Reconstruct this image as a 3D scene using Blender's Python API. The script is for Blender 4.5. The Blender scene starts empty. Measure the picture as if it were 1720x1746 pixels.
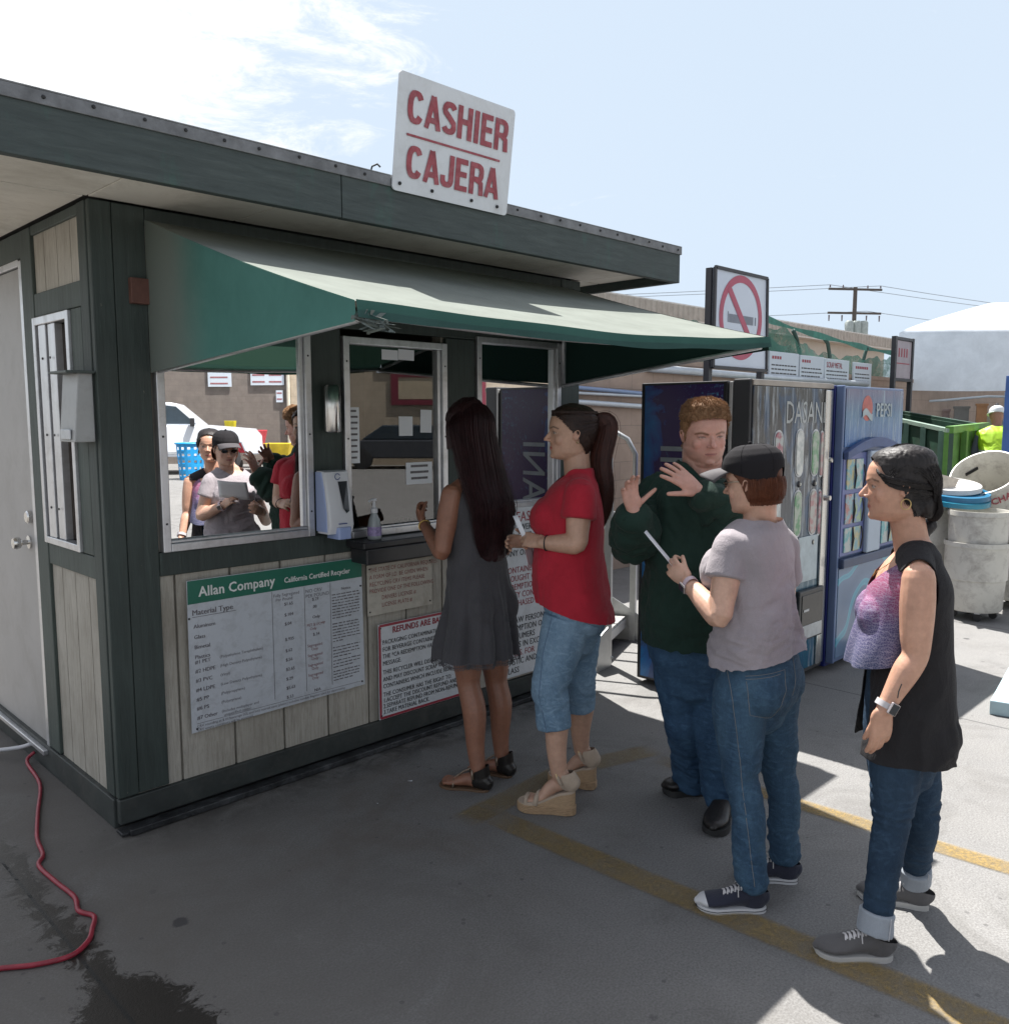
import bpy, bmesh, math, random
import numpy as np
from mathutils import Vector, Matrix, noise

SC = bpy.context.scene
rad = math.radians
V = Vector
# ------------------------------------------------------------------ camera
FPX, HORIZON, EYE = 1462.0, 710.0, 1.70
PITCH = math.atan((873 - HORIZON) / FPX)
YAW = rad(45)
cam_d = bpy.data.cameras.new('camera'); cam = bpy.data.objects.new('camera', cam_d)
SC.collection.objects.link(cam); SC.camera = cam
cam_d.sensor_fit = 'HORIZONTAL'; cam_d.sensor_width = 36.0
cam_d.lens = 36.0 * FPX / 1720
cam_d.clip_start = 0.05; cam_d.clip_end = 3000
cam.location = (0, 0, EYE)
cam.rotation_euler = (math.pi / 2 - PITCH, 0, YAW - math.pi / 2)
# ------------------------------------------------------------------ sky and sun
SUN = V((0.19, 0.475, 1.0)).normalized()
EL = math.asin(SUN.z); AZ = math.atan2(SUN.x, SUN.y)      # azimuth clockwise from +Y
W = bpy.data.worlds.new('World'); SC.world = W; W.use_nodes = True
nt = W.node_tree; nt.nodes.clear()
def N(t, kind, **k):
    n = t.nodes.new(kind)
    for a, b in k.items():
        if a.startswith('i_'):
            n.inputs[a[2:].replace('_', ' ')].default_value = b
        else: setattr(n, a, b)
    return n
out = N(nt, 'ShaderNodeOutputWorld'); bg = N(nt, 'ShaderNodeBackground')
sky = N(nt, 'ShaderNodeTexSky', sky_type='NISHITA', sun_disc=False, sun_elevation=EL, sun_rotation=AZ,
        air_density=1.0, dust_density=2.0, ozone_density=1.0, altitude=50)
SKY_STRENGTH = 0.10
bg.inputs['Strength'].default_value = SKY_STRENGTH
geo = N(nt, 'ShaderNodeTexCoord')
# thin wispy clouds laid over the sky direction, thicker towards the upper left
mp = N(nt, 'ShaderNodeMapping'); mp.inputs['Scale'].default_value = (1.0, 1.0, 3.2)
nt.links.new(geo.outputs['Generated'], mp.inputs['Vector'])
nz = N(nt, 'ShaderNodeTexNoise'); nz.inputs['Scale'].default_value = 7.0; nz.inputs['Detail'].default_value = 12; nz.inputs['Roughness'].default_value = 0.72
nz.inputs['Distortion'].default_value = 0.5
nt.links.new(mp.outputs[0], nz.inputs['Vector'])
dp = N(nt, 'ShaderNodeVectorMath', operation='DOT_PRODUCT')
cd = V((0.20, 0.86, 0.47)).normalized()                        # centre of the cloud bank
dp.inputs[1].default_value = cd
nt.links.new(geo.outputs['Generated'], dp.inputs[0])
mr = N(nt, 'ShaderNodeMapRange'); mr.inputs['From Min'].default_value = 0.875; mr.inputs['From Max'].default_value = 1.0
mr.inputs['To Min'].default_value = 0.0; mr.inputs['To Max'].default_value = 0.42
nt.links.new(dp.outputs['Value'], mr.inputs['Value'])
ad = N(nt, 'ShaderNodeMath', operation='ADD'); nt.links.new(nz.outputs['Fac'], ad.inputs[0]); nt.links.new(mr.outputs[0], ad.inputs[1])
cr = N(nt, 'ShaderNodeMapRange', interpolation_type='SMOOTHSTEP'); cr.inputs['From Min'].default_value = 0.62; cr.inputs['From Max'].default_value = 0.86
cr.inputs['To Max'].default_value = 0.95
nt.links.new(ad.outputs[0], cr.inputs['Value'])
# bright summer haze round the sun's side of the sky; the sky opposite the sun stays deep
hd = N(nt, 'ShaderNodeVectorMath', operation='DOT_PRODUCT'); hd.inputs[1].default_value = V((0.66, 0.72, 0.22)).normalized()
nt.links.new(geo.outputs['Generated'], hd.inputs[0])
hm = N(nt, 'ShaderNodeMapRange', interpolation_type='SMOOTHSTEP'); hm.inputs['From Min'].default_value = 0.15; hm.inputs['From Max'].default_value = 0.95
hm.inputs['To Min'].default_value = 0.0; hm.inputs['To Max'].default_value = 0.9; nt.links.new(hd.outputs['Value'], hm.inputs['Value'])
hz = N(nt, 'ShaderNodeMixRGB', blend_type='MIX'); hz.inputs[2].default_value = (2.75, 3.3, 3.95, 1)
hsv = N(nt, 'ShaderNodeHueSaturation'); hsv.inputs['Saturation'].default_value = 0.35; nt.links.new(sky.outputs[0], hsv.inputs['Color'])
sz = N(nt, 'ShaderNodeSeparateXYZ'); nt.links.new(geo.outputs['Generated'], sz.inputs[0])
he = N(nt, 'ShaderNodeMapRange', interpolation_type='SMOOTHSTEP'); he.inputs['From Min'].default_value = 0.48; he.inputs['From Max'].default_value = 0.80
he.inputs['To Min'].default_value = 1.0; he.inputs['To Max'].default_value = 0.25; nt.links.new(sz.outputs[2], he.inputs['Value'])
hq = N(nt, 'ShaderNodeMath', operation='MULTIPLY'); nt.links.new(hm.outputs[0], hq.inputs[0]); nt.links.new(he.outputs[0], hq.inputs[1])
nt.links.new(hq.outputs[0], hz.inputs[0]); nt.links.new(hsv.outputs[0], hz.inputs[1])
mx = N(nt, 'ShaderNodeMixRGB', blend_type='MIX'); mx.inputs[2].default_value = (4.9, 4.95, 5.0, 1)
nt.links.new(cr.outputs[0], mx.inputs[0]); nt.links.new(hz.outputs[0], mx.inputs[1])
nt.links.new(mx.outputs[0], bg.inputs['Color']); nt.links.new(bg.outputs[0], out.inputs['Surface'])
sl = bpy.data.lights.new('sun', 'SUN'); sl.energy = 5.0; sl.angle = rad(0.53); sl.color = (1.0, 0.965, 0.915)
so = bpy.data.objects.new('sun', sl); SC.collection.objects.link(so)
so.rotation_euler = SUN.to_track_quat('Z', 'Y').to_euler(); so.location = (3, 8, 14)
SC.view_settings.view_transform = 'Standard'; SC.view_settings.look = 'None'
SC.view_settings.exposure = 1.25; SC.view_settings.gamma = 1.0
try:
    SC.cycles.use_denoising = True; SC.cycles.denoiser = 'OPENIMAGEDENOISE'
except Exception: pass
SC.cycles.max_bounces = 8; SC.cycles.diffuse_bounces = 4; SC.cycles.glossy_bounces = 4
SC.cycles.transparent_max_bounces = 12; SC.cycles.sample_clamp_indirect = 6.0
SC.cycles.caustics_reflective = False; SC.cycles.caustics_refractive = False
# ------------------------------------------------------------------ materials
MATS = {}
def srgb(r, g=None, b=None):
    if g is None: r, g, b = r
    f = lambda c: ((c / 255) / 12.92 if c / 255 <= 0.04045 else (((c / 255) + 0.055) / 1.055) ** 2.4)
    return (f(r), f(g), f(b))
def newmat(name):
    m = bpy.data.materials.new(name); m.use_nodes = True
    t = m.node_tree; t.nodes.clear()
    o = N(t, 'ShaderNodeOutputMaterial'); p = N(t, 'ShaderNodeBsdfPrincipled')
    t.links.new(p.outputs[0], o.inputs['Surface'])
    return m, t, p, o
def rgba(c): return (c[0], c[1], c[2], 1.0)
def ramp(t, fac, stops):
    r = N(t, 'ShaderNodeValToRGB'); e = r.color_ramp.elements
    while len(e) > len(stops): e.remove(e[-1])
    while len(e) < len(stops): e.new(0.5)
    for i, (p, c) in enumerate(stops):
        e[i].position = p; e[i].color = rgba(c) if len(c) == 3 else c
    t.links.new(fac, r.inputs[0]); return r.outputs['Color']
def coords(t, scale=(1, 1, 1), kind='Object', rot=(0, 0, 0)):
    c = N(t, 'ShaderNodeTexCoord'); m = N(t, 'ShaderNodeMapping')
    m.inputs['Scale'].default_value = scale; m.inputs['Rotation'].default_value = rot
    t.links.new(c.outputs[kind], m.inputs['Vector']); return m.outputs[0]
def tex_noise(t, vec, scale=5, detail=6, rough=0.6, dist=0.0):
    n = N(t, 'ShaderNodeTexNoise'); n.inputs['Scale'].default_value = scale; n.inputs['Detail'].default_value = detail
    n.inputs['Roughness'].default_value = rough; n.inputs['Distortion'].default_value = dist
    t.links.new(vec, n.inputs['Vector']); return n.outputs['Fac']
def mixc(t, fac, a, b, blend='MIX'):
    m = N(t, 'ShaderNodeMixRGB', blend_type=blend)
    for i, x in ((0, fac), (1, a), (2, b)):
        if isinstance(x, (int, float)): m.inputs[i].default_value = x
        elif isinstance(x, tuple): m.inputs[i].default_value = rgba(x)
        else: t.links.new(x, m.inputs[i])
    return m.outputs[0]
def bump(t, p, h, strength=0.3, dist=0.01):
    b = N(t, 'ShaderNodeBump'); b.inputs['Strength'].default_value = strength; b.inputs['Distance'].default_value = dist
    t.links.new(h, b.inputs['Height'])
    t.links.new(b.outputs[0], p.inputs['Normal']); return b
def M(name, col, rough=0.6, metal=0.0, var=0.18, scale=6.0, bmp=0.1, bscale=60.0, stretch=(1, 1, 1), dirt=None, dirt_amt=0.4, dscale=3.0,
      spec=0.5, sheen=0.0, coat=0.0, sss=0.0, alpha=None):
    """painted / plain surface: base colour broken by noise, dirt blotches and a fine bump"""
    if name in MATS: return MATS[name]
    m, t, p, o = newmat(name)
    v = coords(t, stretch)
    n = tex_noise(t, v, scale, 8, 0.65)
    lo = tuple(c * (1 - var) for c in col); hi = tuple(min(1, c * (1 + var)) for c in col)
    c = ramp(t, n, [(0.3, lo), (0.7, hi)])
    if dirt is not None:
        d = tex_noise(t, coords(t), dscale, 10, 0.75, 0.4)
        f = ramp(t, d, [(0.48, (0, 0, 0)), (0.68, (dirt_amt,) * 3)])
        c = mixc(t, f, c, dirt)
    t.links.new(c, p.inputs['Base Color'])
    p.inputs['Roughness'].default_value = rough; p.inputs['Metallic'].default_value = metal
    p.inputs['Specular IOR Level'].default_value = spec
    if sheen: p.inputs['Sheen Weight'].default_value = sheen
    if coat: p.inputs['Coat Weight'].default_value = coat
    if sss:
        p.inputs['Subsurface Weight'].default_value = sss; p.inputs['Subsurface Radius'].default_value = (0.012, 0.004, 0.002)
        p.inputs['Subsurface Scale'].default_value = 0.6
    if bmp:
        h = tex_noise(t, v, bscale, 5, 0.7); bump(t, p, h, bmp, 0.004)
    MATS[name] = m; return m
# ------------------------------------------------------------------ object helpers
COL = SC.collection
ORG = {}
def setp(o, label=None, cat=None, group=None, kind=None):
    if label: o['label'] = label
    if cat: o['category'] = cat
    if group: o['group'] = group
    if kind: o['kind'] = kind
    return o
def thing(name, loc, label, cat, group=None):
    o = bpy.data.objects.new(name, None); COL.objects.link(o); o.location = loc; o.empty_display_size = 0.1
    ORG[o.name] = V(loc); return setp(o, label, cat, group)
class MB:
    def __init__(s): s.v = []; s.f = []; s.m = []; s.mi = 0
    def add(s, vs, fs):
        b = len(s.v); s.v += [tuple(x) for x in vs]; s.f += [tuple(b + i for i in f) for f in fs]; s.m += [s.mi] * len(fs); return s
    def box(s, x0, x1, y0, y1, z0, z1):
        if x0 > x1: x0, x1 = x1, x0
        if y0 > y1: y0, y1 = y1, y0
        if z0 > z1: z0, z1 = z1, z0
        return s.add([(x0, y0, z0), (x1, y0, z0), (x1, y1, z0), (x0, y1, z0), (x0, y0, z1), (x1, y0, z1), (x1, y1, z1), (x0, y1, z1)],
                     [(0, 3, 2, 1), (4, 5, 6, 7), (0, 1, 5, 4), (1, 2, 6, 5), (2, 3, 7, 6), (3, 0, 4, 7)])
    def obox(s, c, ax, ay, az, hx, hy, hz):
        c = V(c); ax, ay, az = V(ax).normalized() * hx, V(ay).normalized() * hy, V(az).normalized() * hz
        p = [c + ax * i + ay * j + az * k for k in (-1, 1) for (i, j) in ((-1, -1), (1, -1), (1, 1), (-1, 1))]
        return s.add(p, [(0, 3, 2, 1), (4, 5, 6, 7), (0, 1, 5, 4), (1, 2, 6, 5), (2, 3, 7, 6), (3, 0, 4, 7)])
    def bar(s, a, b, w, h, up=(0, 0, 1)):
        a, b = V(a), V(b); d = (b - a); L = d.length; d.normalize(); u = V(up)
        r = d.cross(u)
        if r.length < 1e-4: r = d.cross(V((1, 0, 0)))
        r.normalize(); u = r.cross(d)
        return s.obox((a + b) / 2, d, r, u, L / 2, w / 2, h / 2)
    def tube(s, pts, r, seg=8, caps=True):
        pts = [V(p) for p in pts]; n = len(pts); rr = r if isinstance(r, (list, tuple)) else [r] * n
        t0 = (pts[1] - pts[0]).normalized(); a = t0.orthogonal().normalized(); vs = []; fs = []
        for i, p in enumerate(pts):
            t = ((pts[min(i + 1, n - 1)] - pts[max(i - 1, 0)])).normalized()
            a = (a - t * a.dot(t)).normalized(); b = t.cross(a)
            for k in range(seg):
                th = 2 * math.pi * k / seg; vs.append(p + a * math.cos(th) * rr[i] + b * math.sin(th) * rr[i])
        for i in range(n - 1):
            for k in range(seg):
                k2 = (k + 1) % seg; fs.append((i * seg + k, i * seg + k2, (i + 1) * seg + k2, (i + 1) * seg + k))
        if caps: fs.append(tuple(range(seg))[::-1]); fs.append(tuple((n - 1) * seg + k for k in range(seg)))
        return s.add(vs, fs)
    def cyl(s, a, b, r0, r1=None, seg=20, caps=True): return s.tube([a, b], [r0, r0 if r1 is None else r1], seg, caps)
    def lathe(s, c, prof, seg=32, ax=None):
        """prof: (r, z) pairs turned round a vertical (or given) axis through c"""
        c = V(c); q = Matrix.Identity(3) if ax is None else V(ax).to_track_quat('Z', 'Y').to_matrix()
        vs = []; fs = []; n = len(prof)
        for (r, z) in prof:
            for k in range(seg):
                th = 2 * math.pi * k / seg; vs.append(c + q @ V((r * math.cos(th), r * math.sin(th), z)))
        for i in range(n - 1):
            for k in range(seg):
                k2 = (k + 1) % seg; fs.append((i * seg + k, i * seg + k2, (i + 1) * seg + k2, (i + 1) * seg + k))
        return s.add(vs, fs)
    def poly(s, pts, ext):
        """planar polygon extruded by vector ext"""
        n = len(pts); e = V(ext); p = [V(x) for x in pts]; vs = p + [x + e for x in p]
        fs = [tuple(range(n))[::-1], tuple(range(n, 2 * n))] + [(i, (i + 1) % n, n + (i + 1) % n, n + i) for i in range(n)]
        return s.add(vs, fs)
    def quad(s, a, b, c, d): return s.add([a, b, c, d], [(0, 1, 2, 3)])
    def sphere(s, c, r, seg=16, sc=(1, 1, 1)):
        c = V(c); vs = []; fs = []; nr = seg // 2
        for i in range(nr + 1):
            ph = math.pi * i / nr
            for k in range(seg):
                th = 2 * math.pi * k / seg
                vs.append(c + V((math.sin(ph) * math.cos(th) * r * sc[0], math.sin(ph) * math.sin(th) * r * sc[1], math.cos(ph) * r * sc[2])))
        for i in range(nr):
            for k in range(seg):
                k2 = (k + 1) % seg; fs.append((i * seg + k, (i + 1) * seg + k, (i + 1) * seg + k2, i * seg + k2))
        return s.add(vs, fs)
    def grid(s, fn, nu, nv):
        vs = [fn(i / nu, j / nv) for j in range(nv + 1) for i in range(nu + 1)]
        fs = [(j * (nu + 1) + i, j * (nu + 1) + i + 1, (j + 1) * (nu + 1) + i + 1, (j + 1) * (nu + 1) + i) for j in range(nv) for i in range(nu)]
        return s.add(vs, fs)
    def build(s, name, mats, parent=None, smooth=False, bevel=0, auto=None, solid=0, **pr):
        me = bpy.data.meshes.new(name); org = ORG[parent.name] if parent is not None else V((0, 0, 0))
        base = pr.pop('base', None)
        if parent is None and base is not None: org = V(base)
        me.from_pydata([(x - org.x, y - org.y, z - org.z) for x, y, z in s.v], [], s.f)
        if not isinstance(mats, (list, tuple)): mats = [mats]
        for m in mats: me.materials.append(m)
        if len(mats) > 1: me.polygons.foreach_set('material_index', s.m)
        bm = bmesh.new(); bm.from_mesh(me); bmesh.ops.recalc_face_normals(bm, faces=bm.faces); bm.to_mesh(me); bm.free()
        if smooth: me.polygons.foreach_set('use_smooth', [True] * len(me.polygons))
        o = bpy.data.objects.new(name, me); COL.objects.link(o)
        if parent is not None: o.parent = parent
        elif base is not None: o.location = base
        ORG[o.name] = org
        if smooth and auto:
            md = o.modifiers.new('edges', 'EDGE_SPLIT'); md.split_angle = rad(auto)
        if solid: md = o.modifiers.new('solid', 'SOLIDIFY'); md.thickness = solid
        if bevel:
            md = o.modifiers.new('bevel', 'BEVEL'); md.width = bevel; md.segments = 2; md.limit_method = 'ANGLE'; md.angle_limit = rad(50)
        setp(o, pr.get('label'), pr.get('cat'), pr.get('group'), pr.get('kind')); return o
def copy_tree(o, parent=None):
    c = o.copy(); COL.objects.link(c); ORG[c.name] = ORG.get(o.name, V((0, 0, 0)))
    if parent is not None: c.parent = parent
    for ch in o.children: copy_tree(ch, c)
    return c
_TX = {}
def text_mesh(body, size, bold=0.0, align='LEFT', xscale=1.0, spacing=1.0, line=1.0):
    cu = bpy.data.curves.new('t', 'FONT'); cu.body = body; cu.size = size; cu.offset = bold; cu.align_x = align
    cu.space_character = spacing; cu.space_line = line; cu.resolution_u = 2
    ob = bpy.data.objects.new('t', cu); COL.objects.link(ob)
    bpy.context.view_layer.update()
    me = bpy.data.meshes.new_from_object(ob.evaluated_get(bpy.context.evaluated_depsgraph_get()))
    vs = [(v.co.x * xscale, v.co.y) for v in me.vertices]; fs = [tuple(p.vertices) for p in me.polygons]
    bpy.data.objects.remove(ob); bpy.data.curves.remove(cu); bpy.data.meshes.remove(me)
    return vs, fs
def put_text(mb, body, o, ux, uy, size, off=0.0, bold=0.0, **k):
    """lay text on the plane through o with axes ux (right) and uy (up); bold strokes are overprinted"""
    vs, fs = text_mesh(body, size, **k); ux, uy = V(ux), V(uy); o = V(o); n = ux.cross(uy).normalized()
    q = [(0, 0)] if bold <= .0003 else ([(-bold, 0), (bold, 0)] if bold < .001 else [(-bold, 0), (bold, 0), (0, bold * .8), (0, -bold * .8), (-bold * .7, bold * .6), (bold * .7, -bold * .6)])
    for i, (dx, dy) in enumerate(q):
        mb.add([o + ux * (x + dx) + uy * (y + dy) + n * (off + i * .00012) for x, y in vs], fs)
    return mb
# ================================================================== materials of the place
def wood_paint(name, col, wear=(0.30, 0.27, 0.22), rough=0.62):
    if name in MATS: return MATS[name]
    m, t, p, o = newmat(name)
    v = coords(t, (1, 1, 0.09)); n = tex_noise(t, v, 45, 6, 0.7, 0.6)
    big = tex_noise(t, coords(t), 2.2, 8, 0.6)
    c = ramp(t, n, [(0.3, tuple(x * 0.6 for x in col)), (0.6, col), (0.8, tuple(x * 1.5 for x in col))])
    c = mixc(t, ramp(t, big, [(0.4, (0, 0, 0)), (0.75, (0.5,) * 3)]), c, tuple(x * 1.5 + 0.01 for x in col))
    chip = tex_noise(t, coords(t, (1, 1, 0.5)), 23, 12, 0.8)
    c = mixc(t, ramp(t, chip, [(0.655, (0, 0, 0)), (0.68, (0.8,) * 3)]), c, wear)
    t.links.new(c, p.inputs['Base Color']); p.inputs['Roughness'].default_value = rough
    bump(t, p, n, 0.45, 0.006); MATS[name] = m; return m
GREEN = wood_paint('dark_green_paint', (0.036, 0.050, 0.045))
GREEN2 = wood_paint('green_trim_paint', (0.052, 0.070, 0.062))
def siding_mat():
    m, t, p, o = newmat('beige_siding')
    v = coords(t, (1, 1, 0.07)); n = tex_noise(t, v, 90, 8, 0.75, 1.0)
    big = tex_noise(t, coords(t, (1, 1, 0.6)), 3.0, 9, 0.65)
    c = ramp(t, n, [(0.28, (0.24, 0.22, 0.185)), (0.5, (0.41, 0.385, 0.335)), (0.75, (0.50, 0.475, 0.42))])
    c = mixc(t, ramp(t, big, [(0.42, (0, 0, 0)), (0.8, (0.75,) * 3)]), c, (0.17, 0.15, 0.115))
    w = tex_noise(t, coords(t, (1, 1, 1)), 40, 10, 0.8, 2.0)
    c = mixc(t, ramp(t, w, [(0.60, (0, 0, 0)), (0.66, (0.45,) * 3)]), c, (0.16, 0.14, 0.11))
    t.links.new(c, p.inputs['Base Color']); p.inputs['Roughness'].default_value = 0.75; bump(t, p, n, 0.5, 0.006)
    return m
SIDING = siding_mat()
ALU = M('brushed_aluminium', (0.62, 0.63, 0.65), 0.38, 0.85, 0.08, 30, 0.08, 200, (1, 1, 0.05), (0.22, 0.2, 0.18), 0.35, 9)
DARKM = M('black_metal', (0.02, 0.021, 0.023), 0.5, 0.2, 0.2)
STEEL = M('stainless_steel', (0.66, 0.65, 0.63), 0.22, 1.0, 0.04, 20, 0.03, 300, (1, 1, 0.04))
GALV = M('galvanised_steel', (0.50, 0.52, 0.54), 0.45, 0.7, 0.15, 18, 0.1, 80, dirt=(0.2, 0.17, 0.14), dirt_amt=0.3)
WHITEP = M('white_sign_plate', (0.60, 0.63, 0.66), 0.42, 0, 0.03, 5, 0.03, 40, dirt=(0.36, 0.36, 0.36), dirt_amt=0.35, dscale=6)
BOARDW = M('grey_white_board', (0.50, 0.53, 0.57), 0.45, 0, 0.04, 5, 0.05, 60, dirt=(0.28, 0.29, 0.30), dirt_amt=0.45, dscale=14)
OLDSIGN = M('weathered_sign', (0.46, 0.43, 0.37), 0.6, 0, 0.1, 14, 0.06, 60, dirt=(0.28, 0.25, 0.2), dirt_amt=0.6, dscale=10)
REDL = M('faded_red_lettering', (0.27, 0.045, 0.06), 0.5, 0, 0.3, 30, 0.05, 60, dirt=(0.42, 0.2, 0.22), dirt_amt=0.5, dscale=22)
BLKL = M('black_lettering', (0.03, 0.03, 0.035), 0.5)
GREYL = M('worn_grey_lettering', (0.13, 0.12, 0.13), 0.6, 0, 0.4, 50)
WHTL = M('white_lettering', (0.66, 0.68, 0.66), 0.5)
GRNH = M('green_sign_header', (0.012, 0.13, 0.085), 0.45, 0, 0.1)
PAPER = M('paper', (0.72, 0.74, 0.78), 0.7, 0, 0.03, 6, 0.03, 30)
CREAM = M('cream_soffit', (0.80, 0.77, 0.70), 0.7, 0, 0.06, 3, 0.1, 120, dirt=(0.40, 0.36, 0.29), dirt_amt=0.5, dscale=2.5)
def concrete():
    m, t, p, o = newmat('stained_concrete')
    v = coords(t)
    a = tex_noise(t, v, 0.55, 10, 0.62, 0.3); b = tex_noise(t, v, 5.5, 12, 0.72, 0.5); f = tex_noise(t, v, 130, 4, 0.7)
    c = ramp(t, a, [(0.25, (0.150, 0.144, 0.135)), (0.5, (0.195, 0.189, 0.179)), (0.75, (0.235, 0.228, 0.216))])
    c = mixc(t, ramp(t, b, [(0.35, (0.6,) * 3), (0.62, (0, 0, 0))]), c, (0.150, 0.148, 0.146))
    c = mixc(t, 0.45, c, ramp(t, f, [(0.35, (0.07,) * 3), (0.65, (0.30,) * 3)]))
    blot = tex_noise(t, coords(t), 1.9, 12, 0.78, 0.9); c = mixc(t, ramp(t, blot, [(0.50, (0, 0, 0)), (0.72, (0.6,) * 3)]), c, (0.085, 0.080, 0.074))
    lite = tex_noise(t, coords(t, (1.3, 0.8, 1)), 3.6, 12, 0.8, 1.2); c = mixc(t, ramp(t, lite, [(0.58, (0, 0, 0)), (0.75, (0.4,) * 3)]), c, (0.30, 0.29, 0.275))
    # rusty brown film near the wall and the left corner
    rst = tex_noise(t, v, 1.7, 9, 0.7, 0.8)
    sep = N(t, 'ShaderNodeSeparateXYZ'); t.links.new(v, sep.inputs[0])
    def rng(src, a0, a1, b0=0.0, b1=1.0):
        r = N(t, 'ShaderNodeMapRange', interpolation_type='SMOOTHSTEP'); r.inputs['From Min'].default_value = a0; r.inputs['From Max'].default_value = a1
        r.inputs['To Min'].default_value = b0; r.inputs['To Max'].default_value = b1; t.links.new(src, r.inputs['Value']); return r.outputs[0]
    def mul(*xs):
        q = xs[0]
        for x in xs[1:]:
            k = N(t, 'ShaderNodeMath', operation='MULTIPLY')
            for i, y in enumerate((q, x)):
                if isinstance(y, float): k.inputs[i].default_value = y
                else: t.links.new(y, k.inputs[i])
            q = k.outputs[0]
        return q
    def absd(src, at):
        s = N(t, 'ShaderNodeMath', operation='SUBTRACT'); t.links.new(src, s.inputs[0]); s.inputs[1].default_value = at
        q = N(t, 'ShaderNodeMath', operation='ABSOLUTE'); t.links.new(s.outputs[0], q.inputs[0]); return q.outputs[0]
    X, Y = sep.outputs[0], sep.outputs[1]
    c = mixc(t, mul(rng(rst, 0.45, 0.7), rng(Y, 1.6, 2.8), rng(X, 3.4, 2.4), 0.5), c, (0.115, 0.085, 0.062))
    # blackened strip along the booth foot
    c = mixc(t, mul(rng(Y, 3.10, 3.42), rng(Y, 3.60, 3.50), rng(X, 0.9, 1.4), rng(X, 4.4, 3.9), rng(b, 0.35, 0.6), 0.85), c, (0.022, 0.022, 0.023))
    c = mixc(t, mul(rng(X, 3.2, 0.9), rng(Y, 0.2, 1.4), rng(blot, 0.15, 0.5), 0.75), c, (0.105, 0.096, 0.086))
    # round oil / gum spots
    vo = N(t, 'ShaderNodeTexVoronoi'); vo.inputs['Scale'].default_value = 2.3; t.links.new(v, vo.inputs['Vector'])
    wob = tex_noise(t, v, 28, 4, 0.6)
    sm = N(t, 'ShaderNodeMath', operation='MULTIPLY_ADD'); t.links.new(wob, sm.inputs[0]); sm.inputs[1].default_value = 0.07; t.links.new(vo.outputs['Distance'], sm.inputs[2])
    c = mixc(t, mul(rng(sm.outputs[0], 0.112, 0.088), 0.75), c, (0.035, 0.033, 0.035))
    vo2 = N(t, 'ShaderNodeTexVoronoi'); vo2.inputs['Scale'].default_value = 9.0; t.links.new(v, vo2.inputs['Vector'])
    c = mixc(t, mul(rng(vo2.outputs['Distance'], 0.085, 0.06), 0.5), c, (0.06, 0.057, 0.057))
    vo3 = N(t, 'ShaderNodeTexVoronoi'); vo3.inputs['Scale'].default_value = 4.3; t.links.new(v, vo3.inputs['Vector'])
    sm3 = N(t, 'ShaderNodeMath', operation='MULTIPLY_ADD'); t.links.new(wob, sm3.inputs[0]); sm3.inputs[1].default_value = 0.12; t.links.new(vo3.outputs['Distance'], sm3.inputs[2])
    c = mixc(t, mul(rng(sm3.outputs[0], 0.135, 0.110), rng(a, 0.42, 0.55), 0.6), c, (0.06, 0.056, 0.055))
    sm4 = tex_noise(t, coords(t, (1, 2.2, 1), rot=(0, 0, .6)), 16, 12, 0.85, 2.0)
    c = mixc(t, mul(rng(sm4, 0.60, 0.70), rng(b, 0.4, 0.6), 0.5), c, (0.075, 0.072, 0.068))
    # wet seep along the open joint at the left
    w1 = tex_noise(t, v, 9.5, 12, 0.85, 1.2)
    a1 = N(t, 'ShaderNodeMath', operation='MULTIPLY_ADD'); t.links.new(w1, a1.inputs[0]); a1.inputs[1].default_value = -0.50; t.links.new(absd(X, 0.86), a1.inputs[2])
    wide = rng(Y, 2.62, 2.38, 0.0, 0.11)
    a2 = N(t, 'ShaderNodeMath', operation='SUBTRACT'); t.links.new(a1.outputs[0], a2.inputs[0]); t.links.new(wide, a2.inputs[1])
    wet = mul(rng(a2.outputs[0], -0.205, -0.22), rng(Y, 4.6, 3.9))
    c = mixc(t, mul(wet, 0.9), c, (0.018, 0.015, 0.012))
    jt = rng(absd(X, 0.845), 0.008, 0.004)
    c = mixc(t, jt, c, (0.02, 0.02, 0.02))
    # saw-cut joints of the slab
    for axis, at in ((Y, -1.4), (X, 7.6), (Y, 0.15), (X, 5.15)):
        c = mixc(t, mul(rng(absd(axis, at), 0.009, 0.004), 0.7), c, (0.04, 0.04, 0.04))
    # fine hairline cracks
    vc = N(t, 'ShaderNodeTexVoronoi', feature='DISTANCE_TO_EDGE'); vc.inputs['Scale'].default_value = 0.55
    dn = N(t, 'ShaderNodeMixRGB', blend_type='ADD'); dn.inputs[0].default_value = 0.3
    nn = N(t, 'ShaderNodeTexNoise'); nn.inputs['Scale'].default_value = 2.5; nn.inputs['Detail'].default_value = 8; t.links.new(v, nn.inputs['Vector'])
    t.links.new(v, dn.inputs[1]); t.links.new(nn.outputs['Color'], dn.inputs[2]); t.links.new(dn.outputs[0], vc.inputs['Vector'])
    c = mixc(t, mul(rng(vc.outputs['Distance'], 0.0022, 0.001), rng(rst, 0.5, 0.62), 0.3), c, (0.09, 0.09, 0.09))
    t.links.new(c, p.inputs['Base Color'])
    rr = rng(wet, 0.0, 1.0, 0.8, 0.35); t.links.new(rr, p.inputs['Roughness']); p.inputs['Specular IOR Level'].default_value = 0.35
    bump(t, p, mixc(t, 0.5, f, b), 0.35, 0.006)
    return m
CONC = concrete()
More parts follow.
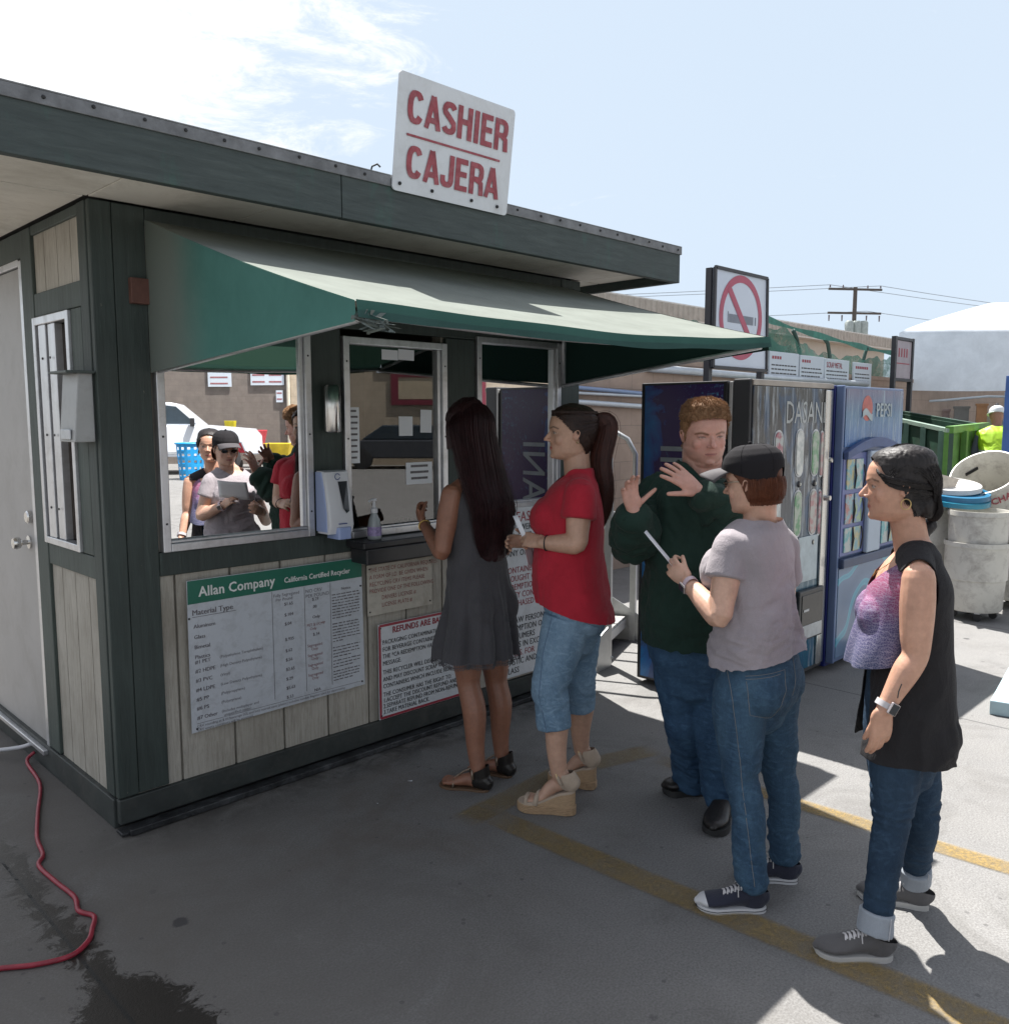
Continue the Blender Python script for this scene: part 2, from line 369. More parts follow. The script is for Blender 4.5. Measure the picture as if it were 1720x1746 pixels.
def block_mat(name, c1, c2, mortar, bw=0.4, bh=0.2, rot=None):
    m, t, p, o = newmat(name)
    tc = N(t, 'ShaderNodeTexCoord'); s = N(t, 'ShaderNodeSeparateXYZ'); t.links.new(tc.outputs['Object'], s.inputs[0])
    cb = N(t, 'ShaderNodeCombineXYZ'); ad = N(t, 'ShaderNodeMath', operation='ADD')
    t.links.new(s.outputs[0], ad.inputs[0]); t.links.new(s.outputs[1], ad.inputs[1]); t.links.new(ad.outputs[0], cb.inputs[0]); t.links.new(s.outputs[2], cb.inputs[1])
    b = N(t, 'ShaderNodeTexBrick'); t.links.new(cb.outputs[0], b.inputs['Vector'])
    b.inputs['Scale'].default_value = 1.0; b.inputs['Brick Width'].default_value = bw; b.inputs['Row Height'].default_value = bh
    b.inputs['Mortar Size'].default_value = 0.006; b.inputs['Mortar Smooth'].default_value = 0.3
    b.inputs['Color1'].default_value = rgba(c1); b.inputs['Color2'].default_value = rgba(c2); b.inputs['Mortar'].default_value = rgba(mortar)
    n = tex_noise(t, coords(t), 3, 9, 0.7)
    c = mixc(t, 0.5, b.outputs['Color'], ramp(t, n, [(0.3, tuple(x * 0.6 for x in c1)), (0.7, tuple(min(1, x * 1.2) for x in c1))]))
    t.links.new(c, p.inputs['Base Color']); p.inputs['Roughness'].default_value = 0.85
    h = tex_noise(t, coords(t), 90, 4, 0.7); k = mixc(t, 0.6, b.outputs['Fac'], h)
    bm_ = bump(t, p, k, 0.4, 0.01); bm_.invert = True
    return m
BLOCK = block_mat('pinkish_block', (0.36, 0.27, 0.215), (0.31, 0.235, 0.19), (0.17, 0.14, 0.12))
BLOCK2 = block_mat('brown_block', (0.30, 0.185, 0.115), (0.26, 0.16, 0.10), (0.12, 0.09, 0.07))
BLOCKG = block_mat('grey_shaded_block', (0.20, 0.17, 0.15), (0.16, 0.14, 0.125), (0.11, 0.10, 0.09))  # dark stretch of yard wall: its shade painted into the block colour
# ================================================================== ground
g = MB(); g.grid(lambda u, v: (-120 + 520 * u, -200 + 520 * v, 0), 8, 8)
g.build('ground', CONC, kind='structure')
def worn_yellow():
    m, t, p, o = newmat('worn_yellow_paint')
    v = coords(t); n = tex_noise(t, v, 5, 12, 0.8, 0.6); f = tex_noise(t, v, 70, 6, 0.8)
    c = ramp(t, f, [(0.3, (0.17, 0.115, 0.035)), (0.7, (0.36, 0.24, 0.065))])
    t.links.new(c, p.inputs['Base Color']); p.inputs['Roughness'].default_value = 0.8
    tr = N(t, 'ShaderNodeBsdfTransparent'); mx = N(t, 'ShaderNodeMixShader')
    uv = N(t, 'ShaderNodeAttribute', attribute_name='edge')
    k = N(t, 'ShaderNodeMath', operation='MULTIPLY'); t.links.new(uv.outputs['Fac'], k.inputs[0])
    r = ramp(t, mixc(t, 0.4, n, f), [(0.34, (0.18,) * 3), (0.56, (0.92,) * 3)]); t.links.new(r, k.inputs[1])
    t.links.new(k.outputs[0], mx.inputs[0]); t.links.new(tr.outputs[0], mx.inputs[1]); t.links.new(p.outputs[0], mx.inputs[2])
    t.links.new(mx.outputs[0], o.inputs['Surface']); return m
YEL = worn_yellow()
def stripe(name, pts, w, strength=(1, 1), n=40):
    """painted stripe with edges that fade out (attribute edge, 0 at the rim)"""
    vs, fs, at = [], [], []
    P = [V((a, b, 0)) for a, b in pts]; L = [0]
    for i in range(len(P) - 1): L.append(L[-1] + (P[i + 1] - P[i]).length)
    for i in range(n + 1):
        s = L[-1] * i / n; k = max(j for j in range(len(L) - 1) if L[j] <= s + 1e-6)
        q = P[k].lerp(P[k + 1], (s - L[k]) / (L[k + 1] - L[k])); d = (P[k + 1] - P[k]).normalized(); r = V((d.y, -d.x, 0))
        st = strength[0] + (strength[1] - strength[0]) * i / n; e = min(1, min(i, n - i) / 3)
        for x, a in ((-1, 0), (-0.72, 1), (0.72, 1), (1, 0)):
            vs.append((q.x + r.x * x * w / 2, q.y + r.y * x * w / 2, 0.004)); at.append(a * st * e)
    for i in range(n):
        for k in range(3): fs.append((i * 4 + k, i * 4 + k + 1, i * 4 + k + 5, i * 4 + k + 4))
    m = MB(); m.add(vs, fs); o = m.build(name, YEL, kind='structure')
    a = o.data.attributes.new('edge', 'FLOAT', 'POINT'); a.data.foreach_set('value', at); return o
stripe('yellow_line', [(2.43, 2.62), (2.47, 1.8), (2.53, 0.9), (2.56, -0.6)], 0.15, (0.55, 0.75))
stripe('yellow_line', [(3.44, 2.4), (3.47, 1.6), (3.52, 0.8), (3.57, -0.9)], 0.12, (0.55, 1.0))
stripe('yellow_line', [(2.3, 2.56), (3.0, 2.60), (3.55, 2.45)], 0.16, (0.5, 0.45))
# ================================================================== the cashier booth
X0, YF, XR, YB, ZT = 1.262, 3.503, 4.16, 5.72, 2.53
booth = thing('cashier_booth', (2.7, 4.6, 0), 'dark green and beige wooden cashier booth with flat overhanging roof and mirrored windows', 'booth')
# siding: core with the recess of the grooves, then one slab between each pair of grooves
s = MB()
T = 0.10
WIN = [(1.49, 2.22, 1.135, 2.10), (2.40, 3.06, 1.10, 2.085), (3.28, 3.98, 1.16, 2.14)]
s.box(X0 + .02, XR - .02, YF + .03, YF + T, 0.04, 1.06)                   # front wall below the windows
s.box(X0 + .02, XR - .02, YF + .03, YF + T, 2.15, ZT)                     # above
for a, b in ((X0 + .02, WIN[0][0] + .01), (WIN[0][1] - .01, WIN[1][0] + .01), (WIN[1][1] - .01, WIN[2][0] + .01), (WIN[2][1] - .01, XR - .02)):
    s.box(a, b, YF + .03, YF + T, 1.06, 2.15)
gx = [X0 + .03, 1.54, 1.79, 2.04, 2.285, 2.53, 2.78, 3.03, 3.28, 3.53, 3.78, 4.03, XR - .03]
for a, b in zip(gx, gx[1:]): s.box(a + .006, b - .006, YF + .012, YF + .03, 0.05, 1.05)
s.box(X0 + .04, XR - .04, YF + .012, YF + .03, 2.19, ZT - .01)
s.box(X0 + .03, X0 + T, YF + T, 3.76, 0.04, ZT); s.box(X0 + .03, X0 + T, 3.76, 4.26, 0.04, 1.14); s.box(X0 + .03, X0 + T, 3.76, 4.26, 2.12, ZT)
s.box(X0 + .03, X0 + T, 4.26, 4.37, 0.04, ZT); s.box(X0 + .03, X0 + T, 5.36, YB, 0.04, ZT); s.box(X0 + .03, X0 + T, 4.37, 5.36, 2.40, ZT)
for a, b in ((3.62, 3.74), (3.746, 3.90), (3.906, 4.06), (4.066, 4.19)):
    s.box(X0 + .012, X0 + .03, a, b, 0.05, 1.05); s.box(X0 + .012, X0 + .03, a, b, 2.22, 2.50)
s.box(XR - T, XR - .02, YF + T, YB, 0.04, ZT); s.box(X0 + T, XR - T, YB - T, YB, 0.04, ZT)
s.box(X0 + T, XR - T, YF + T, YB - T, 0.04, 0.10)                          # floor
s.build('siding', SIDING, booth)
inn = MB(); inn.box(X0 + T + .01, XR - T - .01, YB - T - .05, YB - T - .01, 0.1, ZT - .02)
inn.box(XR - T - .05, XR - T - .01, YF + T + .05, YB - T - .06, 0.1, ZT - .02); inn.build('interior_wall', M('dim_interior', (0.16, 0.14, 0.12), 0.8), booth)
def trim(name, boxes, mat=GREEN, bev=0.004):
    for b in boxes: m = MB(); m.box(*b); o = m.build(name, mat, booth, bevel=bev)
    return o
trim('corner_post', [(X0, 1.345, YF - .004, YF + .03, 0.135, ZT - .004), (1.3475, 1.475, YF - .001, YF + .029, 0.135, ZT - .004), (X0 - .004, X0 + .026, YF + .033, 3.62, 0.135, ZT - .004)])
trim('corner_post', [(XR - .17, XR, YF - .004, YF + .03, 0.135, ZT - .004), (XR - .022, XR + .006, YF + .033, 3.65, 0.05, ZT - .004)])
trim('base_board', [(X0, XR, YF - .010, YF + .026, 0.025, 0.130), (X0 - .010, X0 + .02, YF + .03, YB, 0.0, 0.125)], M('grimy_base_paint', (0.034, 0.040, 0.038), 0.6, 0, 0.3, 8, 0.3, 40, dirt=(0.09, 0.085, 0.075), dirt_amt=0.5, dscale=5))
trim('rail', [(1.477, XR - .172, YF + .001, YF + .031, 1.035, 1.135)])
trim('rail', [(X0 + .0, X0 + .028, 3.622, 4.19, 1.035, 1.130), (X0, X0 + .028, 3.622, 4.19, 2.135, 2.235)], GREEN2)
trim('head_board', [(1.477, XR - .172, YF + .001, YF + .031, 2.12, 2.225), (1.477, XR - .172, YF + .001, YF + .031, 2.455, ZT - .004)])
trim('head_board', [(X0, X0 + .028, 3.622, 4.19, 2.485, ZT - .004), (X0, X0 + .028, 4.345, 5.7, 2.41, ZT - .004)], GREEN2)
trim('window_post', [(2.225, 2.395, YF + .003, YF + .033, 1.1375, 2.117)])
trim('window_post', [(3.065, 3.275, YF + .003, YF + .033, 1.1375, 2.117)])
trim('side_post', [(X0 - .003, X0 + .027, 4.193, 4.343, 0.13, ZT - .006)], GREEN2)
trim('side_post', [(X0 - .003, X0 + .027, 3.624, 3.745, 1.134, 2.132)], GREEN2)
b = MB(); b.box(1.40, 1.49, YF - .03, YF + .0, 2.145, 2.245); b.build('wood_block', M('reddish_wood', (0.12, 0.055, 0.042), 0.7, 0, 0.3, 12, 0.3, 40), booth, bevel=.003)
k = MB(); k.box(X0 - .02, XR - .2, YF - .075, YF - .012, 0.004, 0.018); k.box(X0 + .01, XR - .2, YF - .092, YF - .075, 0.004, 0.030)
k.build('threshold_strip', M('blackened_threshold', (0.045, 0.047, 0.05), 0.45, 0.5, 0.6, 9, 0.4, 30, dirt=(0.20, 0.21, 0.22), dirt_amt=0.55, dscale=7), booth, bevel=.003)
uf = MB(); uf.box(X0 + .03, XR - .03, YF + .03, YB - .05, 0.0, 0.038); uf.build('base_slab', DARKM, booth)
def mirror_glass(name, tint, refl, transp_col=None, rough=0.0):
    m, t, p, o = newmat(name)
    gl = N(t, 'ShaderNodeBsdfGlossy'); gl.inputs['Color'].default_value = rgba(tint); gl.inputs['Roughness'].default_value = rough
    tr = N(t, 'ShaderNodeBsdfTransparent'); tr.inputs['Color'].default_value = rgba(transp_col or (0.1, 0.1, 0.1))
    df = N(t, 'ShaderNodeBsdfDiffuse'); df.inputs['Color'].default_value = (0.3, 0.29, 0.27, 1)
    n = tex_noise(t, coords(t, (1, 1, 0.6)), 9, 10, 0.8, 0.5)
    a = N(t, 'ShaderNodeMixShader'); a.inputs[0].default_value = refl
    t.links.new(tr.outputs[0], a.inputs[1]); t.links.new(gl.outputs[0], a.inputs[2])
    b_ = N(t, 'ShaderNodeMixShader'); t.links.new(ramp(t, n, [(0.55, (0.0,) * 3), (0.85, (0.12,) * 3)]), b_.inputs[0])
    t.links.new(a.outputs[0], b_.inputs[1]); t.links.new(df.outputs[0], b_.inputs[2]); t.links.new(b_.outputs[0], o.inputs['Surface'])
    return m
GLASS1 = mirror_glass('mirror_film_glass', (0.97, 0.97, 0.97), 0.97)
GLASS2 = mirror_glass('clear_dusty_glass', (0.80, 0.80, 0.80), 0.17, (0.5, 0.5, 0.5))
GLASS3 = mirror_glass('reflective_glass', (0.90, 0.91, 0.93), 0.85)
def window(x0, x1, z0, z1, glass, fw=0.035, yaw_t=0.0, pitch_t=0.0, slider=None):
    f = MB(); y0, y1 = YF - .014, YF + .04
    f.box(x0, x0 + fw, y0, y1, z0, z1); f.box(x1 - fw, x1, y0, y1, z0, z1)
    f.box(x0 + fw, x1 - fw, y0 + .001, y1, z1 - fw, z1); f.box(x0 + fw, x1 - fw, y0 + .001, y1, z0, z0 + fw)
    f.box(x0 + fw, x1 - fw, y0 + .012, y0 + .022, z0 + fw + .0005, z0 + fw + .012)
    f.box(x1 - fw - .024, x1 - fw - .0005, y0 + .014, y1 - .005, z0 + fw + .013, z1 - fw - .001)
    w = f.build('window', ALU, booth, bevel=.003)
    cx, cz = (x0 + x1) / 2, (z0 + z1) / 2; hx, hz = (x1 - x0) / 2 - fw * .6, (z1 - z0) / 2 - fw * .6
    R_ = Matrix.Rotation(yaw_t, 3, 'Z') @ Matrix.Rotation(pitch_t, 3, 'X')
    q = MB(); y = YF + .022
    q.add([V((cx, y, cz)) + R_ @ V((sx * hx, 0, sz * hz)) for sx, sz in ((-1, -1), (1, -1), (1, 1), (-1, 1))], [(0, 1, 2, 3)])
    q.build('glass', glass, w)
    sc = MB()
    for zz in (z0 + .12, cz, z1 - .12):
        sc.sphere((x1 - fw / 2, y0 - .001, zz), .005, 8, (1, .5, 1)); sc.sphere((x0 + fw / 2, y0 - .001, zz), .005, 8, (1, .5, 1))
    sc.build('screw', DARKM, w)
    return w
w1 = window(*WIN[0], GLASS1, yaw_t=rad(-1.85), pitch_t=rad(0.0))
w2 = window(*WIN[1], GLASS2); w3 = window(*WIN[2], GLASS3)
# side window on the left wall, with two sliding stiles
f = MB(); xa, xb = X0 - .016, X0 + .04; ya, yb, za, zb = 3.747, 4.19, 1.135, 2.13
f.box(xa, xb, ya, ya + .03, za, zb); f.box(xa, xb, yb - .03, yb, za, zb); f.box(xa + .001, xb, ya + .03, yb - .03, zb - .035, zb); f.box(xa + .001, xb, ya + .03, yb - .03, za, za + .03)
f.box(xa + .006, xb - .01, 4.045, 4.13, za + .031, zb - .036); f.box(xa + .012, xb - .002, 3.945, 4.025, za + .031, zb - .036)
sw = f.build('window', ALU, booth, bevel=.003)
q = MB(); q.quad((X0 + .028, ya + .02, za + .02), (X0 + .028, yb - .02, za + .02), (X0 + .028, yb - .02, zb - .02), (X0 + .028, ya + .02, zb - .02)); q.build('glass', mirror_glass('brown_tinted_glass', (0.35, 0.3, 0.27), 0.25, (0.2, 0.17, 0.15)), sw)
sc = MB()
for zz in (1.3, 1.62, 1.95):
    for yy in (3.985, 4.087): sc.sphere((xa + .004, yy, zz), .006, 8, (.5, 1, 1))
sc.build('screw', DARKM, sw)
# door in the side wall
d = MB(); d.box(X0 + .012, X0 + .05, 4.385, 5.34, 0.11, 2.375)
dr = d.build('door', M('pale_grey_door', (0.36, 0.35, 0.34), 0.5, 0, 0.06, 3, 0.05, 30, dirt=(0.22, 0.2, 0.18), dirt_amt=0.35, dscale=4), booth, bevel=.003)
h = MB(); h.lathe((X0 + .012, 4.50, 1.10), [(0, 0), (.032, 0), (.032, .008), (.012, .012), (.012, .035), (.026, .045), (.030, .06), (.024, .075), (0, .078)], 20, (-1, 0, 0))
h.build('knob', STEEL, dr, smooth=True, auto=40)
h = MB(); h.lathe((X0 + .012, 4.46, 1.225), [(0, 0), (.030, 0), (.030, .018), (.024, .024), (0, .024)], 20, (-1, 0, 0)); h.build('deadbolt', STEEL, dr, smooth=True, auto=40)
trim('door_frame', [(X0 - .002, X0 + .03, 4.345, 4.383, 0.10, 2.40), (X0 - .002, X0 + .03, 4.384, 5.36, 2.378, 2.408), (X0 - .002, X0 + .03, 5.342, 5.38, 0.10, 2.377)], ALU, .002)
trim('door_sill', [(X0 - .03, X0 + .03, 4.35, 5.4, 0.085, 0.108)], ALU, .003)
# flat roof: deck, fascia boards, cream soffit panels, edge flashing with screws
RX0, RX1, RY0, RY1 = 0.62, 4.39, 2.93, 6.3
FZ0, FZ1 = 2.482, 2.668
m = MB(); m.box(RX0 + .04, RX1 - .04, RY0 + .04, RY1 - .04, 2.56, 2.672); roof = m.build('roof', M('tar_roof', (0.11, 0.11, 0.11), 0.9), booth)
def fascia_mat():
    mm, t, p, o = newmat('fascia_boards')
    v = coords(t, (0.12, 0.12, 1)); n = tex_noise(t, v, 40, 8, 0.7, 0.5)
    c = ramp(t, n, [(0.3, (0.030, 0.042, 0.041)), (0.55, (0.048, 0.064, 0.062)), (0.8, (0.075, 0.095, 0.09))])
    st = tex_noise(t, coords(t, (1, 1, 0.35)), 3.5, 10, 0.7)
    c = mixc(t, ramp(t, st, [(0.55, (0,) * 3), (0.8, (0.7,) * 3)]), c, (0.035, 0.15, 0.11))
    c = mixc(t, ramp(t, tex_noise(t, coords(t, (.3, .3, 1)), 30, 12, .8), [(0.66, (0,) * 3), (0.7, (0.7,) * 3)]), c, (0.12, 0.125, 0.115))
    t.links.new(c, p.inputs['Base Color']); p.inputs['Roughness'].default_value = 0.65; bump(t, p, n, 0.5, 0.008); return mm
FASC = fascia_mat()
m = MB()
for a, b in ((RX0, 2.02), (2.024, RX1)):
    m.box(a, b, RY0, RY0 + .038, FZ0, FZ1)
m.box(RX1 - .038, RX1, RY0 + .040, RY1, FZ0, FZ1); m.box(RX0, RX0 + .038, RY0 + .040, RY1, FZ0, FZ1)
m.build('fascia', FASC, roof, bevel=.003)
m = MB(); z0 = 2.532
xs = [RX0 + .04, 1.26, 1.86, 2.46, 3.06, 3.66, 4.17, RX1 - .04]
for a, b in zip(xs, xs[1:]): m.box(a + .003, b - .003, RY0 + .041, YF - .006, z0, z0 + .014)
for a, b in zip([3.51, 4.1, 4.7, 5.3, 5.9], [4.1, 4.7, 5.3, 5.9, 6.2]):
    m.box(RX0 + .04, X0 - .013, a + .003, b - .003, z0, z0 + .014); m.box(XR + .008, RX1 - .04, a + .003, b - .003, z0, z0 + .014)
m.build('soffit', CREAM, roof, bevel=.002)
m = MB(); m.box(RX0 - .006, RX1 + .008, RY0 - .007, RY0 - .002, FZ1 - .024, FZ1 + .018); m.box(RX0 - .006, RX1 + .008, RY0 - .007, RY0 + .12, FZ1 + .018, FZ1 + .024)
m.box(RX1 + .003, RX1 + .008, RY0 - .002, RY1, FZ1 - .024, FZ1 + .018)
fl = m.build('flashing', M('grey_flashing', (0.17, 0.175, 0.18), 0.5, 0.5, 0.35, 12, 0.5, 14, dirt=(0.10, 0.10, 0.10), dirt_amt=0.6, dscale=8), roof, bevel=.002)
m = MB(); x = RX0 + .05
random.seed(4)
while x < RX1:
    m.sphere((x, RY0 - .009, FZ1 + .002 + random.uniform(-.004, .004)), .0065, 8, (1, .8, 1)); x += random.uniform(.13, .17)
m.build('screw', DARKM, fl)
m = MB(); m.tube([(2.19, 2.97, 2.69), (2.187, 2.95, 2.715), (2.198, 2.93, 2.722), (2.205, 2.92, 2.71)], .004, 6); m.build('hook', DARKM, roof)
# counter under the middle window
m = MB(); m.box(2.40, 3.12, YF - .15, YF - .002, 1.062, 1.094); m.box(2.42, 3.10, YF - .145, YF - .01, 0.985, 1.060)
m.build('counter', M('black_counter', (0.022, 0.022, 0.025), 0.35, 0.1, 0.3, 10, 0.05, 60), booth, bevel=.006)
# ------------------------------------------------------------------ awning on the front wall
def canvas(name, face, back, trans, shade_band=None):
    m, t, p, o = newmat(name)
    gm = N(t, 'ShaderNodeNewGeometry')
    n = tex_noise(t, coords(t), 3.0, 10, 0.7, 0.3); w = tex_noise(t, coords(t), 260, 3, 0.6)
    cf = ramp(t, n, [(0.3, tuple(x * 0.82 for x in face)), (0.7, tuple(min(1, x * 1.1) for x in face))])
    if shade_band:                                        # roof shade near the wall, painted into the cloth as a grey band
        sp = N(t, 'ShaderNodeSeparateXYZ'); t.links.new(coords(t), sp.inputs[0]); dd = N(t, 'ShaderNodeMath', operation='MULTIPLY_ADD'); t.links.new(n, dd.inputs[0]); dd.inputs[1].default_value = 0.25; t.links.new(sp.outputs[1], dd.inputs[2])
        dm_ = N(t, 'ShaderNodeMapRange', interpolation_type='SMOOTHSTEP'); dm_.inputs['From Min'].default_value = shade_band[0]; dm_.inputs['From Max'].default_value = shade_band[1]; dm_.inputs['To Max'].default_value = 0.8; t.links.new(dd.outputs[0], dm_.inputs['Value']); cf = mixc(t, dm_.outputs[0], cf, shade_band[2])
    c = mixc(t, gm.outputs['Backfacing'], cf, back)
    df = N(t, 'ShaderNodeBsdfDiffuse'); t.links.new(c, df.inputs['Color'])
    tl = N(t, 'ShaderNodeBsdfTranslucent'); tl.inputs['Color'].default_value = rgba(trans)
    ms = N(t, 'ShaderNodeAddShader'); t.links.new(df.outputs[0], ms.inputs[0]); t.links.new(tl.outputs[0], ms.inputs[1])
    b = N(t, 'ShaderNodeBump'); b.inputs['Strength'].default_value = 0.2; b.inputs['Distance'].default_value = 0.003; t.links.new(w, b.inputs['Height'])
    t.links.new(b.outputs[0], df.inputs['Normal']); t.links.new(ms.outputs[0], o.inputs['Surface']); return m
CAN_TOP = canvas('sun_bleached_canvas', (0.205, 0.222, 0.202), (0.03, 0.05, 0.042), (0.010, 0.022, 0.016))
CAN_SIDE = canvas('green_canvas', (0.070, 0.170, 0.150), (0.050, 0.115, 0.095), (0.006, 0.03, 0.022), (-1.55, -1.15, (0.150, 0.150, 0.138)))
CAN_SHADE = canvas('green_canvas_shaded', (0.024, 0.040, 0.034), (0.024, 0.040, 0.034), (0.002, 0.006, 0.005))  # same green cloth, coloured darker to paint in the right panel's shade
CAN_VAL = canvas('green_valance', (0.042, 0.085, 0.078), (0.03, 0.06, 0.05), (0.004, 0.02, 0.015))
AX0, AX1, AYW, AYF, AZW = 1.47, 4.02, YF - .012, 2.02, 2.475
def ax0(v): return AX0 - .04 * v
def ax1(v): return AX1 - .24 * v
def afz(u): return 2.020 + 0.045 * u - 0.030 * math.sin(math.pi * u) ** 1.0          # front edge height
def atop(u, v):
    x = ax0(v) + (ax1(v) - ax0(v)) * u; y = AYW + (AYF - AYW) * v; z = AZW + (afz(u) - AZW) * v
    z -= 0.022 * math.sin(math.pi * v) * (0.55 + 0.45 * math.sin(math.pi * u)) + 0.004 * math.sin(7 * u + 3 * v) * v
    z += 0.0018 * math.sin(19 * u + 1) * (v ** 3)
    y += 0.02 * math.sin(math.pi * u) * v
    return (x, y, z)
m = MB(); m.grid(lambda u, v: atop(u, v), 70, 24)
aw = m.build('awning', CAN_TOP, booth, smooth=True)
# make sure the upper side of the sheet is its front side
if aw.data.polygons[0].normal.z < 0: aw.data.flip_normals()
m = MB()
def val(u, v):
    x, y, z = atop(u, 1.0); return (x, y - .006 - .01 * v, z + .004 - v * (0.050 + .003 * math.sin(23 * u)))
m.grid(lambda u, v: val(u, v), 70, 3); m.build('valance', CAN_VAL, aw, smooth=True)
def sidep(x, zb, u):
    def fn(a, b):
        y = AYW + (AYF - AYW) * a; zt = atop(u, a)[2] + .002; z_b = zb + (afz(u) - .055 - zb) * a
        return (x + (-.04 if u == 0 else -.24) * a + .010 * math.sin(3 * a) * math.sin(3 * b), y, z_b + (zt - z_b) * b)
    return fn
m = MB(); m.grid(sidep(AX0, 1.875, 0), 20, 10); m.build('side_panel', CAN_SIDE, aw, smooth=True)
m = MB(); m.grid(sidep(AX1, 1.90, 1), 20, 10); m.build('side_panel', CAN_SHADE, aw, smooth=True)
m = MB()
for x, u in ((AX0 + .035, 0), (AX1 - .035, 1)):
    a = atop(u, 1); m.tube([(x, AYW - .01, AZW - .03), (a[0] + (.035 if u == 0 else -.035), a[1] + .02, a[2] - .04)], .011, 8)
    if u != .5: m.tube([(x, AYW - .01, 1.885), (a[0] + (.035 if u == 0 else -.035), a[1] + .02, a[2] - .045)], .011, 8)
    m.tube([(x, AYW - .01, 1.885), (x, AYW - .01, AZW - .03)], .011, 8)
m.tube([(ax0(1) + .035 + (ax1(1) - ax0(1) - .07) * i / 20, AYF + .03 + .02 * math.sin(math.pi * i / 20), afz(i / 20) - .03) for i in range(21)], .011, 8)
m.build('awning_frame', GALV, aw, smooth=True)
m = MB(); random.seed(9)
for i in range(16):                                                         # torn cloth hanging at the near corner
    a = V((ax0(1) + random.uniform(-.01, .10), AYF - random.uniform(0, .02), afz(0) - .02 - random.uniform(0, .03)))
    p = [a + V((random.uniform(-.02, .03) * k, random.uniform(-.012, .008) * k, -.013 * k)) for k in range(4)]
    w_ = [V((random.uniform(.004, .012), random.uniform(-.004, .004), 0)) for k in range(4)]
    for k in range(3): m.quad(p[k] - w_[k], p[k] + w_[k], p[k + 1] + w_[k + 1], p[k + 1] - w_[k + 1])
m.build('torn_flap', M('frayed_cloth', (0.10, 0.12, 0.11), 0.9), aw)
# ================================================================== signs and fittings on the booth
def plate_xz(mb, x0, x1, z0, z1, y, th=.004): return mb.box(x0, x1, y, y + th, z0, z1)
UX, UZ = V((1, 0, 0)), V((0, 0, 1))
# CASHIER / CAJERA on the roof edge, leaning a touch forward
sg = thing('cashier_sign', (2.6, 2.92, 2.63), 'white sign board with red lettering CASHIER over CAJERA standing on the roof edge', 'sign')
bl, br, tl, tr = V((2.262, 2.918, 2.632)), V((2.93, 2.918, 2.632)), V((2.27, 2.866, 3.092)), V((2.938, 2.866, 3.092))
m = MB(); up = (tl - bl).normalized(); ux = (br - bl).normalized(); nn = ux.cross(up); W_, H_ = (br - bl).length, (tl - bl).length
def rr(w, h, r, k=4):
    p = []
    for cx, cy, a0 in ((w - r, r, -90), (w - r, h - r, 0), (r, h - r, 90), (r, r, 180)):
        for i in range(k + 1):
            a = rad(a0 + 90 * i / k); p.append((cx + r * math.cos(a), cy + r * math.sin(a)))
    return p
m.poly([bl + ux * a + up * b for a, b in rr(W_, H_, .018)], -nn * .006)
m.build('plate', WHITEP, sg)
m = MB()
def arc_(cx, cy, rx, ry, a0, a1, n=10, e=.8):
    o_ = []
    for i in range(n + 1):
        a = rad(a0 + (a1 - a0) * i / n); c_, s_ = math.cos(a), math.sin(a); o_.append((cx + rx * math.copysign(abs(c_) ** e, c_), cy + ry * math.copysign(abs(s_) ** e, s_)))
    return o_
K_ = .10                                                                    # half stroke of the block capitals, cap height 1
GL = {'C': (.62, [arc_(.31, .5, .21, .40, 32, 328, 18)]), 'A': (.64, [[(.07, 0), (.32, 1.0 - K_ * .2)], [(.57, 0), (.32, 1.0 - K_ * .2)], [(.15, .27), (.49, .27)]]),
      'S': (.60, [arc_(.30, .71, .20, .19, 20, 200, 9, .9)[:-1] + [(.11, .66), (.30, .52), (.49, .36)] + arc_(.30, .29, .20, .19, 0, -160, 9, .9)[1:]]),
      'H': (.62, [[(.10, 0), (.10, 1)], [(.52, 0), (.52, 1)], [(.10, .53), (.52, .53)]]), 'I': (.30, [[(.15, 0), (.15, 1)]]),
      'E': (.56, [[(.10, 0), (.10, 1)], [(.10, .915), (.51, .915)], [(.10, .52), (.48, .52)], [(.10, .085), (.52, .085)]]),
      'R': (.62, [[(.10, 0), (.10, 1)], [(.10, .915), (.32, .915)] + arc_(.33, .70, .18, .215, 90, -90, 8, .8) + [(.10, .485)], [(.34, .47), (.50, .38), (.53, .0)]]),
      'J': (.56, [[(.44, 1), (.44, .30)] + arc_(.265, .27, .175, .18, 0, -180, 9, .85) + [(.09, .36)]])}
def block_text(mb, word, o, ux, uy, h, xs, gap=.045, off=.003):
    nn_ = ux.cross(uy).normalized(); x = 0; q = 0
    for ch in word:
        w_, lines = GL[ch]
        for ln in lines:
            n = len(ln); L_, R_ = [], []
            for i in range(n):
                a, b = ln[max(i - 1, 0)], ln[min(i + 1, n - 1)]; dx, dy = b[0] - a[0], b[1] - a[1]; d = math.hypot(dx, dy); k = K_ * (.86 if abs(dx) > abs(dy) * 2 else 1)
                L_.append((ln[i][0] - dy / d * k, ln[i][1] + dx / d * k)); R_.append((ln[i][0] + dy / d * k, ln[i][1] - dx / d * k))
            cl = lambda p: (min(max(p[0], 0), w_ + .02), min(max(p[1], 0), 1)); pts = [cl(p) for p in L_] + [cl(p) for p in R_]; q += 1
            mb.add([o + ux * ((x + p[0]) * h * xs) + uy * (p[1] * h) + nn_ * (off + q * .00006) for p in pts], [(i, i + 1, n + i + 1, n + i) for i in range(n - 1)])
        x += w_ + gap
block_text(m, 'CASHIER', bl + ux * .050 + up * .272, ux, up, .135, 1.02)
block_text(m, 'CAJERA', bl + ux * .062 + up * .058, ux, up, .135, 1.03)
m.obox(bl + ux * (W_ / 2 - .01) + up * .228 + nn * .0025, ux, up, nn, W_ / 2 - .065, .0045, .0008)
m.build('lettering', REDL, sg)
m = MB()
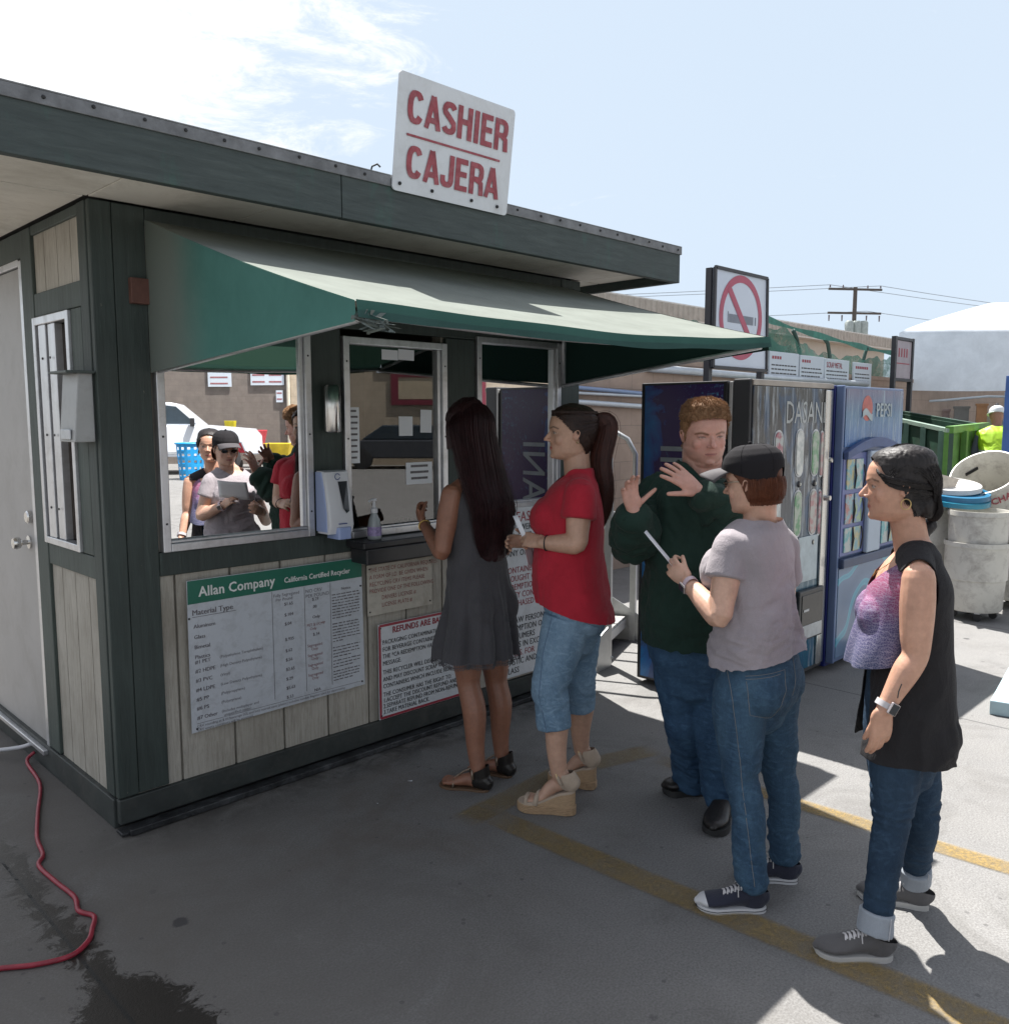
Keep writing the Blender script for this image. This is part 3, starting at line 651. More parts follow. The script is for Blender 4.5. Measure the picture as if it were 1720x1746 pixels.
for a in (.035, .21, .44, .60): m.sphere(bl + ux * a + up * .03 + nn * .004, .008, 8)
m.build('bolt', DARKM, sg)
# price board
YS = YF - .016
sg = thing('price_board', (2.03, YS, .34), 'large white price board with green header reading Allan Company fixed below the mirrored window', 'sign')
A_, B_, C_, D_ = (1.577, .335), (2.487, .350), (2.478, 1.003), (1.580, 1.005)
m = MB(); m.poly([V((a, YS, b)) for a, b in (A_, B_, C_, D_)], (0, .005, 0)); m.build('board', BOARDW, sg)
m = MB(); m.poly([V((a, YS - .0012, b)) for a, b in ((1.580, .902), (2.479, .905), (2.478, 1.001), (1.582, 1.003))], (0, .0008, 0)); m.build('header', GRNH, sg)
def serif(mb, body, o, size, **k):
    """bold text with small slab feet so that it reads as a serif face"""
    o = V(o); x = 0
    put_text(mb, body, o, UX, UZ, size, .0, **k); return mb
m = MB(); y = YS - .0026
serif(m, 'Allan Company', (1.630, y, .931), .062, bold=.0014, xscale=.92, spacing=1.03)
serif(m, 'California Certified Recycler', (2.043, y, .934), .0345, bold=.0010, xscale=.88, spacing=1.03)
m.build('header_lettering', WHTL, sg)
m = MB(); t_ = lambda s_, x, z, sz=.026, b=.0005, mb=None, xs=1.0: put_text(mb or m, s_, (x, YS - .0012, z), UX, UZ, sz, 0, bold=b, xscale=xs)
t_('Material Type', 1.597, .852, .034, .0009); m.box(1.597, 1.80, YS - .0014, YS - .0008, .843, .845)
rows = ['Aluminum', 'Glass', 'Bimetal', 'Plastics', '#1 PET', '#2 HDPE', '#3 PVC', '#4 LDPE', '#5 PP', '#6 PS', '#7 Other']
zz = [.795, .748, .704, .660, .638, .598, .556, .514, .472, .432, .390]
sub = {4: '(Polyethylene Terephthalate)', 5: '(High Density Polyethylene)', 6: '(Vinyl)', 7: '(Low Density Polyethylene)', 8: '(Polypropylene)', 9: '(Polystyrene)', 10: '(Includes multiplayer and\n  unspecified resins)'}
for i, (r_, z) in enumerate(zip(rows, zz)):
    t_(r_, 1.602, z, .024)
    if i in sub: t_(sub[i], 1.715, z + .004, .018, .0001)
t_('Fully Segregated\n  Per Pound', 1.985, .872, .021, .0001); t_('NO CRV\nPER POUND', 2.155, .868, .024, .0003)
for q, z in zip(['$1.65', '$.104', '$.04', '$.935', '$.62', '$.56', '$2.65', '$.29', '$5.63', '$.53'], [.826, .775, .732, .658, .604, .560, .514, .468, .424, .380]): t_(q, 2.04, z, .021)
for q, z in (('$.29', .826), ('.00', .79), ('Only', .74), ('$.34', .655), ('N/A', .38)): t_(q, 2.19, z, .021)
t_('Notice', 2.355, .855, .02)
random.seed(3)
def para(mb, x, z, w, n, pitch, h=.0075):
    for k in range(n):
        xx = x
        e = x + w * (1 if k < n - 1 else random.uniform(.3, .8)) * random.uniform(.93, 1)
        while xx < e:
            l = random.uniform(.009, .03); mb.box(xx, min(xx + l, e), YS - .0013, YS - .0007, z - k * pitch, z - k * pitch + h * random.uniform(.55, .8)); xx += l + random.uniform(.004, .007)
para(m, 2.302, .835, .165, 9, .0145); para(m, 2.302, .690, .165, 7, .0145); para(m, 2.302, .572, .16, 4, .0155); para(m, 2.302, .505, .16, 3, .0155); para(m, 2.302, .452, .16, 4, .0145)
t_('CRV rounding at $.01/beverage (GL and bm) nearest cent (plastic) inclusive number Register used for determining\nCRV empty containers will be accepted.', 1.60, .373 - .018, .0165, .0001)
for x in (1.978, 2.148, 2.292): m.box(x, x + .002, YS - .0013, YS - .0007, .392, .90)
m.box(1.60, 2.47, YS - .0013, YS - .0007, .372, .3735); m.build('text', GREYL, sg)
m = MB()
for q, z in (('PET $.UCMP\n   Only', .704), ('Segregated\n    Only', .604), ('Segregated\n    Only', .556), ('Segregated\n    Only', .508), ('Segregated\n    Only', .460)): t_(q, 2.158, z, .019, .0003, m)
m.build('red_text', M('worn_red_text', (0.22, .06, .06), .6), sg)
m = MB()
for a, b in ((1.572 + .012, .84), (1.60, .35), (2.47, .37), (2.47, .86)): m.sphere((a, YS - .001, b), .005, 8)
m.build('screw', DARKM, sg)
def board(name, label, x0, x1, z0, z1, border, bw, texts, skew=0.0, mat=WHITEP, y=YS, screws=True):
    s_ = thing(name, ((x0 + x1) / 2, y, z0), label, 'sign'); m = MB()
    m.poly([V((x0, y, z0)), V((x1, y, z0 + skew)), V((x1, y, z1 + skew)), V((x0, y, z1))], (0, .004, 0)); m.build('board', mat, s_)
    if border:
        m = MB(); a = .008
        for q in (((x0 + a, z0 + a), (x1 - a, z0 + a + skew), bw), ((x0 + a, z1 - a), (x1 - a, z1 - a + skew), bw)):
            m.bar((q[0][0], y - .001, q[0][1]), (q[1][0], y - .001, q[1][1]), .0012, bw)
        for xx, sk in ((x0 + a, 0), (x1 - a, skew)): m.bar((xx, y - .0012, z0 + a + sk), (xx, y - .0012, z1 - a + sk), .0012, bw, (1, 0, 0))
        m.build('border', border, s_)
    for col, items in texts:
        m = MB()
        for it in items:
            put_text(m, it[0], (it[1], y - .0016, it[2]), V((1, 0, skew / (x1 - x0))).normalized(), UZ, it[3], 0, bold=it[4] if len(it) > 4 else .0006, xscale=it[5] if len(it) > 5 else .85, spacing=1.05)
        m.build('lettering', col, s_)
    if screws:
        m = MB()
        for a, b in ((x0 + .014, z0 + .02), (x1 - .014, z0 + .02 + skew), (x0 + .014, z1 - .02), (x1 - .014, z1 - .02 + skew)): m.sphere((a, y - .001, b), .0045, 8)
        m.build('screw', DARKM, s_)
    return s_
BRN = M('faded_brown_text', (.25, .085, .08), .6, 0, .4, 60)
board('id_notice', 'weathered cream notice with faded red capitals about license numbers beside the price board', 2.512, 2.935, .695, .955, None, 0,
      [(BRN, [(s_, 2.525, .918 - .036 * i, .031, .0003, .80) for i, s_ in enumerate(['THE STATE OF CALIFORNIA REQUIRES', 'A FORM OF I.D. BE GIVEN WHEN', 'RECYCLING CRV ITEMS PLEASE', 'PROVIDE ONE OF THE FOLLOWING'])] +
        [('DRIVERS LICENSE #', 2.60, .770, .031, .0003, .8), ('LICENSE PLATE #', 2.60, .732, .031, .0003, .8)])], mat=OLDSIGN)
RED = M('red_border', (.30, .03, .05), .5, 0, .2)
board('refund_notice', 'white notice with dark red border headed REFUNDS ARE low on the front wall', 2.575, 3.245, .137, .640, RED, .013,
      [(RED, [('REFUNDS ARE BASED ON', 2.665, .585, .046, .0014, .85)]),
       (BLKL, [(s_, 2.60, .532 - z, .0335, .0004, .80) for s_, z in (('PACKAGING CONTAMINATION FOR REDEMPTION', 0), ('FOR BEVERAGE CONTAINERS THAT ARE', .037), ('THE *CA REDEMPTION VALUE OF THE', .074), ('MESSAGE.', .111),
                                                         ('THIS RECYCLER WILL DISCOUNT FOR MATERIAL', .158), ('AND MAY DISCOUNT SCRAP VALUE FOR FULL', .195), ('CONTAINERS WHICH INCLUDE NON-REDEEM', .232),
                                                         ('THE CONSUMER HAS THE RIGHT TO:', .276), ('1.ACCEPT THE DISCOUNT REFUND AND/OR', .307), ('2.SEPARATE REFUND FROM NON-REFUND MAT', .338), ('3.TAKE MATERIAL BACK.', .369))])])
t2 = ['PLEASE', 'YOU WERE', 'ALL CANS', 'YOUR OWN', 'ANY OF IT', '', 'CONTAINERS', 'BROUGHT OUT OF', 'REDEMPTION', 'EMPTY CONTAINERS', 'PURCHASED FROM', '', 'BY LAW PERSONS', 'REDEMPTION ON', 'CONSUMERS', 'LOADS IN EXCESS', '100 LBS. FOR', 'PLASTIC AND', 'GLASS']
rb = [(t2[i], 3.475 if i > 4 else 3.50, 1.085 - .0505 * i, .052 if i else .085, .0008, .85) for i in range(19)]
board('rules_notice', 'tall white notice of red and black capitals beneath the right window behind the red shirt', 3.455, 4.13, .155, 1.168, None, 0,
      [(REDL, [r for i, r in enumerate(rb) if i in (0, 6, 7, 8, 9, 10, 16)]), (BLKL, [r for i, r in enumerate(rb) if i not in (0, 6, 7, 8, 9, 10, 16)])], y=YF - .022)
# hand sanitiser dispenser
d = thing('soap_dispenser', (2.30, YF, 1.12), 'white and pale blue hand sanitiser dispenser mounted left of the middle window', 'dispenser')
WPL = M('white_plastic', (.62, .63, .66), .3, 0, .02, 5, 0); LBL = M('pale_blue_plastic', (.30, .38, .62), .3, 0, .05)
def loft(mb, rings):
    n = len(rings[0]); b = len(mb.v); mb.v += [tuple(p) for r in rings for p in r]
    f = [(b + i * n + k, b + i * n + (k + 1) % n, b + (i + 1) * n + (k + 1) % n, b + (i + 1) * n + k) for i in range(len(rings) - 1) for k in range(n)]
    f += [tuple(b + k for k in range(n))[::-1], tuple(b + (len(rings) - 1) * n + k for k in range(n))]
    mb.f += f; mb.m += [mb.mi] * len(f)
def ring(x0, x1, y0, y1, z, r=.012, k=3):
    return [V((x0, y0, z)) + V((a, b, 0)) for a, b in rr(x1 - x0, y1 - y0, r, k)]
m = MB(); y1 = YF - .018
loft(m, [ring(2.226, 2.364, y1 - dz, y1, z) for z, dz in ((1.445, .055), (1.44, .068), (1.36, .085), (1.25, .105), (1.19, .112), (1.15, .10))])
m.build('housing', WPL, d, smooth=True, auto=35)
m = MB(); loft(m, [ring(2.222, 2.243, y1 - dz, y1 + .002, z, .006) for z, dz in ((1.44, .05), (1.36, .072), (1.25, .088), (1.16, .09))]); m.build('side_band', LBL, d, smooth=True, auto=35)
m = MB(); loft(m, [ring(2.265, 2.338, y1 - .125, y1 - .02, z, .01) for z in (1.125, 1.18)]); m.build('push_bar', LBL, d, smooth=True, auto=35)
m = MB(); m.add([(2.295, y1 - .0795, 1.395), (2.347, y1 - .0795, 1.395), (2.338, y1 - .108, 1.255), (2.321, y1 - .110, 1.245), (2.304, y1 - .108, 1.27)], [(0, 1, 2, 3, 4)]); m.build('level_window', M('dark_window', (.03, .035, .04), .15), d)
m = MB(); m.tube([(2.295 + .014 * math.cos(a), y1 - .0735 - .004, 1.418 + .014 * math.sin(a)) for a in np.linspace(0.4, 6.0, 14)], .0018, 5); m.box(2.273, 2.317, y1 - .120, y1 - .113, 1.196, 1.200); m.build('logo', M('blue_print', (.05, .08, .25), .4), d)
d = thing('cup_dispenser', (2.315, YF, 1.62), 'stainless steel cylinder fixed to the dark post between left and middle windows', 'dispenser')
m = MB(); m.lathe((2.307, YF - .045, 1.625), [(0, 0), (.036, 0), (.041, .006), (.041, .215), (.036, .222), (0, .222)], 28); m.build('tube', STEEL, d, smooth=True, auto=40)
m = MB(); m.box(2.29, 2.325, YF - .01, YF + .002, 1.66, 1.81); m.build('bracket', DARKM, d)
# pump bottle on the counter
d = thing('pump_bottle', (2.52, 3.43, 1.095), 'clear pump bottle of soap with white pump standing on the counter', 'bottle')
CLR = M('clear_soap', (.30, .33, .34), .12, 0, .1, 20, 0)
m = MB(); m.lathe((2.52, 3.43, 1.095), [(0, 0), (.033, 0), (.036, .008), (.034, .06), (.028, .10), (.016, .125), (.016, .135)], 24); m.build('bottle', CLR, d, smooth=True)
m = MB(); m.lathe((2.52, 3.43, 1.228), [(.0, 0), (.018, 0), (.018, .022), (.008, .026), (.008, .055), (.014, .058), (.014, .07), (0, .072)], 16); m.tube([(2.52, 3.43, 1.292), (2.50, 3.42, 1.294), (2.478, 3.41, 1.288)], .006, 8); m.build('pump', WPL, d, smooth=True, auto=40)
m = MB(); m.lathe((2.52, 3.43, 1.115), [(.0362, 0), (.0352, .045)], 24); m.build('label', M('violet_label', (.25, .20, .38), .4, 0, .5, 60), d)
# sheets of paper behind or on the glass of the middle window
def paper(x0, x1, z0, z1, label, y=YF + .0205, tilt=0.0, lines=0, name='paper_notice'):
    m = MB(); c = V(((x0 + x1) / 2, y, (z0 + z1) / 2)); R_ = Matrix.Rotation(tilt, 3, 'Y')
    p = thing(name, (c.x, y, z0), label, 'paper', 'papers taped in the middle window')
    m.add([c + R_ @ V((a * (x1 - x0) / 2, 0, b * (z1 - z0) / 2)) for a, b in ((-1, -1), (1, -1), (1, 1), (-1, 1))], [(0, 1, 2, 3)]); m.build('sheet', PAPER, p, solid=.0006)
    if lines:
        m = MB()
        for k in range(lines):
            zc = z1 - (k + .8) * (z1 - z0) / (lines + .6); w = (x1 - x0) * random.uniform(.25, .4)
            m.box(c.x - w, c.x + w, y - .0016, y - .001, zc, zc + (z1 - z0) / lines * .32)
        m.build('print', GREYL, p)
    return p
paper(2.435, 2.508, 1.47, 1.745, 'tall narrow printed paper taped to the left edge of the middle window', lines=9)
paper(2.652, 2.755, 1.985, 2.035, 'small blank slip taped at the top of the middle window, left one'); paper(2.757, 2.860, 1.988, 2.042, 'small blank slip taped at the top of the middle window, right one', tilt=.02)
paper(2.755, 2.845, 1.60, 1.70, 'square sheet taped mid height in the middle window'); paper(2.898, 2.975, 1.615, 1.735, 'upright sheet near the right edge of the middle window', tilt=.03)
paper(2.798, 2.975, 1.345, 1.460, 'wide sheet low on the middle window beside the dark haired woman', lines=3)
# post box on the side of the corner post
d = thing('metal_box', (X0 - .05, 3.60, 1.59), 'light grey metal letter box hung on the corner post of the booth', 'letter box')
m = MB(); m.poly([(X0 - .085, 3.528, 1.60), (X0 - .006, 3.528, 1.60), (X0 - .006, 3.528, 1.868), (X0 - .060, 3.528, 1.868)], (0, .17, 0)); m.build('box', M('pale_grey_metal', (.36, .37, .37), .5, .1, .06, 8, .05, 60, dirt=(.2, .19, .17), dirt_amt=.5, dscale=7), d, bevel=.004)
m = MB(); m.box(X0 - .112, X0 - .006, 3.503, 3.7, 1.866, 1.876); m.build('lid', M('dark_green_metal', (.05, .065, .06), .5), d, bevel=.002)
m = MB(); m.box(X0 - .092, X0 - .084, 3.56, 3.66, 1.61, 1.65); m.build('latch', GALV, d, bevel=.003)
# cables and litter
def cable(name, pts, r, mat, label, cat='cable'):
    P = [V(p) for p in pts]; Q = []
    for i in range(len(P) - 1):
        p0, p1, p2, p3 = P[max(i - 1, 0)], P[i], P[i + 1], P[min(i + 2, len(P) - 1)]
        for k in range(6):
            t = k / 6; Q.append(0.5 * ((2 * p1) + (p2 - p0) * t + (2 * p0 - 5 * p1 + 4 * p2 - p3) * t * t + (3 * p1 - p0 - 3 * p2 + p3) * t ** 3))
    Q.append(P[-1]); m = MB(); m.tube(Q, r, 8); o = m.build(name, mat, None, smooth=True, label=label, cat=cat, base=tuple(P[0])); return o
cable('power_cord', [(1.245, 4.53, .05), (1.20, 4.50, .02), (1.170, 4.21, .009), (1.068, 3.897, .009), (.995, 3.66, .009), (.968, 3.50, .009), (.930, 3.421, .009), (.938, 3.247, .009), (.950, 3.10, .009), (.930, 3.0, .009), (.955, 2.93, .009), (.925, 2.86, .009), (.889, 2.797, .009), (.822, 2.757, .009), (.729, 2.788, .009), (.640, 2.85, .009), (.45, 2.97, .009), (.1, 3.2, .009)],
      .0085, M('red_rubber', (.26, .018, .035), .45, 0, .3, 20), 'red power cord winding across the concrete from the booth side')
cable('white_hose', [(1.24, 4.56, .085), (1.20, 4.62, .06), (1.10, 4.75, .035), (.95, 4.95, .02), (.7, 5.3, .012), (.3, 5.7, .012)], .010, M('white_rubber', (.5, .5, .52), .5), 'white cable running off along the side wall base', 'cable')
random.seed(8)
for (x, y, s_, lb) in ((2.405, 3.03, .011, 'tiny white scrap of paper on the ground before the booth'), (2.16, 2.95, .006, 'white speck of litter on dark concrete in front of the booth')):
    m = MB(); m.add([(x + random.uniform(-s_, s_), y + random.uniform(-s_, s_), .004 + random.uniform(0, s_ * .6)) for _ in range(5)], [(0, 1, 2), (2, 3, 4), (0, 2, 4), (1, 2, 3)]); m.build('litter', PAPER, None, label=lb, cat='litter', base=(x, y, 0))
# ================================================================== drinks machines
def art_side():
    m, t, p, o = newmat('blue_splash_art')
    v = coords(t); s = N(t, 'ShaderNodeSeparateXYZ'); t.links.new(v, s.inputs[0])
    n = tex_noise(t, coords(t, (1, 1, .6)), 3.2, 6, .6, 1.2); f = tex_noise(t, v, 38, 5, .75, .3)
    def mr_(src, a, b):
        r = N(t, 'ShaderNodeMapRange'); r.inputs['From Min'].default_value = a; r.inputs['From Max'].default_value = b; t.links.new(src, r.inputs['Value']); return r.outputs[0]
    g_ = N(t, 'ShaderNodeMath', operation='MULTIPLY_ADD'); t.links.new(n, g_.inputs[0]); g_.inputs[1].default_value = .9; t.links.new(mr_(s.outputs[1], .75, -.10), g_.inputs[2])
    base = ramp(t, g_.outputs[0], [(.55, (.018, .17, .40)), (.85, (.018, .12, .30)), (1.05, (.03, .04, .17)), (1.25, (.035, .018, .08))])
    low = ramp(t, mr_(s.outputs[2], 0, 1.9), [(.15, (.02, .14, .28)), (.5, (.0, .0, .0))])
    base = mixc(t, .5, base, low, 'ADD')
    k = ramp(t, f, [(.56, (0, 0, 0)), (.68, (.5,) * 3)]); kk = ramp(t, n, [(.5, (0, 0, 0)), (.6, (1,) * 3)])
    mm = mixc(t, 1.0, k, kk, 'MULTIPLY'); c = mixc(t, mm, base, (.10, .36, .55))
    t.links.new(c, p.inputs['Base Color']); p.inputs['Roughness'].default_value = .25; return m
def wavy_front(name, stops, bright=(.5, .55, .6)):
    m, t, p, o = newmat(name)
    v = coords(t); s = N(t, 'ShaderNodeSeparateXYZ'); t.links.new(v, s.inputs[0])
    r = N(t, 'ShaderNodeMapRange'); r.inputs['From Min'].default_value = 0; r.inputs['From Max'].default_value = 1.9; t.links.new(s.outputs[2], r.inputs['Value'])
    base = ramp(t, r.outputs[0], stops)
    n = tex_noise(t, coords(t, (1, 1, .10)), 26, 5, .65, .5); c = mixc(t, ramp(t, n, [(.52, (0, 0, 0)), (.66, (.75,) * 3)]), base, bright)  # pale vertical glare streaks painted into the base colour
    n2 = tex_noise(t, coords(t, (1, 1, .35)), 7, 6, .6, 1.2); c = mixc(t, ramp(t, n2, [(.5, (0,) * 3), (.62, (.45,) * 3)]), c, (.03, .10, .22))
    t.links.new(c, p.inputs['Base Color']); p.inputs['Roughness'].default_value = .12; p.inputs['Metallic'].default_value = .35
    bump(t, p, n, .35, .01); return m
MX0, MX1, MY0, MY1, MZ = 4.40, 5.44, 2.44, 3.20, 1.908
vm = thing('drinks_machine', (4.92, 2.8, 0), 'drinks vending machine with blue splash side panel and dark glossy front behind the man', 'vending machine', 'drinks machines beside the booth')
BLK = M('black_enamel', (.018, .018, .02), .35, 0, .15); DGR = M('dark_grey_enamel', (.045, .045, .047), .4, 0, .1, 4, .03)
m = MB(); m.box(MX0 + .004, MX1, 2.60, MY1, .03, MZ - .004); m.build('cabinet', BLK, vm, bevel=.006)
m = MB(); m.box(MX0, MX0 + .003, 2.625, MY1 - .03, .05, MZ - .02); m.build('side_panel', art_side(), vm)
m = MB(); m.box(MX0 - .001, MX0 + .02, 2.566, 2.586, .05, MZ - .01); m.build('edge_strip', M('pale_strip', (.5, .49, .47), .35, .4), vm, bevel=.003)
m = MB(); m.box(MX0 + .002, MX1, MY0 + .012, 2.564, .05, MZ + .004); door = m.build('door', DGR, vm, bevel=.008)
m = MB(); m.box(MX0 + .01, MX1 - .01, 2.587, 2.60, .06, MZ - .02); m.build('door_gap', DARKM, vm)
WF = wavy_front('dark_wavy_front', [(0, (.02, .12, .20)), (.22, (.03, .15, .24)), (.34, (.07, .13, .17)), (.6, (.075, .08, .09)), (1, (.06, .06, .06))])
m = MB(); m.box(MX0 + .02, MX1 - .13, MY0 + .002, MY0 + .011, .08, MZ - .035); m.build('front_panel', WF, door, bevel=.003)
m = MB(); m.box(MX0 + .01, MX1 - .005, MY0 - .002, MY0 + .011, MZ - .032, MZ); m.build('top_rail', M('beige_rail', (.33, .29, .25), .4, .3), door, bevel=.003)
m = MB(); m.box(MX1 - .125, MX1 - .075, MY0 - .012, MY0 + .011, .08, MZ - .04); m.box(MX1 - .055, MX1 - .012, MY0 - .004, MY0 + .011, .08, MZ - .04); m.build('lock_column', STEEL, door, bevel=.006)
m = MB(); m.lathe((MX1 - .10, MY0 - .012, 1.18), [(.0, .04), (.016, .038), (.02, 0)], 16, (0, -1, 0)); m.lathe((MX1 - .03, MY0 - .004, 1.42), [(.0, .02), (.016, .018), (.018, 0)], 16, (0, -1, 0)); m.build('lock', STEEL, door, smooth=True, auto=40)
m = MB(); put_text(m, 'DASANI', (4.80, MY0 - .0, 1.66), UX, UZ, .19, 0, bold=-.0005, xscale=.78); m.build('lettering', M('silver_letters', (.36, .38, .38), .3, .3), door)
def oval(mb, cx, z0, z1, w, y, k=8):
    r = w / 2; p = [(cx + r * math.cos(a), y, z1 - r + r * math.sin(a)) for a in np.linspace(0, math.pi, k)] + [(cx + r * math.cos(a), y, z0 + r + r * math.sin(a)) for a in np.linspace(math.pi, 2 * math.pi, k)]
    mb.poly(p, (0, .004, 0))
OVM = []
for nme, ca, cb in (('window_red', (.40, .42, .40), (.33, .10, .13)), ('window_white', (.62, .62, .58), (.42, .44, .42)), ('window_green', (.38, .42, .34), (.12, .28, .14)), ('window_pink', (.42, .40, .36), (.40, .20, .20))):
    mm, t, p, o = newmat(nme); n = tex_noise(t, coords(t, (1, 1, 1)), 16, 3, .6); t.links.new(ramp(t, n, [(.42, ca), (.58, cb)]), p.inputs['Base Color']); p.inputs['Roughness'].default_value = .15; OVM.append(mm)
random.seed(2)
for i, (cx, zt, zb) in enumerate(((4.72, 1.61, 1.28), (4.99, 1.615, 1.345), (5.20, 1.61, 1.35), (5.275, 1.60, 1.40))):
    if i == 3: cx = 5.29
    for j, dz in enumerate((0, -.375)):
        z1 = zt + dz; z0 = z1 - .275; m = MB(); oval(m, cx, z0 - .012, z1 + .012, .11 if i < 3 else .045, MY0 - .002); o_ = m.build('window_rim', GALV, door)
        m = MB(); oval(m, cx, z0, z1, .088 if i < 3 else .03, MY0 - .0065); m.build('bottle_picture', OVM[(i + j) % 4], o_)
        if i in (1, 2): m = MB(); m.lathe((cx + .01, MY0 + .002, z0 - .055), [(0, .012), (.016, .010), (.021, 0)], 16, (0, -1, 0)); m.build('button', BLK, door); m = MB(); m.lathe((cx + .016, MY0 - .009, z0 - .055), [(0, .003), (.010, 0)], 12, (0, -1, 0)); m.build('button_light', M('button_white', (.6, .58, .5), .3), door)
m = MB(); m.box(5.01, 5.345, MY0 - .03, MY0 + .002, .285, .61); bx = m.build('delivery_flap', BLK, door, bevel=.008)
m = MB(); m.box(5.04, 5.32, MY0 - .034, MY0 - .0295, .33, .58); m.build('flap_plate', M('flap_black', (.01, .01, .01), .2), bx, bevel=.002); m = MB(); m.box(5.04, 5.32, MY0 - .036, MY0 - .0345, .30, .385); m.box(5.06, 5.13, MY0 - .037, MY0 - .0345, .475, .49); m.build('coin_tray', GALV, bx)
m = MB(); m.box(5.02, 5.28, MY0 - .006, MY0 + .0, .66, .95); m.build('notice_panel', M('pale_panel', (.40, .46, .48), .3, 0, .15, 18), door, bevel=.003)
m = MB()
vs, fs = text_mesh('DASANI', .30, bold=.002, xscale=.70, spacing=1.05)
m.add([V((MX0 - .0015, 2.84 + b, .62 + a * 1.18)) for a, b in vs], fs)
m.build('side_lettering', M('grey_side_letters', (.24, .27, .28), .4), vm)
# second machine
NX0, NX1, NY0 = 5.475, 6.50, 2.385
v2 = thing('drinks_machine', (6.0, 2.8, 0), 'blue drinks vending machine with arched trim and cyan swirls, right of the dark fronted machine', 'vending machine', 'drinks machines beside the booth')
NAVY = M('navy_enamel', (.010, .018, .13), .35, 0, .15); BLU = M('blue_grey_panel', (.12, .17, .30), .3, .1, .12, 3)
m = MB(); m.box(NX0, NX1, NY0 + .06, MY1, .03, 1.90); m.build('cabinet', NAVY, v2, bevel=.006)
m = MB(); m.box(NX0 + .030, NX1 - .002, NY0 + .012, NY0 + .058, .06, 1.897); m.box(NX0 + .004, NX0 + .029, NY0 + .004, NY0 + .058, .06, 1.90); dr2 = m.build('door', BLU, v2, bevel=.006)
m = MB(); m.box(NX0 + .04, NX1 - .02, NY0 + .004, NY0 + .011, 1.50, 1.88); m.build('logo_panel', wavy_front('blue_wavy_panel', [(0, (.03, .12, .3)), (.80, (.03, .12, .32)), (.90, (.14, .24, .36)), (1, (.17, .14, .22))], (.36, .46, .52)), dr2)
m = MB(); m.lathe((5.85, NY0 + .003, 1.755), [(0, .001), (.085, .0)], 28, (0, -1, 0)); m.build('logo_disc', M('logo_red', (.42, .09, .07), .4, 0, .2, 30), dr2)
m = MB(); m.poly([(5.77 + .16 * a, NY0 - .001, 1.735 + .02 * math.sin(a * 5)) for a in np.linspace(0, 1, 10)] + [(5.77 + .16 * a, NY0 - .001, 1.69 + .02 * math.sin(a * 5)) for a in np.linspace(1, 0, 10)], (0, .001, 0))
put_text(m, 'PEPSI', (5.99, NY0 - .001, 1.70), UX, UZ, .13, 0, bold=.002, xscale=.95); m.build('lettering', M('pale_letters', (.34, .40, .42), .35), dr2)
m = MB(); n_ = 14
m.poly([(NX0 + .03 + (NX1 - NX0 - .05) * i / n_, NY0 - .03, 1.42 + .075 * math.sin(math.pi * i / n_)) for i in range(n_ + 1)] + [(NX0 + .03 + (NX1 - NX0 - .05) * i / n_, NY0 - .03, 1.47 + .09 * math.sin(math.pi * i / n_)) for i in range(n_, -1, -1)], (0, .045, 0)); m.build('arched_trim', M('dusty_blue_trim', (.06, .09, .20), .5, 0, .2), dr2, bevel=.004)
m = MB(); m.box(NX0 + .03, NX1 - .02, NY0 - .0, NY0 + .011, .78, 1.46); m.build('selection_panel', M('violet_blue_panel', (.13, .15, .32), .4, 0, .15), dr2)
PIC = []
for nme, ca, cb in (('picture_orange', (.42, .36, .18), (.14, .32, .36)), ('picture_red', (.40, .14, .12), (.22, .38, .42)), ('picture_teal', (.12, .34, .36), (.40, .42, .40)), ('picture_lime', (.28, .38, .20), (.14, .22, .40))):
    mm, t, p, o = newmat(nme); n = tex_noise(t, coords(t), 14, 4, .6, .6); t.links.new(ramp(t, n, [(.42, ca), (.58, cb)]), p.inputs['Base Color']); p.inputs['Roughness'].default_value = .2; PIC.append(mm)
for i, x in enumerate((5.545, 5.685, 6.16, 6.30)):
    for j, z in enumerate((1.22, .99, .80)):
        m = MB(); m.box(x, x + .115, NY0 - .010, NY0 - .0005, z, z + (.20 if j < 2 else .165)); m.build('bottle_picture', PIC[(i * 2 + j) % 4], dr2, bevel=.004)
        m = MB(); m.tube([(x + .118, NY0 - .012, z + .005), (x + .124, NY0 - .02, z + .09), (x + .118, NY0 - .012, z + .16)], .005, 6); m.build('button_bar', BLK, dr2)
m = MB(); m.box(5.86, 6.08, NY0 - .035, NY0 - .0005, .77, 1.47); pl = m.build('coin_panel', M('pale_blue_panel', (.36, .42, .50), .35, 0, .06), dr2, bevel=.01)
m = MB(); m.box(5.97, 6.05, NY0 - .040, NY0 - .0345, 1.22, 1.32); m.box(5.97, 6.04, NY0 - .040, NY0 - .0345, 1.36, 1.39); m.build('slot', BLK, pl)
m = MB(); m.box(NX0 + .03, NX1 - .02, NY0 - .03, NY0 + .011, .70, .765); m.build('shelf', M('shelf_blue', (.04, .06, .12), .4), dr2, bevel=.008)
def swirl():
    mm, t, p, o = newmat('swirl_panel'); w = N(t, 'ShaderNodeTexWave', wave_type='RINGS', rings_direction='SPHERICAL'); w.inputs['Scale'].default_value = 1.7; w.inputs['Distortion'].default_value = 5.5; w.inputs['Detail'].default_value = 1.2; w.inputs['Detail Scale'].default_value = 1.3
    mp_ = coords(t); t.links.new(mp_, w.inputs['Vector']); c = ramp(t, w.outputs['Fac'], [(0, (.11, .17, .27)), (.86, (.13, .20, .31)), (.93, (.12, .38, .48)), (1.0, (.10, .30, .42))])
    t.links.new(c, p.inputs['Base Color']); p.inputs['Roughness'].default_value = .2; return mm
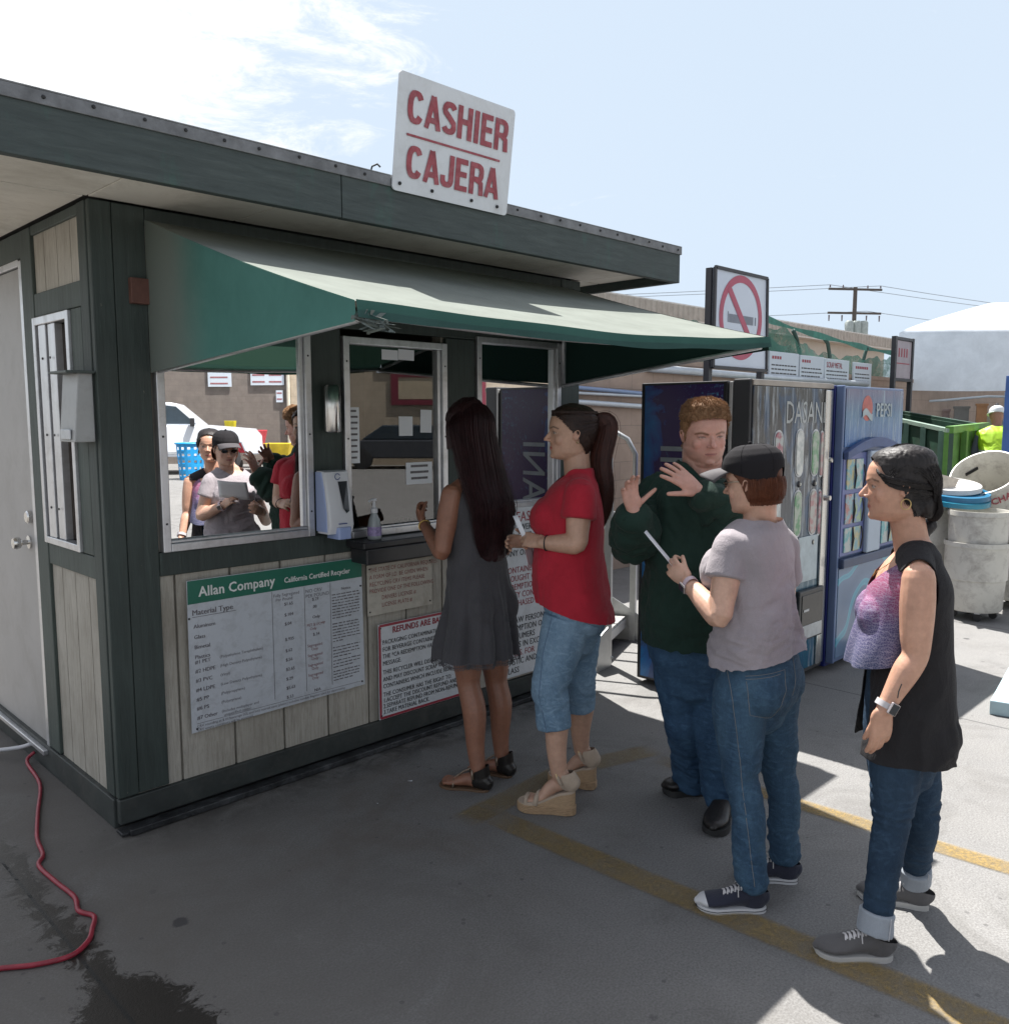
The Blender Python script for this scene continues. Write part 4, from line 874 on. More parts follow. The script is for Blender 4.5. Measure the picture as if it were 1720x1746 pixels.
m = MB(); m.box(NX0 + .03, NX1 - .02, NY0 + .0, NY0 + .011, .09, .695); m.build('lower_panel', swirl(), dr2, bevel=.003)
# ================================================================== yard behind: wall, pipes, netting, boards
WY = 5.80
m = MB(); m.box(XR + .05, 26, WY, WY + .2, 0, 2.30); m.box(XR + .05, 26, WY - .01, WY + .21, 2.30, 2.36)
m.build('block_wall', BLOCK, None, label='long pinkish concrete block wall running behind the booth and drinks machines', cat='wall', base=(12, WY, 0))
m = MB(); m.box(XR, 26, 10.2, 16, 0, 3.62); bd = thing('warehouse', (15, 12, 0), 'pale warehouse with low corrugated roof edge beyond the block wall', 'building')
m.build('wall', M('cream_wall', (.50, .47, .42), .8, 0, .08, 1), bd); m = MB(); m.box(XR - .3, 26.3, 9.9, 16.3, 3.62, 3.95); m.build('roof_edge', M('white_roof_edge', (.62, .61, .58), .7, 0, .05), bd)
m = MB(); m.grid(lambda u, v: (XR + 22 * u, 9.88 - .012 * (1 if int(u * 720) % 6 < 2 else -1), 3.66 + .26 * v), 720, 1)
m.build('roof_ribs', M('roof_rib', (.4, .37, .33), .7), bd)
PB = M('blue_grey_pipe', (.20, .27, .42), .4, .3, .1); PW = M('pale_pipe', (.48, .52, .56), .35, .3, .1)
for z, r, mt, lb in ((1.985, .022, PB, 'upper blue conduit along the block wall'), (1.925, .016, PW, 'thin middle conduit along the block wall'), (1.84, .028, PW, 'pale lower pipe curving along the block wall')):
    pts = [(XR + .1, WY - .05, z - .02), (6.5, WY - .05, z + .02), (8.0, WY - .05, z - .03 if r > .02 else z), (10, WY - .05, z - .02), (11.5, WY - .05, z)]
    m = MB(); m.tube(pts, r, 10); m.build('pipe', mt, None, smooth=True, label=lb, cat='pipe', group='pipes on the block wall', base=pts[0])
m = MB(); m.tube([(8.05, WY - .06, 2.24), (11, WY - .06, 2.22), (14, WY - .06, 2.22)], .045, 10); m.build('pipe', PW, None, smooth=True, label='thick pale pipe high on the block wall beyond the awning', cat='pipe', group='pipes on the block wall', base=(8.05, WY, 2.2))
# green windbreak netting, torn, on bent posts
def netting():
    mm, t, p, o = newmat('green_netting'); n = tex_noise(t, coords(t), 5, 10, .75); t.links.new(ramp(t, n, [(.3, (.03, .13, .095)), (.7, (.07, .22, .17))]), p.inputs['Base Color']); p.inputs['Roughness'].default_value = .8
    tr = N(t, 'ShaderNodeBsdfTransparent'); mx = N(t, 'ShaderNodeMixShader'); w = tex_noise(t, coords(t), 4.0, 8, .8)
    t.links.new(ramp(t, w, [(.40, (.55,) * 3), (.55, (.85,) * 3)]), mx.inputs[0]); t.links.new(tr.outputs[0], mx.inputs[1]); t.links.new(p.outputs[0], mx.inputs[2]); t.links.new(mx.outputs[0], o.inputs['Surface']); return mm
NET = netting(); net = thing('windbreak_fence', (12.5, WY + .1, 2.3), 'torn green windbreak netting sagging between bent posts on top of the block wall', 'fence')
def nt_top(x):
    xs_ = [8, 9.6, 10.8, 11.5, 12.1, 12.6, 13.4, 14.6, 15.6]; zs = [2.80, 2.86, 2.92, 2.90, 2.72, 2.66, 2.64, 2.66, 2.7]
    return float(np.interp(x, xs_, zs))
random.seed(12)
m = MB(); m.grid(lambda u, v: (8 + 7.6 * u, WY + .1 + .05 * math.sin(17 * u + 3 * v), 2.36 + (nt_top(8 + 7.6 * u) + .03 * math.sin(60 * u) + .02 * math.sin(131 * u) - 2.36) * v), 90, 6); m.build('netting', NET, net, smooth=True)
m = MB(); m.grid(lambda u, v: (10.7 + 4.6 * u, WY + .02 + .03 * math.sin(9 * u), 3.02 - .24 * u - .05 * math.sin(math.pi * u) + (v - .5) * (.07 + .03 * math.sin(19 * u + 1))), 60, 2); m.build('torn_strip', M('green_strip', (.05, .20, .155), .7, 0, .3, 9), net, smooth=True)
m = MB(); m.grid(lambda u, v: (10.7 + 1.3 * u ** 1.1, WY + .04 + .03 * math.sin(9 * u), 2.42 + (.44 - .30 * u + .05 * math.sin(11 * u)) * v), 24, 4); m.build('netting_flap', NET, net, smooth=True)
m = MB()
for x, t_ in ((10.72, .1), (11.95, -.35), (12.95, -.35), (14.2, .0)):
    m = MB(); m.tube([(x, WY + .09, 2.3), (x - .02, WY + .09, 2.62), (x + t_ * .5, WY + .06, 2.80), (x + t_, WY + .03, 2.97 - .05 * (x - 10.7))], .03, 8); m.build('post', M('dark_green_post', (.03, .07, .06), .5), net, smooth=True)
# white rule boards along the wall
SGN = M('white_board_far', (.55, .61, .68), .4, 0, .03)
labels = ['first white rule board on the block wall, nearest the no smoking sign', 'second white rule board along the block wall', 'white board headed SCRAP METAL in red on the block wall', 'last white rule board on the block wall, before the framed board']
for i, (x0, x1) in enumerate(((10.82, 11.66), (11.70, 12.46), (12.50, 13.34), (13.52, 14.20))):
    s_ = thing('rule_board', ((x0 + x1) / 2, WY - .03, 2.0), labels[i], 'sign', 'white boards along the block wall'); zt = 2.58 - .01 * i
    m = MB(); m.box(x0, x1, WY - .04, WY - .01, 1.98, zt); m.build('board', SGN, s_, bevel=.004)
    m = MB(); put_text(m, 'SCRAP METAL', (x0 + .05, WY - .042, zt - .13), UX, UZ, .115, 0, bold=.002, xscale=.75) if i == 2 else [m.box(x0 + .06 + .07 * k, x0 + .11 + .07 * k, WY - .0425, WY - .041, zt - .10, zt - .06) for k in range(7 if i == 3 else 4)]; m.build('heading', RED, s_)
    m = MB(); random.seed(i)
    for k in range(5):
        z = zt - .19 - k * .055; xx = x0 + .05
        while xx < x1 - .12: l = random.uniform(.04, .1); m.box(xx, xx + l, WY - .042, WY - .0405, z, z + .018); xx += l + .018
    m.build('text', BLKL, s_)
# no smoking sign on two posts
NS = 4.40; ns = thing('no_smoking_sign', (7.7, NS, 0), 'large white no smoking sign with red ring and slash behind the awning corner', 'sign')
m = MB(); m.poly([(7.17, NS, 2.165), (8.19, NS, 2.165), (8.15, NS, 3.085), (7.17, NS, 3.085)], (0, .02, 0)); m.build('board', M('white_sign_far', (.56, .62, .70), .4, 0, .03, 3), ns)
m = MB(); NM = M('sign_frame', (.03, .03, .035), .5)
for a, b in (((7.17, 2.165), (8.19, 2.165)), ((8.19, 2.165), (8.15, 3.085)), ((8.15, 3.085), (7.17, 3.085)), ((7.17, 3.085), (7.17, 2.165))): m.bar((a[0], NS - .004, a[1]), (b[0], NS - .004, b[1]), .03, .025, (0, 1, 0))
m.build('frame', NM, ns)
for x in (7.17, 8.17): m = MB(); m.box(x - .03, x + .03, NS + .0205, NS + .08, 0, 3.08 if x < 8 else 2.3); m.build('post', NM, ns)
m = MB(); cx, cz, R1, R2 = 7.665, 2.655, .405, .335; n_ = 56
def ringp(mb, cx, cz, r1, r2, y):
    vs = [(cx + r * math.cos(2 * math.pi * k / n_), y, cz + r * math.sin(2 * math.pi * k / n_)) for r in (r1, r2) for k in range(n_)]
    mb.add(vs, [(k, (k + 1) % n_, n_ + (k + 1) % n_, n_ + k) for k in range(n_)])
ringp(m, cx, cz, R1, R2, NS - .003); d_ = V((math.cos(rad(-48)), 0, math.sin(rad(-48)))); m.bar(V((cx, NS - .004, cz)) - d_ * .36, V((cx, NS - .004, cz)) + d_ * .36, .001, .075, (0, 0, 1)); m.build('ring_and_slash', M('sign_red', (.40, .07, .12), .45, 0, .1), ns)
m = MB(); m.box(7.44, 7.90, NS - .0022, NS - .001, 2.60, 2.68); m.box(7.93, 7.955, NS - .0022, NS - .001, 2.60, 2.68); m.box(7.415, 7.43, NS - .0022, NS - .001, 2.60, 2.70); m.build('cigarette', M('sign_grey', (.18, .2, .24), .5), ns)
# framed board on posts
fb = thing('framed_board', (14.7, WY - .35, 0), 'small dark framed notice board on two posts beside the tent', 'sign')
m = MB(); m.box(14.30, 14.98, WY - .37, WY - .34, 2.32, 2.92); m.build('board', M('grey_pink_board', (.34, .30, .33), .5, 0, .15, 4), fb)
m = MB(); bb = [(14.24, 14.31, 0, 2.98), (14.97, 15.04, 0, 2.98)]
for a, b, c, d_ in bb: m.box(a, b, WY - .39, WY - .32, c, d_)
m.box(14.311, 14.969, WY - .388, WY - .322, 2.93, 2.975); m.box(14.311, 14.969, WY - .388, WY - .322, 2.27, 2.315); m.build('frame', NM, fb)
m = MB(); [m.box(14.42 + .11 * k, 14.47 + .11 * k, WY - .3725, WY - .371, 2.66, 2.80) for k in range(4)]; m.box(14.36, 14.9, WY - .3725, WY - .371, 2.55, 2.565); m.build('lettering', RED, fb)
# utility pole with cross-arms, transformer and wires
up_ = thing('utility_pole', (59.4, 25.45, 0), 'far utility pole with two cross arms and a grey transformer', 'utility pole'); PM = M('pole_wood', (.10, .085, .075), .9)
px_, py_ = 59.4, 25.45; m = MB(); m.cyl((px_, py_, 0), (px_, py_, 10.5), .19, .13, 10); m.build('pole', PM, up_)
ad = V((.80, -.60, .0))
for z in (10.35, 8.75): m = MB(); m.bar(V((px_, py_, z)) - ad * 1.95, V((px_, py_, z)) + ad * 1.95, .11, .14); m.build('cross_arm', PM, up_)
m = MB()
for z in (10.45, 8.6):
    for k in (-1.85, -.9, .9, 1.85): m.cyl(V((px_, py_, z)) + ad * k, V((px_, py_, z + (.18 if z > 9 else -.4))) + ad * k, .06, .04, 8)
m.build('insulator', M('insulator_grey', (.16, .13, .14), .4), up_)
m = MB()
for dx in (-.55, .0, .5): m.lathe(V((px_, py_, 6.9)) + ad * dx + V((-.35, -.35, 0)), [(0, 0), (.28, 0), (.30, .05), (.30, 1.15), (.2, 1.28), (0, 1.3)], 14)
m.build('transformer', M('transformer_grey', (.36, .40, .38), .5), up_, smooth=True, auto=40)
for i, (z, k) in enumerate(((10.62, -1.85), (10.62, 1.85), (8.9, 0.9), (6.3, .2), (5.6, -.1))):
    a = V((px_, py_, z)) + ad * k; m = MB()
    for sgn, far in ((1, V((150, -12, z + .8))), (-1, V((-20, 120, z + 2)))):
        m.tube([a.lerp(far, t) - V((0, 0, 7 * t * (1 - t))) for t in np.linspace(0, 1, 24)], .022, 4)
    m.build('wire', M('wire_grey', (.30, .33, .36), .6), up_)
# brown wall under the tent, grey posts, clutter
m = MB(); m.box(14.8, 30, 8.2, 8.4, 0, 2.15); m.build('brown_wall', BLOCK2, None, label='brown block wall in shade beneath the white tent', cat='wall', base=(20, 8.2, 0))
tt = thing('canopy_tent', (17, 4.5, 0), 'large white fabric tent with hipped top over the dumpster area', 'tent')
TEN = canvas('tent_fabric', (.60, .63, .66), (.5, .52, .55), (.16, .19, .22))
# tent body: near face runs along ray-perpendicular direction
TA, TB = V((15.92, 6.0, 0)), V((19.92, 2.0, 0)); td = (TB - TA).normalized(); tn = V((.936, .352, 0))
L_ = (TB - TA).length
def tent(u, v):
    # v 0..1 skirt from bottom to eaves, 1..2 slope to the ridge
    b = TA + td * (L_ * u); zb = 2.17 - .02 * math.sin(7 * u) ; ze = 3.18 + .02 * math.sin(3.1 * u)
    if v <= 1: return b + tn * (.05 * math.sin(u * 14 + v * 6) * v * (1 - v) + .03 * math.sin((u - v * .3) * 31) * v * (1 - v)) + V((0, 0, zb + (ze - zb) * v))
    w = v - 1; q = b + tn * (1.2 * w); 
    q = q + td * (1.7 * w if u < .5 else 0) * max(0, 1 - u * 2)
    return q + V((0, 0, ze + .66 * (w ** .85)))
m = MB(); m.grid(lambda u, v: tent(u, v * 2), 60, 24); tp = m.build('roof_cover', TEN, tt, smooth=True)
m = MB(); m.grid(lambda u, v: TA + tn * (2.4 * u) + V((0, 0, 2.17 + 1.01 * v)), 8, 6); m.grid(lambda u, v: TA + tn * (1.2 * v + (1 - v) * 2.4 * u) + td * (1.7 * v) + V((0, 0, 3.18 + .66 * v ** .85)), 8, 6)
m.grid(lambda u, v: TA + tn * (2.4 - 1.2 * v) + td * (L_ * u + 1.7 * v * max(0, 1 - u * 2)) + V((0, 0, 3.18 + .66 * v ** .85)), 12, 6); m.build('end_panel', TEN, tt, smooth=True)
for s_ in (.0, 2.95, 5.4):
    for k_, h_ in ((.04, 2.5), (2.35, 3.1)): p_ = TA + td * s_ + tn * k_; m = MB(); m.cyl(p_, p_ + V((0, 0, h_)), .045, .045, 8); m.build('tent_pole', M('tent_pole_grey', (.20, .22, .24), .5, .3), tt)
P2 = TA + td * 3.25 + tn * .5; m = MB(); m.box(P2.x - .12, P2.x + .12, P2.y - .12, P2.y + .12, 0, 2.6); m.build('column', M('dark_column', (.05, .06, .06), .6), None, label='dark square column under the tent edge near the worker', cat='column', base=(P2.x, P2.y, 0))
P3 = TA + td * 4.8 + tn * .9; m = MB(); m.obox((P3.x, P3.y, 1.1), td, tn, (0, 0, 1), 1.35, .05, 1.1); m.build('grey_partition', M('grey_brown_sheet', (.20, .175, .145), .7, 0, .06), None, label='plain grey brown partition behind the worker under the tent', cat='partition', base=(P3.x, P3.y, 0))
for (s_, t_, w_, h_, c_, lb) in ((1.0, 1.6, .35, 1.75, (.30, .29, .22), 'pale green upright panel leaning under the tent'), (.35, 1.5, .28, 1.85, (.16, .16, .15), 'grey upright locker under the tent'), (-.0, 2.2, .3, 1.8, (.45, .33, .3), 'pinkish box stacked beneath the tent'), (.72, 1.3, .2, 1.9, (.33, .17, .08), 'orange brown plywood sheet beneath the tent')):
    p_ = TA + td * (s_ + .9) + tn * (t_ * .6); m = MB(); m.obox((p_.x, p_.y, h_ / 2), td, tn, (0, 0, 1), w_ / 2, .06, h_ / 2); m.obox((p_.x, p_.y, h_ + .02), td, tn, (0, 0, 1), w_ / 2 + .02, .08, .02); m.build('storage_panel', M('storage_' + lb.split()[0], c_, .7), None, label=lb, cat='panel', group='storage under the tent', base=(p_.x, p_.y, 0))
m = MB(); pp = [TA + td * a + tn * .7 + V((0, 0, b)) for a, b in ((.1, 1.95), (.9, 2.0), (1.7, 2.07), (2.4, 2.06), (2.9, 1.85))]; m.tube(pp, .022, 8); m.build('pipe', PW, None, smooth=True, label='pale pipe bent under the tent above the dumpster', cat='pipe', base=tuple(pp[0]))
m = MB(); p_ = TA + td * 2.05 + tn * .7; m.cyl(p_, p_ + V((0, 0, 2.15)), .03, .03, 8); m.build('pipe', PW, None, label='upright pale pipe under the tent behind the dumpster', cat='pipe', base=tuple(p_))
# green roll-off dumpster
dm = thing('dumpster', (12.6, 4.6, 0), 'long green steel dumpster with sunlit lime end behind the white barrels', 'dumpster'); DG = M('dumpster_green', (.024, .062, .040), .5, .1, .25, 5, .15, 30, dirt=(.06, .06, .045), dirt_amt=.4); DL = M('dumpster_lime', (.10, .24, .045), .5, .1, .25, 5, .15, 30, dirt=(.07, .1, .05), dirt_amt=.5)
DN, DL_, DR, DF = V((11.79, 3.76, 1.50)), V((13.06, 5.04, 1.67)), V((13.55, 3.84, 1.54)), V((14.84, 5.67, 1.78))
def flat(p, z=0): return V((p.x, p.y, z))
def panel(mb, a, b, t_in, z0=.12):
    n = (flat(b) - flat(a)).cross(UZ).normalized(); c_ = (flat(DN) + flat(DF)) / 2; n = n if n.dot(c_ - flat(a)) > 0 else -n
    mb.poly([flat(a, z0), flat(b, z0), b, a], n * t_in); return n
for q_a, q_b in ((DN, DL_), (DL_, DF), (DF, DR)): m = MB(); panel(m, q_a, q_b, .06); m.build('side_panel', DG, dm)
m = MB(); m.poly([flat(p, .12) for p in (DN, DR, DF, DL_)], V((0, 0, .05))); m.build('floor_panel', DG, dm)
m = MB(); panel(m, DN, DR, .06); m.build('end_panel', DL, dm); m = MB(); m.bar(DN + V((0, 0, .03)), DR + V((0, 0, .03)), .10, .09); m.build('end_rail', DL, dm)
RL = M('dumpster_rail', (.20, .27, .22), .5, .2)
for q_a, q_b in ((DN, DL_), (DL_, DF), (DF, DR)): m = MB(); m.bar(q_a + V((0, 0, .02)), q_b + V((0, 0, .02)), .07, .05); m.build('top_rail', RL if q_a is DN else DG, dm)
for k in range(4): q = DN.lerp(DL_, .1 + k * .27); m = MB(); nn_ = V((-.7, .7, 0)); m.bar(flat(q, .12) + V((-.05, -.02, 0)), flat(q, q.z) + V((-.05, -.02, 0)), .07, .07); m.build('rib', M('dumpster_rib', (.09, .16, .12), .5, .1), dm)
for k in range(2): q = DN.lerp(DR, .3 + k * .4); m = MB(); m.bar(flat(q, .12) + V((.0, -.05, 0)), flat(q, q.z) + V((.0, -.05, 0)), .07, .07); m.build('end_rib', DL, dm)
# second lower dumpster edge in front
m = MB(); g0 = V((9.9, 4.75, 0)); dn = thing('skip_bin', (10.6, 4.6, 0), 'dark open steel skip between the blue machine and the green dumpster', 'skip'); m.poly([g0, g0 + V((1.1, -.55, 0)), g0 + V((1.1, -.55, 1.28)), g0 + V((0, 0, 1.45))], (.25, .6, 0)); m.build('body', M('skip_grey_green', (.06, .09, .075), .6, 0, .2), dn); m = MB(); m.bar(g0 + V((0, 0, 1.46)), g0 + V((1.1, -.55, 1.29)), .06, .05); m.build('rim', GALV, dn)
# white barrels
BAR = M('white_drum', (.56, .545, .49), .5, 0, .06, 5, .08, 30, dirt=(.22, .19, .17), dirt_amt=.65, dscale=7); CAS = M('caster_black', (.03, .03, .03), .6)
def barrel(cx, cy, r, h, z0=0.0, label='', casters=True, upper=False):
    b_ = thing('waste_barrel', (cx, cy, z0), label, 'barrel', 'white plastic waste barrels')
    m = MB(); prof = [(0, .0), (r * .84, 0), (r * .88, .02), (r * .93, h * .45), (r * .975, h * .46), (r * .985, h * .9), (r, h * .93), (r * 1.035, h * .935), (r * 1.035, h), (r * .99, h), (r * .97, h * .95), (r * .90, h * .5), (r * .86, .05), (0, .04)]
    m.lathe((cx, cy, z0 + (.08 if casters else 0)), prof, 40); m.build('drum', BAR, b_, smooth=True, auto=40)
    if casters:
        for k in range(4):
            a = k * math.pi / 2 + .5; q = V((cx + r * .62 * math.cos(a), cy + r * .62 * math.sin(a), z0)); m = MB(); m.lathe(q + V((-.012, 0, .032)), [(0, 0), (.032, 0), (.032, .024), (0, .024)], 14, (1, 0, 0)); w_ = m.build('caster', CAS, b_); m = MB(); m.box(q.x - .02, q.x + .02, q.y - .02, q.y + .02, .064, .085); m.build('caster_fork', GALV, w_)
    return b_
bA = barrel(7.87, 2.24, .245, .58, label='white plastic barrel on casters nearest the camera with a second barrel nested in it')
bB = barrel(7.87, 2.24, .228, .62, z0=.30, casters=False, label='upper white barrel nested inside the front barrel, open rim showing')
bC = barrel(8.62, 2.13, .26, .76, label='white barrel on casters at the right edge of the photo behind the front one')
# tilted barrel lying on the others, open mouth to the camera
tb = thing('waste_barrel', (8.55, 2.15, 1.0), 'large dirty white barrel lying tilted with open mouth and red letters below the rim', 'barrel', 'white plastic waste barrels')
ax = V((-.65, .10, .75)).normalized(); tc = V((8.36, 2.36, 1.21)); m = MB(); r = .275; h = .66
m.lathe(tc - ax * h, [(0, .0), (r * .78, 0), (r * .83, .03), (r * .93, h * .6), (r * .97, h - .05), (r * 1.03, h - .04), (r * 1.03, h), (r * .985, h), (r * .95, h - .06), (r * .88, h * .5), (r * .79, .05), (0, .04)], 44, ax); m.build('drum', BAR, tb, smooth=True, auto=40)
m = MB(); qx = ax.to_track_quat('Z', 'Y').to_matrix(); vs, fs = text_mesh('DISCHARGE', .10, bold=.002, xscale=.85)
dirs = [(2 * math.pi * k / 90) for k in range(90)]
cr_ = V((1, -1, 0)).normalized(); cc = (V((-.7, -.7, -.2)) - ax * V((-.7, -.7, -.2)).dot(ax)).normalized(); ss = ax.cross(cc); 
if ss.dot(cr_) < 0: ss = -ss
m.add([tc - ax * (.16 - b) + (cc * math.cos((a - .26) / r) + ss * math.sin((a - .26) / r)) * (r * .985) for a, b in vs], fs); m.build('lettering', M('drum_red', (.35, .06, .08), .6), tb)
m = MB(); q_ = tc - ax * .14 - cc * (r * .93); m.obox(q_ - cc * .0 + cc * .012, ss, ax, cc, .06, .014, .004); m.build('hand_slot', BLK, tb)
bD = barrel(8.15, 2.75, .28, .86, label='white barrel half hidden behind the stacked lids')
def lid(c, r, mt, lb, tilt=(0, 0, 1)):
    m = MB(); m.lathe(c, [(0, .035), (r * .7, .038), (r * .86, .02), (r * .9, .045), (r, .04), (r * 1.02, .0), (r * .99, .0), (r * .95, .025), (0, .022)], 36, tilt); return m.build('barrel_lid', mt, None, smooth=True, auto=50, label=lb, cat='lid', group='lids stacked on the barrels', base=tuple(c))
lid((8.05, 2.52, 1.02), .30, M('blue_lid', (.01, .13, .25), .35, 0, .15), 'blue lid lying on the barrel behind the front one', (-.1, -.12, 1)); lid((8.08, 2.58, 1.075), .28, M('white_lid', (.55, .54, .52), .45, 0, .08), 'white lid resting on top of the blue lid', (-.12, -.1, 1))
lid((8.02, 2.50, .965), .29, M('teal_lid', (.02, .20, .30), .35, 0, .15), 'teal lid under the blue lid on the barrel', (-.08, -.12, 1))
m = MB(); m.add([(7.78, 2.62, 1.02), (8.02, 2.46, 1.16), (7.92, 2.50, .96), (7.84, 2.55, .80), (7.74, 2.66, .84), (7.70, 2.68, 1.26)], [(5, 1, 2, 0), (0, 2, 3, 4)]); m.build('cardboard_sheet', M('dirty_card', (.50, .45, .38), .8, 0, .2, 20), None, solid=.004, label='torn pale cardboard sheet leaning against the barrels', cat='cardboard', base=(7.8, 2.6, .8))
# pale blue slab and blue post at the right edge
m = MB(); m.poly([(5.33, 1.40, 0), (6.15, 1.52, 0), (6.35, .75, 0), (5.5, .6, 0)], (0, 0, .085)); m.build('scale_platform', M('pale_blue_steel', (.34, .46, .50), .5, .1, .1, 5, .1, 30, dirt=(.25, .3, .3), dirt_amt=.4), None, bevel=.006, label='pale blue steel platform lying on the ground at the right edge', cat='platform', base=(5.7, 1.2, 0))
m = MB(); m.box(10.03, 10.11, 2.60, 2.68, .04, 2.12); bp = m.build('blue_post', M('blue_paint', (.05, .12, .34), .45), None, bevel=.004, label='narrow blue post at the right edge before the worker', cat='post', base=(10.07, 2.64, 0)); m = MB(); m.box(9.95, 10.18, 2.52, 2.75, 0, .039); m.build('foot_plate', M('blue_paint', ()), bp)
# aluminium access stair
st = thing('access_stair', (4.9, 4.1, 0), 'small aluminium stair with checker plate treads and handrails behind the booth corner', 'stair'); AL2 = M('dull_aluminium', (.56, .57, .57), .42, .6, .08, 20, .1, 100); 
def checker():
    mm, t, p, o = newmat('checker_plate'); v = coords(t, (1, 1, 1), rot=(0, 0, .785)); w = N(t, 'ShaderNodeTexChecker'); w.inputs['Scale'].default_value = 42; t.links.new(v, w.inputs['Vector']); t.links.new(mixc(t, w.outputs['Fac'], (.30, .31, .31), (.62, .62, .60)), p.inputs['Base Color']); p.inputs['Metallic'].default_value = .6; p.inputs['Roughness'].default_value = .4; bump(t, p, w.outputs['Fac'], .5, .004); return mm
CHK = checker(); sx = V((4.56, 3.56, 0))                    # foot of the near post
ex, ey = V((.92, .39, 0)).normalized(), V((-.39, .92, 0)).normalized()        # tread width, climbing direction
for k in range(4):
    z = .17 + k * .19; q = sx + ey * (.05 + .26 * k); m = MB(); m.obox(q + ex * .36 + ey * .12 + V((0, 0, z)), ex, ey, (0, 0, 1), .335, .12, .018); m.build('tread', CHK, st, bevel=.003)
    m = MB(); m.obox(q + ex * .36 + V((0, 0, z - .035)), ex, ey, (0, 0, 1), .335, .006, .032); m.build('tread_lip', AL2, st)
for s_ in (0, .72):
    m = MB(); q = sx + ex * s_
    if s_: m.poly([q - ey * .10, q + ey * .18, q + ey * 1.12 + V((0, 0, .68)), q + ey * 1.12 + V((0, 0, .86)), q - ey * .02 + V((0, 0, .22)), q - ey * .10 + V((0, 0, .14))], ex * .006)
    else: m.bar(q - ey * .02 + V((0, 0, .03)), q + ey * 1.12 + V((0, 0, .80)), .012, .07); m.poly([q - ex * .02 - ey * .03, q - ex * .20 + ey * .02, q - ex * .20 + ey * .02 + V((0, 0, .22)), q - ex * .02 - ey * .03 + V((0, 0, .30))], ey * .006)
    m.build('stringer', AL2, st)
    m = MB(); m.bar(q, q + V((0, 0, 1.15)), .045, .045, tuple(ey)); m.build('post', AL2, st)
    m = MB(); m.tube([q + V((0, 0, 1.0)), q + V((0, 0, 1.42)), q + ey * .06 + V((0, 0, 1.53)), q + ey * .18 + V((0, 0, 1.60)), q + ey * 1.1 + V((0, 0, 1.62))], .019, 8); m.tube([q + ey * .9 + V((0, 0, .7)), q + ey * .9 + V((0, 0, 1.6))], .014, 8); m.tube([q + V((0, 0, .95)), q + ey * 1.1 + V((0, 0, 1.1))], .014, 8); m.build('handrail', AL2, st, smooth=True)
m = MB(); m.obox(sx + ex * .36 + ey * 1.35 + V((0, 0, .93)), ex, ey, (0, 0, 1), .36, .3, .02); m.build('landing', CHK, st)
m = MB()
for s_ in (0, .72): m.tube([sx + ex * s_ + ey * 1.62, sx + ex * s_ + ey * 1.62 + V((0, 0, .91))], .02, 8)
m.tube([sx + ey * 1.6, sx + ex * .72 + ey * 1.6 + V((0, 0, .8))], .012, 8); m.build('back_leg', AL2, st)
# ================================================================== behind the camera: what the mirrored windows show
def mirror_pt(x, z=0): pass
WD = V((.707, .707, 0)); wn = V((-.707, .707, 0)); wc = V((13.8, -21.8, 0))
def wseg(a, b, z0, z1, t0=0, t1=.3): 
    m = MB(); m.poly([wc + WD * a + wn * -t1 + V((0, 0, z0)), wc + WD * b + wn * -t1 + V((0, 0, z0)), wc + WD * b + wn * -t1 + V((0, 0, z1)), wc + WD * a + wn * -t1 + V((0, 0, z1))], wn * (t1 - t0)); return m
wseg(-24, 1.35, 0, 5.2).build('yard_wall', BLOCKG, None, label='dirty grey block wall across the yard seen in the mirrored window', cat='wall', base=tuple(wc))  # dark grey here is shade painted into the block colour, not dirt
wseg(1.36, 16, 0, 4.4).build('yard_wall', block_mat('cream_block', (.50, .42, .32), (.46, .39, .30), (.3, .25, .2)), None, label='cream block wall right of the pale pipe across the yard', cat='wall', base=tuple(wc + WD * 5))
m = MB(); q = wc + WD * 1.3 + wn * .08; m.cyl(q, q + V((0, 0, 4.6)), .07, .07, 10); m.build('pipe', M('cream_pipe', (.5, .46, .38), .5), None, label='upright cream downpipe on the yard wall across from the booth', cat='pipe', base=tuple(q))
def wsign(a, b, z0, z1, lb, rows=3, cols=2):
    s_ = thing('yard_sign', tuple(wc + WD * a + wn * .05), lb, 'sign', 'white signs on the far yard wall'); m = MB(); m.poly([wc + WD * a + wn * .04 + V((0, 0, z0)), wc + WD * b + wn * .04 + V((0, 0, z0)), wc + WD * b + wn * .04 + V((0, 0, z1)), wc + WD * a + wn * .04 + V((0, 0, z1))], wn * .02); m.build('board', SGN, s_)
    m = MB(); random.seed(int(abs(a) * 10)); 
    for r_ in range(rows):
        for c_ in range(cols):
            a0 = a + (b - a) * (c_ + .1) / cols; w_ = (b - a) / cols * .75; z = z1 - (r_ + .75) * (z1 - z0) / rows
            p_ = wc + WD * (a0 + w_ / 2) + wn * .062 + V((0, 0, z + .06)); m.obox(p_, WD, (0, 0, 1), wn, w_ / 2, (z1 - z0) / rows * .12, .002)
    m.build('text', M('sign_print', (.3, .12, .13), .6, 0, .8, 40), s_); return s_
wsign(-1.6, -.75, 2.75, 3.62, 'small white sign left on the dark yard wall', 4, 1); wsign(-.05, 1.15, 2.8, 3.75, 'wide white price sign on the dark yard wall', 4, 2); wsign(.85, 1.1, 2.2, 2.62, 'small white notice below the wide price sign', 2, 1)
wsign(1.75, 2.9, 3.2, 3.75, 'white sign with red print on the cream yard wall', 2, 2); wsign(2.45, 2.85, 2.2, 3.1, 'narrow white sheet on the cream yard wall', 3, 1)
wsign(6.2, 10.6, 3.2, 3.95, 'long white sign over the maroon framed board across the yard', 3, 4)
